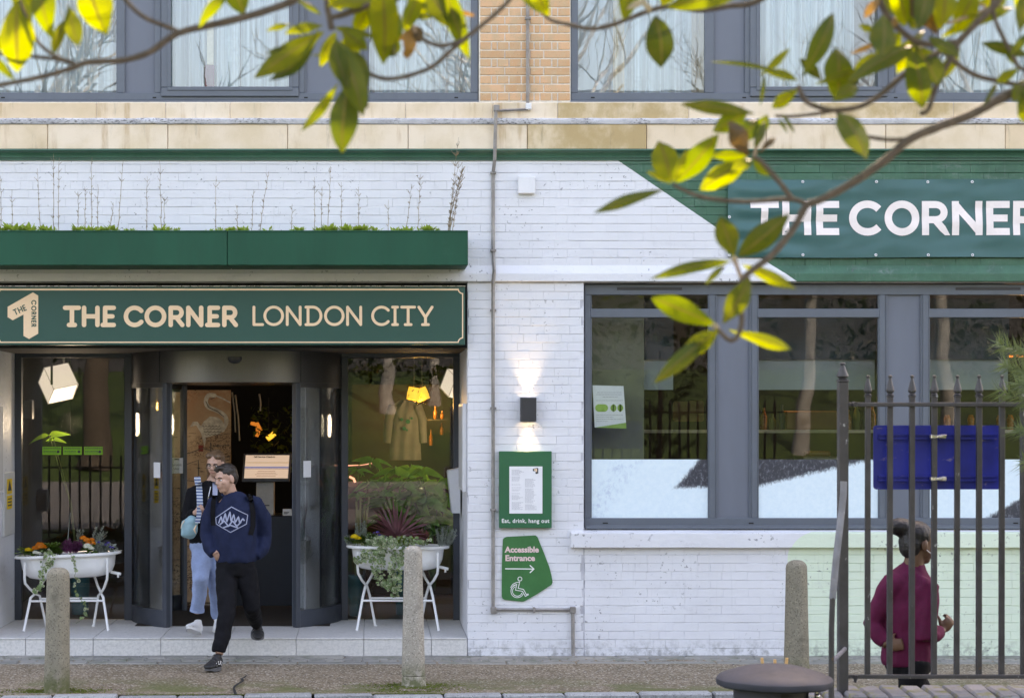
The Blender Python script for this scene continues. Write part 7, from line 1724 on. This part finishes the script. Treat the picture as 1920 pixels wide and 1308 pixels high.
def decal(name, pts, wd, Yr, tree, mat, parent, off=.005, k=3, closed=False, cast=(0, 1, 0)):
    """strip laid on the surface of a garment"""
    p = [Vector(q) for q in pts]
    if closed: p.append(p[0])
    fine = []
    for a, b in zip(p, p[1:]):
        m = max(1, int((b-a).length/k)); fine += [a.lerp(b, i/m) for i in range(m)]
    fine.append(p[-1]); mb = MB()
    for i, q in enumerate(fine):
        t = (fine[min(i+1, len(fine)-1)]-fine[max(i-1, 0)]); t = t.normalized() if t.length > 0 else Vector((1, 0)); nn = Vector((-t.y, t.x))*wd/2
        for s_ in (1, 0, -1):
            e = q+nn*s_; x, z = PX(e.x, Yr), PZ(e.y, Yr); h = tree.ray_cast(Vector((x, Yr-1.2, z)), Vector(cast))
            y = h[0].y if h[0] else (mb.v[-3][1]+off if len(mb.v) > 2 else Yr); mb.v.append((x, y-off, z))
    for i in range(len(fine)-1):
        for j in (0, 1): a = i*3+j; mb.f.append((a, a+1, a+4, a+3))
    return mb.build(name, mat, parent, smooth=True, recalc=False)
def shoe(par, heel, toe, mat, solem, w_=.046, up=(0, 0, 1), stripe=None, soleh=.024):
    heel, toe = Vector(heel), Vector(toe); d = (toe-heel); L = d.length; d.normalize(); up = Vector(up); up = (up-d*up.dot(d)).normalized(); r_ = d.cross(up)
    mb = MB()
    for t, h, ww in ((.04, .055, .034), (.16, .062, .036), (.32, .058, .036), (.5, .045, .040), (.68, .034, .046), (.84, .026, .043), (.94, .02, .032)): eball(mb, heel+d*L*t+up*(soleh+h*.62), (r_, d, up), (ww*w_/.046, L*.13, h), 12, 8)
    mb.tube([heel+d*L*.16+up*.07, heel+d*L*.15+up*.125], [.038, .036], 12); o, tr = organic('shoe', mb, mat, par, .008, 3)
    ms = MB(); n_ = 28; out = []
    for i in range(n_):
        a = 6.283*i/n_; t = .5+.53*math.cos(a); half = (.036+.012*math.sin(min(1, max(0, t))*2.6))*w_/.046; out.append(heel+d*L*t+r_*half*math.sin(a)*(1.0 if abs(math.sin(a)) > .0 else 1)+up*(.012*max(0, t-.8)/.2))
    for z in (-.002, soleh):
        ms.v += [tuple(q+up*z) for q in out]
    ms.f = [tuple(range(n_))[::-1], tuple(range(n_, 2*n_))]+[(i, (i+1) % n_, n_+(i+1) % n_, n_+i) for i in range(n_)]; ms.build('sole', solem, par, smooth=40)
    if stripe:
        for sg_ in (-1, 1):
            mb = MB(); pts = []
            for t, h in ((.10, .035), (.25, .058), (.42, .060), (.58, .045), (.70, .040)): pts.append(heel+d*L*t+up*(soleh+h*.62)+r_*sg_*.001)
            row = []
            for q in pts:
                for dz in (-.015, .015):
                    s0 = q+up*dz+r_*sg_*.2; h_ = tr.ray_cast(s0, -r_*sg_); row.append((h_[0] if h_[0] else q+r_*sg_*.04)+r_*sg_*.003)
            mb.v = [tuple(v) for v in row]; mb.f = [(2*i, 2*i+1, 2*i+3, 2*i+2) for i in range(len(pts)-1)]; mb.build('stripe', 'shoe_white', par, recalc=False)
    return o
# ---- man stepping off the entrance step
MYm = -.5
def Q(px, py, dy=0.0): return P(px, py, MYm+dy)
man = thing('person', 'person in navy sweatshirt and black trousers striding off the step with hands in pockets', 'person', (PX(438, MYm), MYm, 0))
neck = Q(432, 926, .02); hd_ = Head(Q(424, 897, -.03), (-.74, -.64, -.14), 1.03, R(4))
b_ = MB(); hd_.skull(b_, neck)
b_.tube([Q(440, 1075), Q(441, 1040), Q(440, 1000), Q(439, 960), Q(437, 935), neck], [(.15, .10), (.15, .10), (.145, .10), (.16, .11), (.13, .085), (.06, .06)], 18, side=(1, 0, 0))
armL = [Q(403, 941), Q(389, 1003, .03), Q(405, 1039, -.09)]; armR = [Q(478, 941), Q(495, 1005, .10), Q(474, 1043, -.01)]
for a in (armL, armR): b_.tube(a, [.052, .042, .03], 12)
hand(b_, armL[2], Vector((.55, .75, -.8)), (0, -1, 0), .9, .5); hand(b_, armR[2], Vector((-.55, .75, -.8)), (0, -1, 0), .9, .5, -1)
legL = [Q(424, 1066), Q(425, 1150, -.22), Q(411, 1226, -.36)]; legR = [Q(462, 1066), Q(472, 1136, -.04), Q(481, 1176, .36)]
for l in (legL, legR): b_.tube(l, [.075, .055, .035], 12)
body, _ = organic('body', b_, 'skin', man, .0065, 3)
hd_.features(man)
m_ = MB(); hd_.ball(m_, 0, -.018, .052, .081, .094, .078); hd_.ball(m_, 0, -.045, .01, .079, .066, .085); hd_.ball(m_, 0, .045, .098, .05, .04, .022); hd_.ball(m_, .02, .05, .088, .045, .035, .024)
h_, _ = organic('hair', m_, 'hair_dark', man, .008, 2, .006, (60, 60, 25))
m_ = MB()
m_.tube([Q(442, 1054), Q(442, 1046), Q(441, 1025), Q(440, 985), Q(440, 955), Q(438, 937), Q(434, 925, .01)], [(.172, .125), (.184, .135), (.19, .14), (.19, .14), (.185, .13), (.138, .10), (.072, .072)], 24, side=(1, 0, 0))
m_.tube([armL[0]+Vector((.02, 0, .0)), armL[0], Q(391, 972, .02), armL[1], Q(393, 1026, -.04), Q(401, 1040, -.09)], [.066, .066, .066, .067, .060, .044], 16)
m_.tube([armR[0]-Vector((.02, 0, 0)), armR[0], Q(494, 972, .05), armR[1], Q(491, 1029, .04), Q(479, 1043, -.01)], [.066, .067, .070, .074, .068, .046], 16)
sw, swt = organic('sweatshirt', m_, 'navy_cloth', man, .011, 5, .011, (11, 11, 6), 3)
m_ = MB(); ring = [neck+Vector((math.cos(a)*.072, math.sin(a)*.068, -.004-.012*math.sin(a)*-1)) for a in [6.283*i/20 for i in range(21)]]; m_.tube(ring, .011, 8); m_.build('collar', 'navy_cloth', man, smooth=True)
m_ = MB(); m_.tube([Q(442, 1040), Q(442, 1058), Q(442, 1078)], [(.165, .115), (.172, .122), (.150, .115)], 20, side=(1, 0, 0))
m_.tube([Q(424, 1068), Q(425, 1105, -.09), legL[1], Q(418, 1190, -.28), Q(411, 1215, -.35), Q(410, 1222, -.355)], [(.094, .098), (.090, .092), (.076, .080), (.068, .07), (.063, .066), (.062, .065)], 18, side=(1, 0, 0))
m_.tube([Q(461, 1068), Q(467, 1103, -.01), legR[1], Q(477, 1155, .16), Q(480, 1166, .27), Q(480.5, 1169, .29)], [(.096, .098), (.090, .092), (.074, .078), (.064, .066), (.058, .062), (.056, .06)], 18, side=(1, 0, 0))
organic('trousers', m_, 'black_cloth', man, .011, 4, .009, (12, 12, 9), 8)
zt = .0; h0 = P(410.5, 1243, -.84); h0.z = .004; t0 = P(389, 1250, -1.055); t0.z = .006
shoe(man, h0, t0, 'shoe_black', 'sole_grey', .058, stripe=True)
h1 = P(481.5, 1187, -.03); h1.z = ST+.075; t1 = P(484, 1193, -.29); t1.z = ST+.003
shoe(man, h1, t1, 'shoe_black', 'sole_grey', .058, stripe=True)
simple('logo_print', (.30, .33, .45), .7)
decal('chest_print', [(403, 971), (433.5, 950), (463.7, 965.3), (461.5, 982.2), (432, 997.5), (404.3, 982.2)], 1.6, MYm-.15, swt, 'logo_print', man, closed=True)
for pts in ([(409, 981), (414, 968), (417, 980), (422, 962), (425, 978), (431, 959), (433, 977), (438, 964), (441, 979), (447, 968), (449, 980), (455, 972), (458, 976)], [(411, 984), (420, 976), (428, 986), (436, 976), (444, 986), (452, 978)], [(418, 989), (432, 984), (446, 989)]):
    decal('chest_print', pts, 2.6, MYm-.15, swt, 'logo_print', man, .006, 2)
for pts in ([(465, 926), (471, 940), (474, 960), (474, 985), (470, 1002)], [(402, 928), (399, 945), (398, 965), (399, 985)]):
    decal('backpack_strap', pts, 9, MYm-.1, swt, 'black_cloth', man, .010, 3)
m_ = MB(); eball(m_, Q(440, 975, .19), (Vector((1, 0, 0)), Vector((0, 1, 0)), Vector((0, 0, 1))), (.125, .075, .19)); m_.build('backpack', 'black_cloth', man, smooth=True)
# ---- woman coming out behind him
MYw = .15
def Q(px, py, dy=0.0): return P(px, py, MYw+dy)
wo = thing('person', 'person with glasses in a black jacket and pale blue jeans coming out of the door', 'person', (PX(388, MYw), MYw, ST))
neck = Q(399, 905, .02); hw = Head(Q(404, 869, -.02), (-.26, -.93, -.20), .98, R(-3))
b_ = MB(); hw.skull(b_, neck)
b_.tube([Q(388, 1030), Q(388, 990), Q(390, 950), Q(393, 918), neck], [(.14, .095), (.115, .085), (.13, .095), (.12, .075), (.05, .05)], 18, side=(1, 0, 0))
aL = [Q(363, 920), Q(350, 972, -.03), Q(367, 960, -.20)]; aR = [Q(423, 920), Q(430, 970, .06), Q(426, 1020, .0)]
for a in (aL, aR): b_.tube(a, [.043, .036, .026], 12)
hand(b_, aL[2], Vector((.55, -.2, .35)), (-.2, -1, .1), .95, 1.15, -1); hand(b_, aR[2], Vector((0, -.1, -1)), (1, 0, 0), .9, .5)
lL = [Q(379, 1018), Q(376, 1086, -.13), Q(369, 1148, -.02)]; lR = [Q(402, 1018), Q(404, 1092, .05), Q(408, 1163, .34)]
for l in (lL, lR): b_.tube(l, [.075, .052, .036], 12)
organic('body', b_, 'skin', wo, .0065, 3); hw.features(wo)
m_ = MB(); hw.ball(m_, 0, -.022, .046, .080, .092, .080); hw.ball(m_, 0, -.050, -.005, .082, .062, .095); hw.ball(m_, .066, -.015, -.05, .026, .045, .075); hw.ball(m_, -.066, -.015, -.05, .026, .045, .075); hw.ball(m_, .062, -.02, -.12, .028, .04, .06); hw.ball(m_, -.055, -.03, -.12, .026, .04, .06); hw.ball(m_, .04, .035, .082, .04, .05, .03); hw.ball(m_, -.04, .035, .082, .04, .05, .03)
m_.tube([hw.at(.03, -.09, -.02), hw.at(.07, -.11, -.10), hw.at(.10, -.09, -.17)], [.04, .035, .012], 10)
organic('hair', m_, 'hair_brown', wo, .008, 2, .004, (70, 70, 20))
for q in (-1, 1):
    m_ = MB(); m_.tube([hw.at(q*.033+.022*math.cos(a), .098-.010*abs(math.cos(a)), -.003+.018*math.sin(a)) for a in [6.283*i/16 for i in range(17)]], .0024, 6); m_.build('glasses_rim', 'lens_rim', wo, smooth=True)
    m_ = MB(); m_.tube([hw.at(q*.055, .088, .002), hw.at(q*.080, .0, .0)], .002, 5); m_.build('glasses_arm', 'lens_rim', wo)
m_ = MB(); m_.tube([hw.at(-.011, .100, .0), hw.at(.011, .100, .0)], .002, 5); m_.build('glasses_bridge', 'lens_rim', wo)
m_ = MB(); m_.tube([Q(388, 1018), Q(388, 1005), Q(389, 970), Q(391, 940), Q(394, 918), Q(399, 906, .02)], [(.155, .115), (.16, .12), (.15, .115), (.165, .12), (.135, .095), (.066, .066)], 22, side=(1, 0, 0))
m_.tube([aL[0]+Vector((.03, 0, 0)), aL[0], aL[1], Q(361, 963, -.15), Q(366, 960.5, -.19)], [.058, .066, .060, .050, .040], 14); m_.tube([aR[0]-Vector((.03, 0, 0)), aR[0], aR[1], aR[2]], [.058, .064, .054, .042], 14)
jk, jt = organic('jacket', m_, 'black_cloth', wo, .011, 4, .009, (12, 12, 7), 15)
m_ = MB(); m_.tube([Q(395, 912, -.10), Q(391, 930, -.125), Q(386, 965, -.14)], [.004]*3, 6); m_.build('zip', 'steel', wo)
decal('shirt_front', [(402, 903), (403, 915), (403, 928)], 9, MYw-.1, jt, 'logo_print', wo, .004, 2)
m_ = MB(); m_.tube([Q(389, 1008), Q(389, 1024), Q(389, 1036)], [(.150, .11), (.162, .12), (.14, .11)], 20, side=(1, 0, 0))
m_.tube([Q(378, 1022), Q(376, 1055, -.06), lL[1], Q(373, 1120, -.07), Q(370, 1141, -.03), Q(369.5, 1145, -.025)], [(.088, .092), (.085, .088), (.072, .076), (.064, .066), (.060, .062), (.059, .061)], 18, side=(1, 0, 0))
m_.tube([Q(401, 1022), Q(403, 1058, .03), lR[1], Q(406, 1130, .20), Q(408, 1154, .31)], [(.088, .092), (.084, .088), (.070, .074), (.062, .064), (.058, .06)], 18, side=(1, 0, 0))
organic('jeans', m_, 'denim', wo, .011, 4, .008, (14, 14, 12), 22)
m_ = MB(); m_.tube([Q(370, 1140, -.03), Q(369.4, 1145.5, -.025)], [.066, .066], 18); m_.build('hem', 'denim', wo, smooth=True)
h0 = Q(375, 1181, .02); h0.z = ST+.012; t0 = Q(353, 1176, -.17); t0.z = ST+.075
shoe(wo, h0, t0, 'shoe_white', 'shoe_white', .047, up=(-.1, .25, 1))
h1 = Q(409, 1186, .36); h1.z = ST+.05; t1 = Q(408, 1190, .12); t1.z = ST+.004; shoe(wo, h1, t1, 'shoe_white', 'shoe_white', .047)
def plaid():
    n = NT('plaid'); p = n.pos(); x, y, z = n.xyz(p)
    a = n.ma('GREATER_THAN', n.ma('FRACT', n.ma('MULTIPLY', z, 36)), .5); b = n.ma('GREATER_THAN', n.ma('FRACT', n.ma('MULTIPLY', x, 95)), .5)
    c = n.mix(a, (.62, .66, .72), (.07, .12, .25)); c = n.mix(n.ma('MULTIPLY', b, .55), c, (.05, .09, .2)); n.set(Base_Color=c, Roughness=.8); M['plaid'] = n.m
plaid()
bag = thing('shoulder_bag', 'small light blue shoulder bag on a plaid strap hanging beside the pale jeans', 'bag', Q(356, 1011, -.20))
m_ = MB(); eball(m_, Q(356, 990, -.20), (Vector((1, 0, 0)), Vector((0, 1, 0)), Vector((0, 0, 1))), (.074, .05, .098), 16, 12); m_.box(Q(344, 0).x, Q(372, 0).x, MYw-.24, MYw-.16, PZ(1004, MYw), PZ(972, MYw), .02); eball(m_, Q(360, 978, -.20), (Vector((1, 0, 0)), Vector((0, 1, 0)), Vector((0, 0, 1))), (.058, .05, .06), 14, 10); organic('bag_body', m_, 'bag_blue', bag, .009, 4, .004, (18, 18, 18), 4)
decal('strap', [(370, 893), (372, 910), (374, 930), (375, 950)], 12, MYw-.12, jt, 'plaid', bag, .012, 2)
m_ = MB(); pp = [Q(374, 950, -.235), Q(373, 965, -.245), Q(370, 980, -.25)]
for q in pp: m_.v += [tuple(q+Vector((-.022, 0, 0))), tuple(q+Vector((.022, 0, 0)))]
m_.f = [(0, 1, 3, 2), (2, 3, 5, 4)]; m_.build('strap', 'plaid', bag, recalc=False)
m_ = MB(); m_.tube([Q(368, 984, -.262), Q(364, 992, -.268), Q(367, 1000, -.262)], [.004, .009, .002], 6); m_.build('tassel', 'cream', bag)
m_ = MB(); m_.tube([Q(346, 975, -.24), Q(340, 984, -.25), Q(339, 990, -.25)], [.004, .003, .002], 6); m_.build('cord', 'cream', bag)
# ---- jogger beyond the fence
MYj = -6.12
def Q(px, py, dy=0.0): return P(px, py, MYj+dy)
jo = thing('person', 'person with a black hair bun jogging right in a maroon top behind the iron fence', 'person', (PX(1705, MYj), MYj, -.02))
neck = Q(1712, 1062, .0); hj = Head(Q(1722, 1018), (.93, .30, -.12), .99, 0)
b_ = MB(); hj.skull(b_, neck)
b_.tube([Q(1702, 1240), Q(1703, 1190), Q(1704, 1130), Q(1708, 1080), neck], [(.12, .11), (.10, .10), (.12, .11), (.11, .08), (.05, .05)], 18, side=(1, 0, 0))
aB = [Q(1676, 1092, -.04), Q(1634, 1168, -.02), Q(1664, 1210, -.12)]; aF = [Q(1738, 1098, -.10), Q(1736, 1196, -.14), Q(1766, 1182, -.02)]
for a in (aB, aF): b_.tube(a, [.045, .037, .027], 12)
hand(b_, aB[2], Vector((.8, -.1, .1)), (0, -1, .2), .95, 1.2); hand(b_, aF[2], Vector((.6, .1, .7)), (.3, -1, 0), .95, 1.1)
g0 = -.02
jl = [Q(1692, 1236, .06), P(1740, 1320, MYj+.10), Vector((PX(1712, MYj)+.0, MYj+.10, .12))]; jr = [Q(1716, 1236, -.06), P(1700, 1345, MYj-.08), Vector((PX(1640, MYj), MYj-.08, .22))]
for l in (jl, jr): b_.tube(l, [.08, .055, .036], 12)
organic('body', b_, 'skin_dark', jo, .0065, 3); hj.features(jo, 'lip')
m_ = MB(); hj.ball(m_, 0, -.020, .045, .084, .096, .085); hj.ball(m_, 0, -.055, -.005, .080, .06, .092); eball(m_, Q(1690, 988, 0), hj.ax, (.062, .088, .054)); eball(m_, Q(1697, 996), hj.ax, (.045, .04, .04))
organic('hair', m_, 'hair_black', jo, .009, 3, .004, (70, 70, 70))
m_ = MB(); m_.tube([hj.at(.078, .0, -.03), hj.at(.070, .045, -.05), hj.at(.03, .088, -.078)], .0028, 6); m_.build('earphone_cord', 'plastic_white', jo)
m_ = MB(); m_.tube([Q(1702, 1247), Q(1702, 1238), Q(1703, 1200), Q(1704, 1140), Q(1705, 1100), Q(1709, 1076), Q(1713, 1060), Q(1715, 1052)], [(.145, .13), (.152, .135), (.140, .13), (.152, .135), (.150, .12), (.108, .09), (.068, .068), (.062, .062)], 22, side=(1, 0, 0))
m_.tube([aB[0]+Vector((.04, 0, 0)), aB[0], Q(1652, 1132, -.03), aB[1], Q(1650, 1192, -.08), Q(1661, 1207, -.11)], [.064, .068, .062, .056, .048, .038], 14); m_.tube([aF[0]-Vector((.04, 0, 0)), aF[0], aF[1], Q(1752, 1188, -.08), Q(1763, 1184, -.03)], [.066, .070, .060, .05, .038], 14)
organic('jogging_top', m_, 'maroon_cloth', jo, .011, 4, .010, (12, 12, 8), 31)
m_ = MB(); m_.tube([Q(1703, 1232), Q(1703, 1250), Q(1703, 1262)], [(.130, .122), (.135, .128), (.11, .11)], 18, side=(1, 0, 0))
for l in (jl, jr): m_.tube([l[0], l[1], l[2]], [.088, .064, .044], 16)
organic('leggings', m_, 'black_cloth', jo, .011, 4, .005, (14, 14, 10), 37)
shoe(jo, Vector((jl[2].x-.06, MYj+.10, g0+.004)), Vector((jl[2].x+.20, MYj+.12, g0+.006)), 'shoe_white', 'shoe_white'); shoe(jo, Vector((jr[2].x-.09, MYj-.08, .20)), Vector((jr[2].x+.02, MYj-.08, g0+.01)), 'shoe_white', 'shoe_white', up=(.9, 0, .4))
# ================================================================ PARK BEHIND THE CAMERA (it is what the windows mirror)
simple('pale_bark', (.20, .21, .215), .85, var=.5, scale=7, bump=.4, bscale=20, dirt=((.16, .14, .11), .8))
simple('dark_bark', (.06, .05, .04), .9, var=.3, scale=8, bump=.8, bscale=20)
def bare_tree(x, y, h, r, seed, mat, lab, lean=(0, 0)):
    rs = random.Random(seed); z0 = terrain(y)-.1
    t = thing('park_tree', lab, 'tree', (x, y, z0)); tr = MB(); cr = MB()
    top = Vector((x+lean[0]*h, y+lean[1]*h, z0+h*.42))
    n_ = 8; path = [Vector((x, y, z0)).lerp(top, i/n_)+Vector((rs.uniform(-.05, .05), rs.uniform(-.05, .05), 0)) for i in range(n_+1)]
    tr.tube(path, [r*(1.25 if i == 0 else 1-.4*i/n_) for i in range(n_+1)], 12); tr.build('trunk', mat, t, smooth=True)
    def grow(p, d, L, rad, lev):
        n2 = 4; q = p; pts = [p]
        for i in range(n2):
            d = (d+Vector((rs.uniform(-.22, .22), rs.uniform(-.22, .22), rs.uniform(-.1, .2)))).normalized(); q = q+d*L/n2; pts.append(q)
        cr.tube(pts, [rad*(1-.5*i/n2) for i in range(n2+1)], 5 if lev < 2 else 3, cap=False)
        if lev < 4:
            for k in range(rs.choice((2, 3, 3))):
                s_ = pts[rs.randrange(2, n2+1)]; dd = (d+Vector((rs.uniform(-1, 1), rs.uniform(-1, 1), rs.uniform(-.3, .6)))*.8).normalized()
                grow(s_, dd, L*rs.uniform(.55, .8), rad*.55, lev+1)
    for k in range(5):
        a = rs.uniform(0, 6.28); grow(path[-1-(k % 3)], Vector((math.cos(a)*.7, math.sin(a)*.7, .75)).normalized(), h*.26, r*.5, 0)
    cr.build('crown', mat, t, recalc=False)
bare_tree(-5.9, -20.5, 9, .33, 1, 'dark_bark', 'big dark trunked park tree mirrored in the left entrance pane')
bare_tree(.3, -25, 10, .17, 2, 'pale_bark', 'pale slim park tree mirrored left in the right entrance pane', (.02, 0))
bare_tree(1.5, -26, 11, .15, 3, 'pale_bark', 'pale park tree mirrored right in the right entrance pane', (-.02, 0))
bare_tree(8.7, -21.5, 10, .16, 4, 'pale_bark', 'pale crooked park tree mirrored in the middle kitchen window', (.03, 0))
bare_tree(12.0, -22.5, 11, .18, 5, 'pale_bark', 'pale park tree mirrored in the right kitchen window', (-.03, 0))
bare_tree(-8.8, -27, 12, .22, 6, 'pale_bark', 'tall bare park tree mirrored in the upper left window')
bare_tree(4.6, -29, 13, .22, 7, 'pale_bark', 'tall bare park tree mirrored in the upper right window')
# dark evergreen shrubs on the bank and a brick terrace beyond
leafmat('shrub_leaf', (.015, .028, .010), (.04, .07, .015), trans=.2, var=.5)
m_ = MB(); rs_ = random.Random(31)
for c in range(46):
    x = -26+c*1.3+rs_.uniform(-.5, .5); y = -31+rs_.uniform(-2, 2); hh = rs_.uniform(1.6, 3.4); z0 = terrain(y)
    for k in range(170):
        a = rs_.uniform(0, 6.28); u = rs_.random(); rr = 1.1*math.sqrt(rs_.random())*(1-.5*u); p = Vector((x+rr*math.cos(a), y+rr*math.sin(a), z0+u*hh)); s_ = rs_.uniform(.07, .17)
        v1 = Vector((rs_.uniform(-1, 1), rs_.uniform(-1, 1), rs_.uniform(-1, 1)))*s_; v2 = Vector((rs_.uniform(-1, 1), rs_.uniform(-1, 1), rs_.uniform(-1, 1)))*s_
        m_.add([p, p+v1, p+v1+v2, p+v2], [(0, 1, 2, 3)])
tag(m_.build('shrubs', 'shrub_leaf', recalc=False), 'dark evergreen shrubs along the top of the grass bank behind the viewer', 'shrubs', kind='stuff')
simple('terrace_brick', (.030, .036, .046), .9, var=.25, scale=3)
tb = thing('terrace_building', 'dark brick terrace far behind the park, mirrored in the windows', 'building', (2, -46, 3))
m_ = MB(); m_.box(-30, 34, -52, -46, 2, 11.5); m_.build('wall', 'terrace_brick', tb)
m_ = MB(); m_.profx([(-45.6, 11.5), (-49, 13.5), (-52.4, 11.5)], -30.4, 34.4); m_.build('roof', 'lamp_metal', tb)
mw = MB(); mw.box(-.6, .6, -.04, .05, 0, 1.9); mw_ = mw.mesh('window'); mw_.materials.append(M['terrace_brick'])
mg = MB(); mg.box(-.5, .5, .051, .06, .1, 1.8); mg_ = mg.mesh('pane'); mg_.materials.append(M['black_void'])
for i in range(15):
    for z in (4.6, 8.2):
        o = inst(mw_, 'window', (-27+i*4.1, -46, z), tb); g = inst(mg_, 'pane', (0, 0, 0), o); g.location = (0, 0, 0)
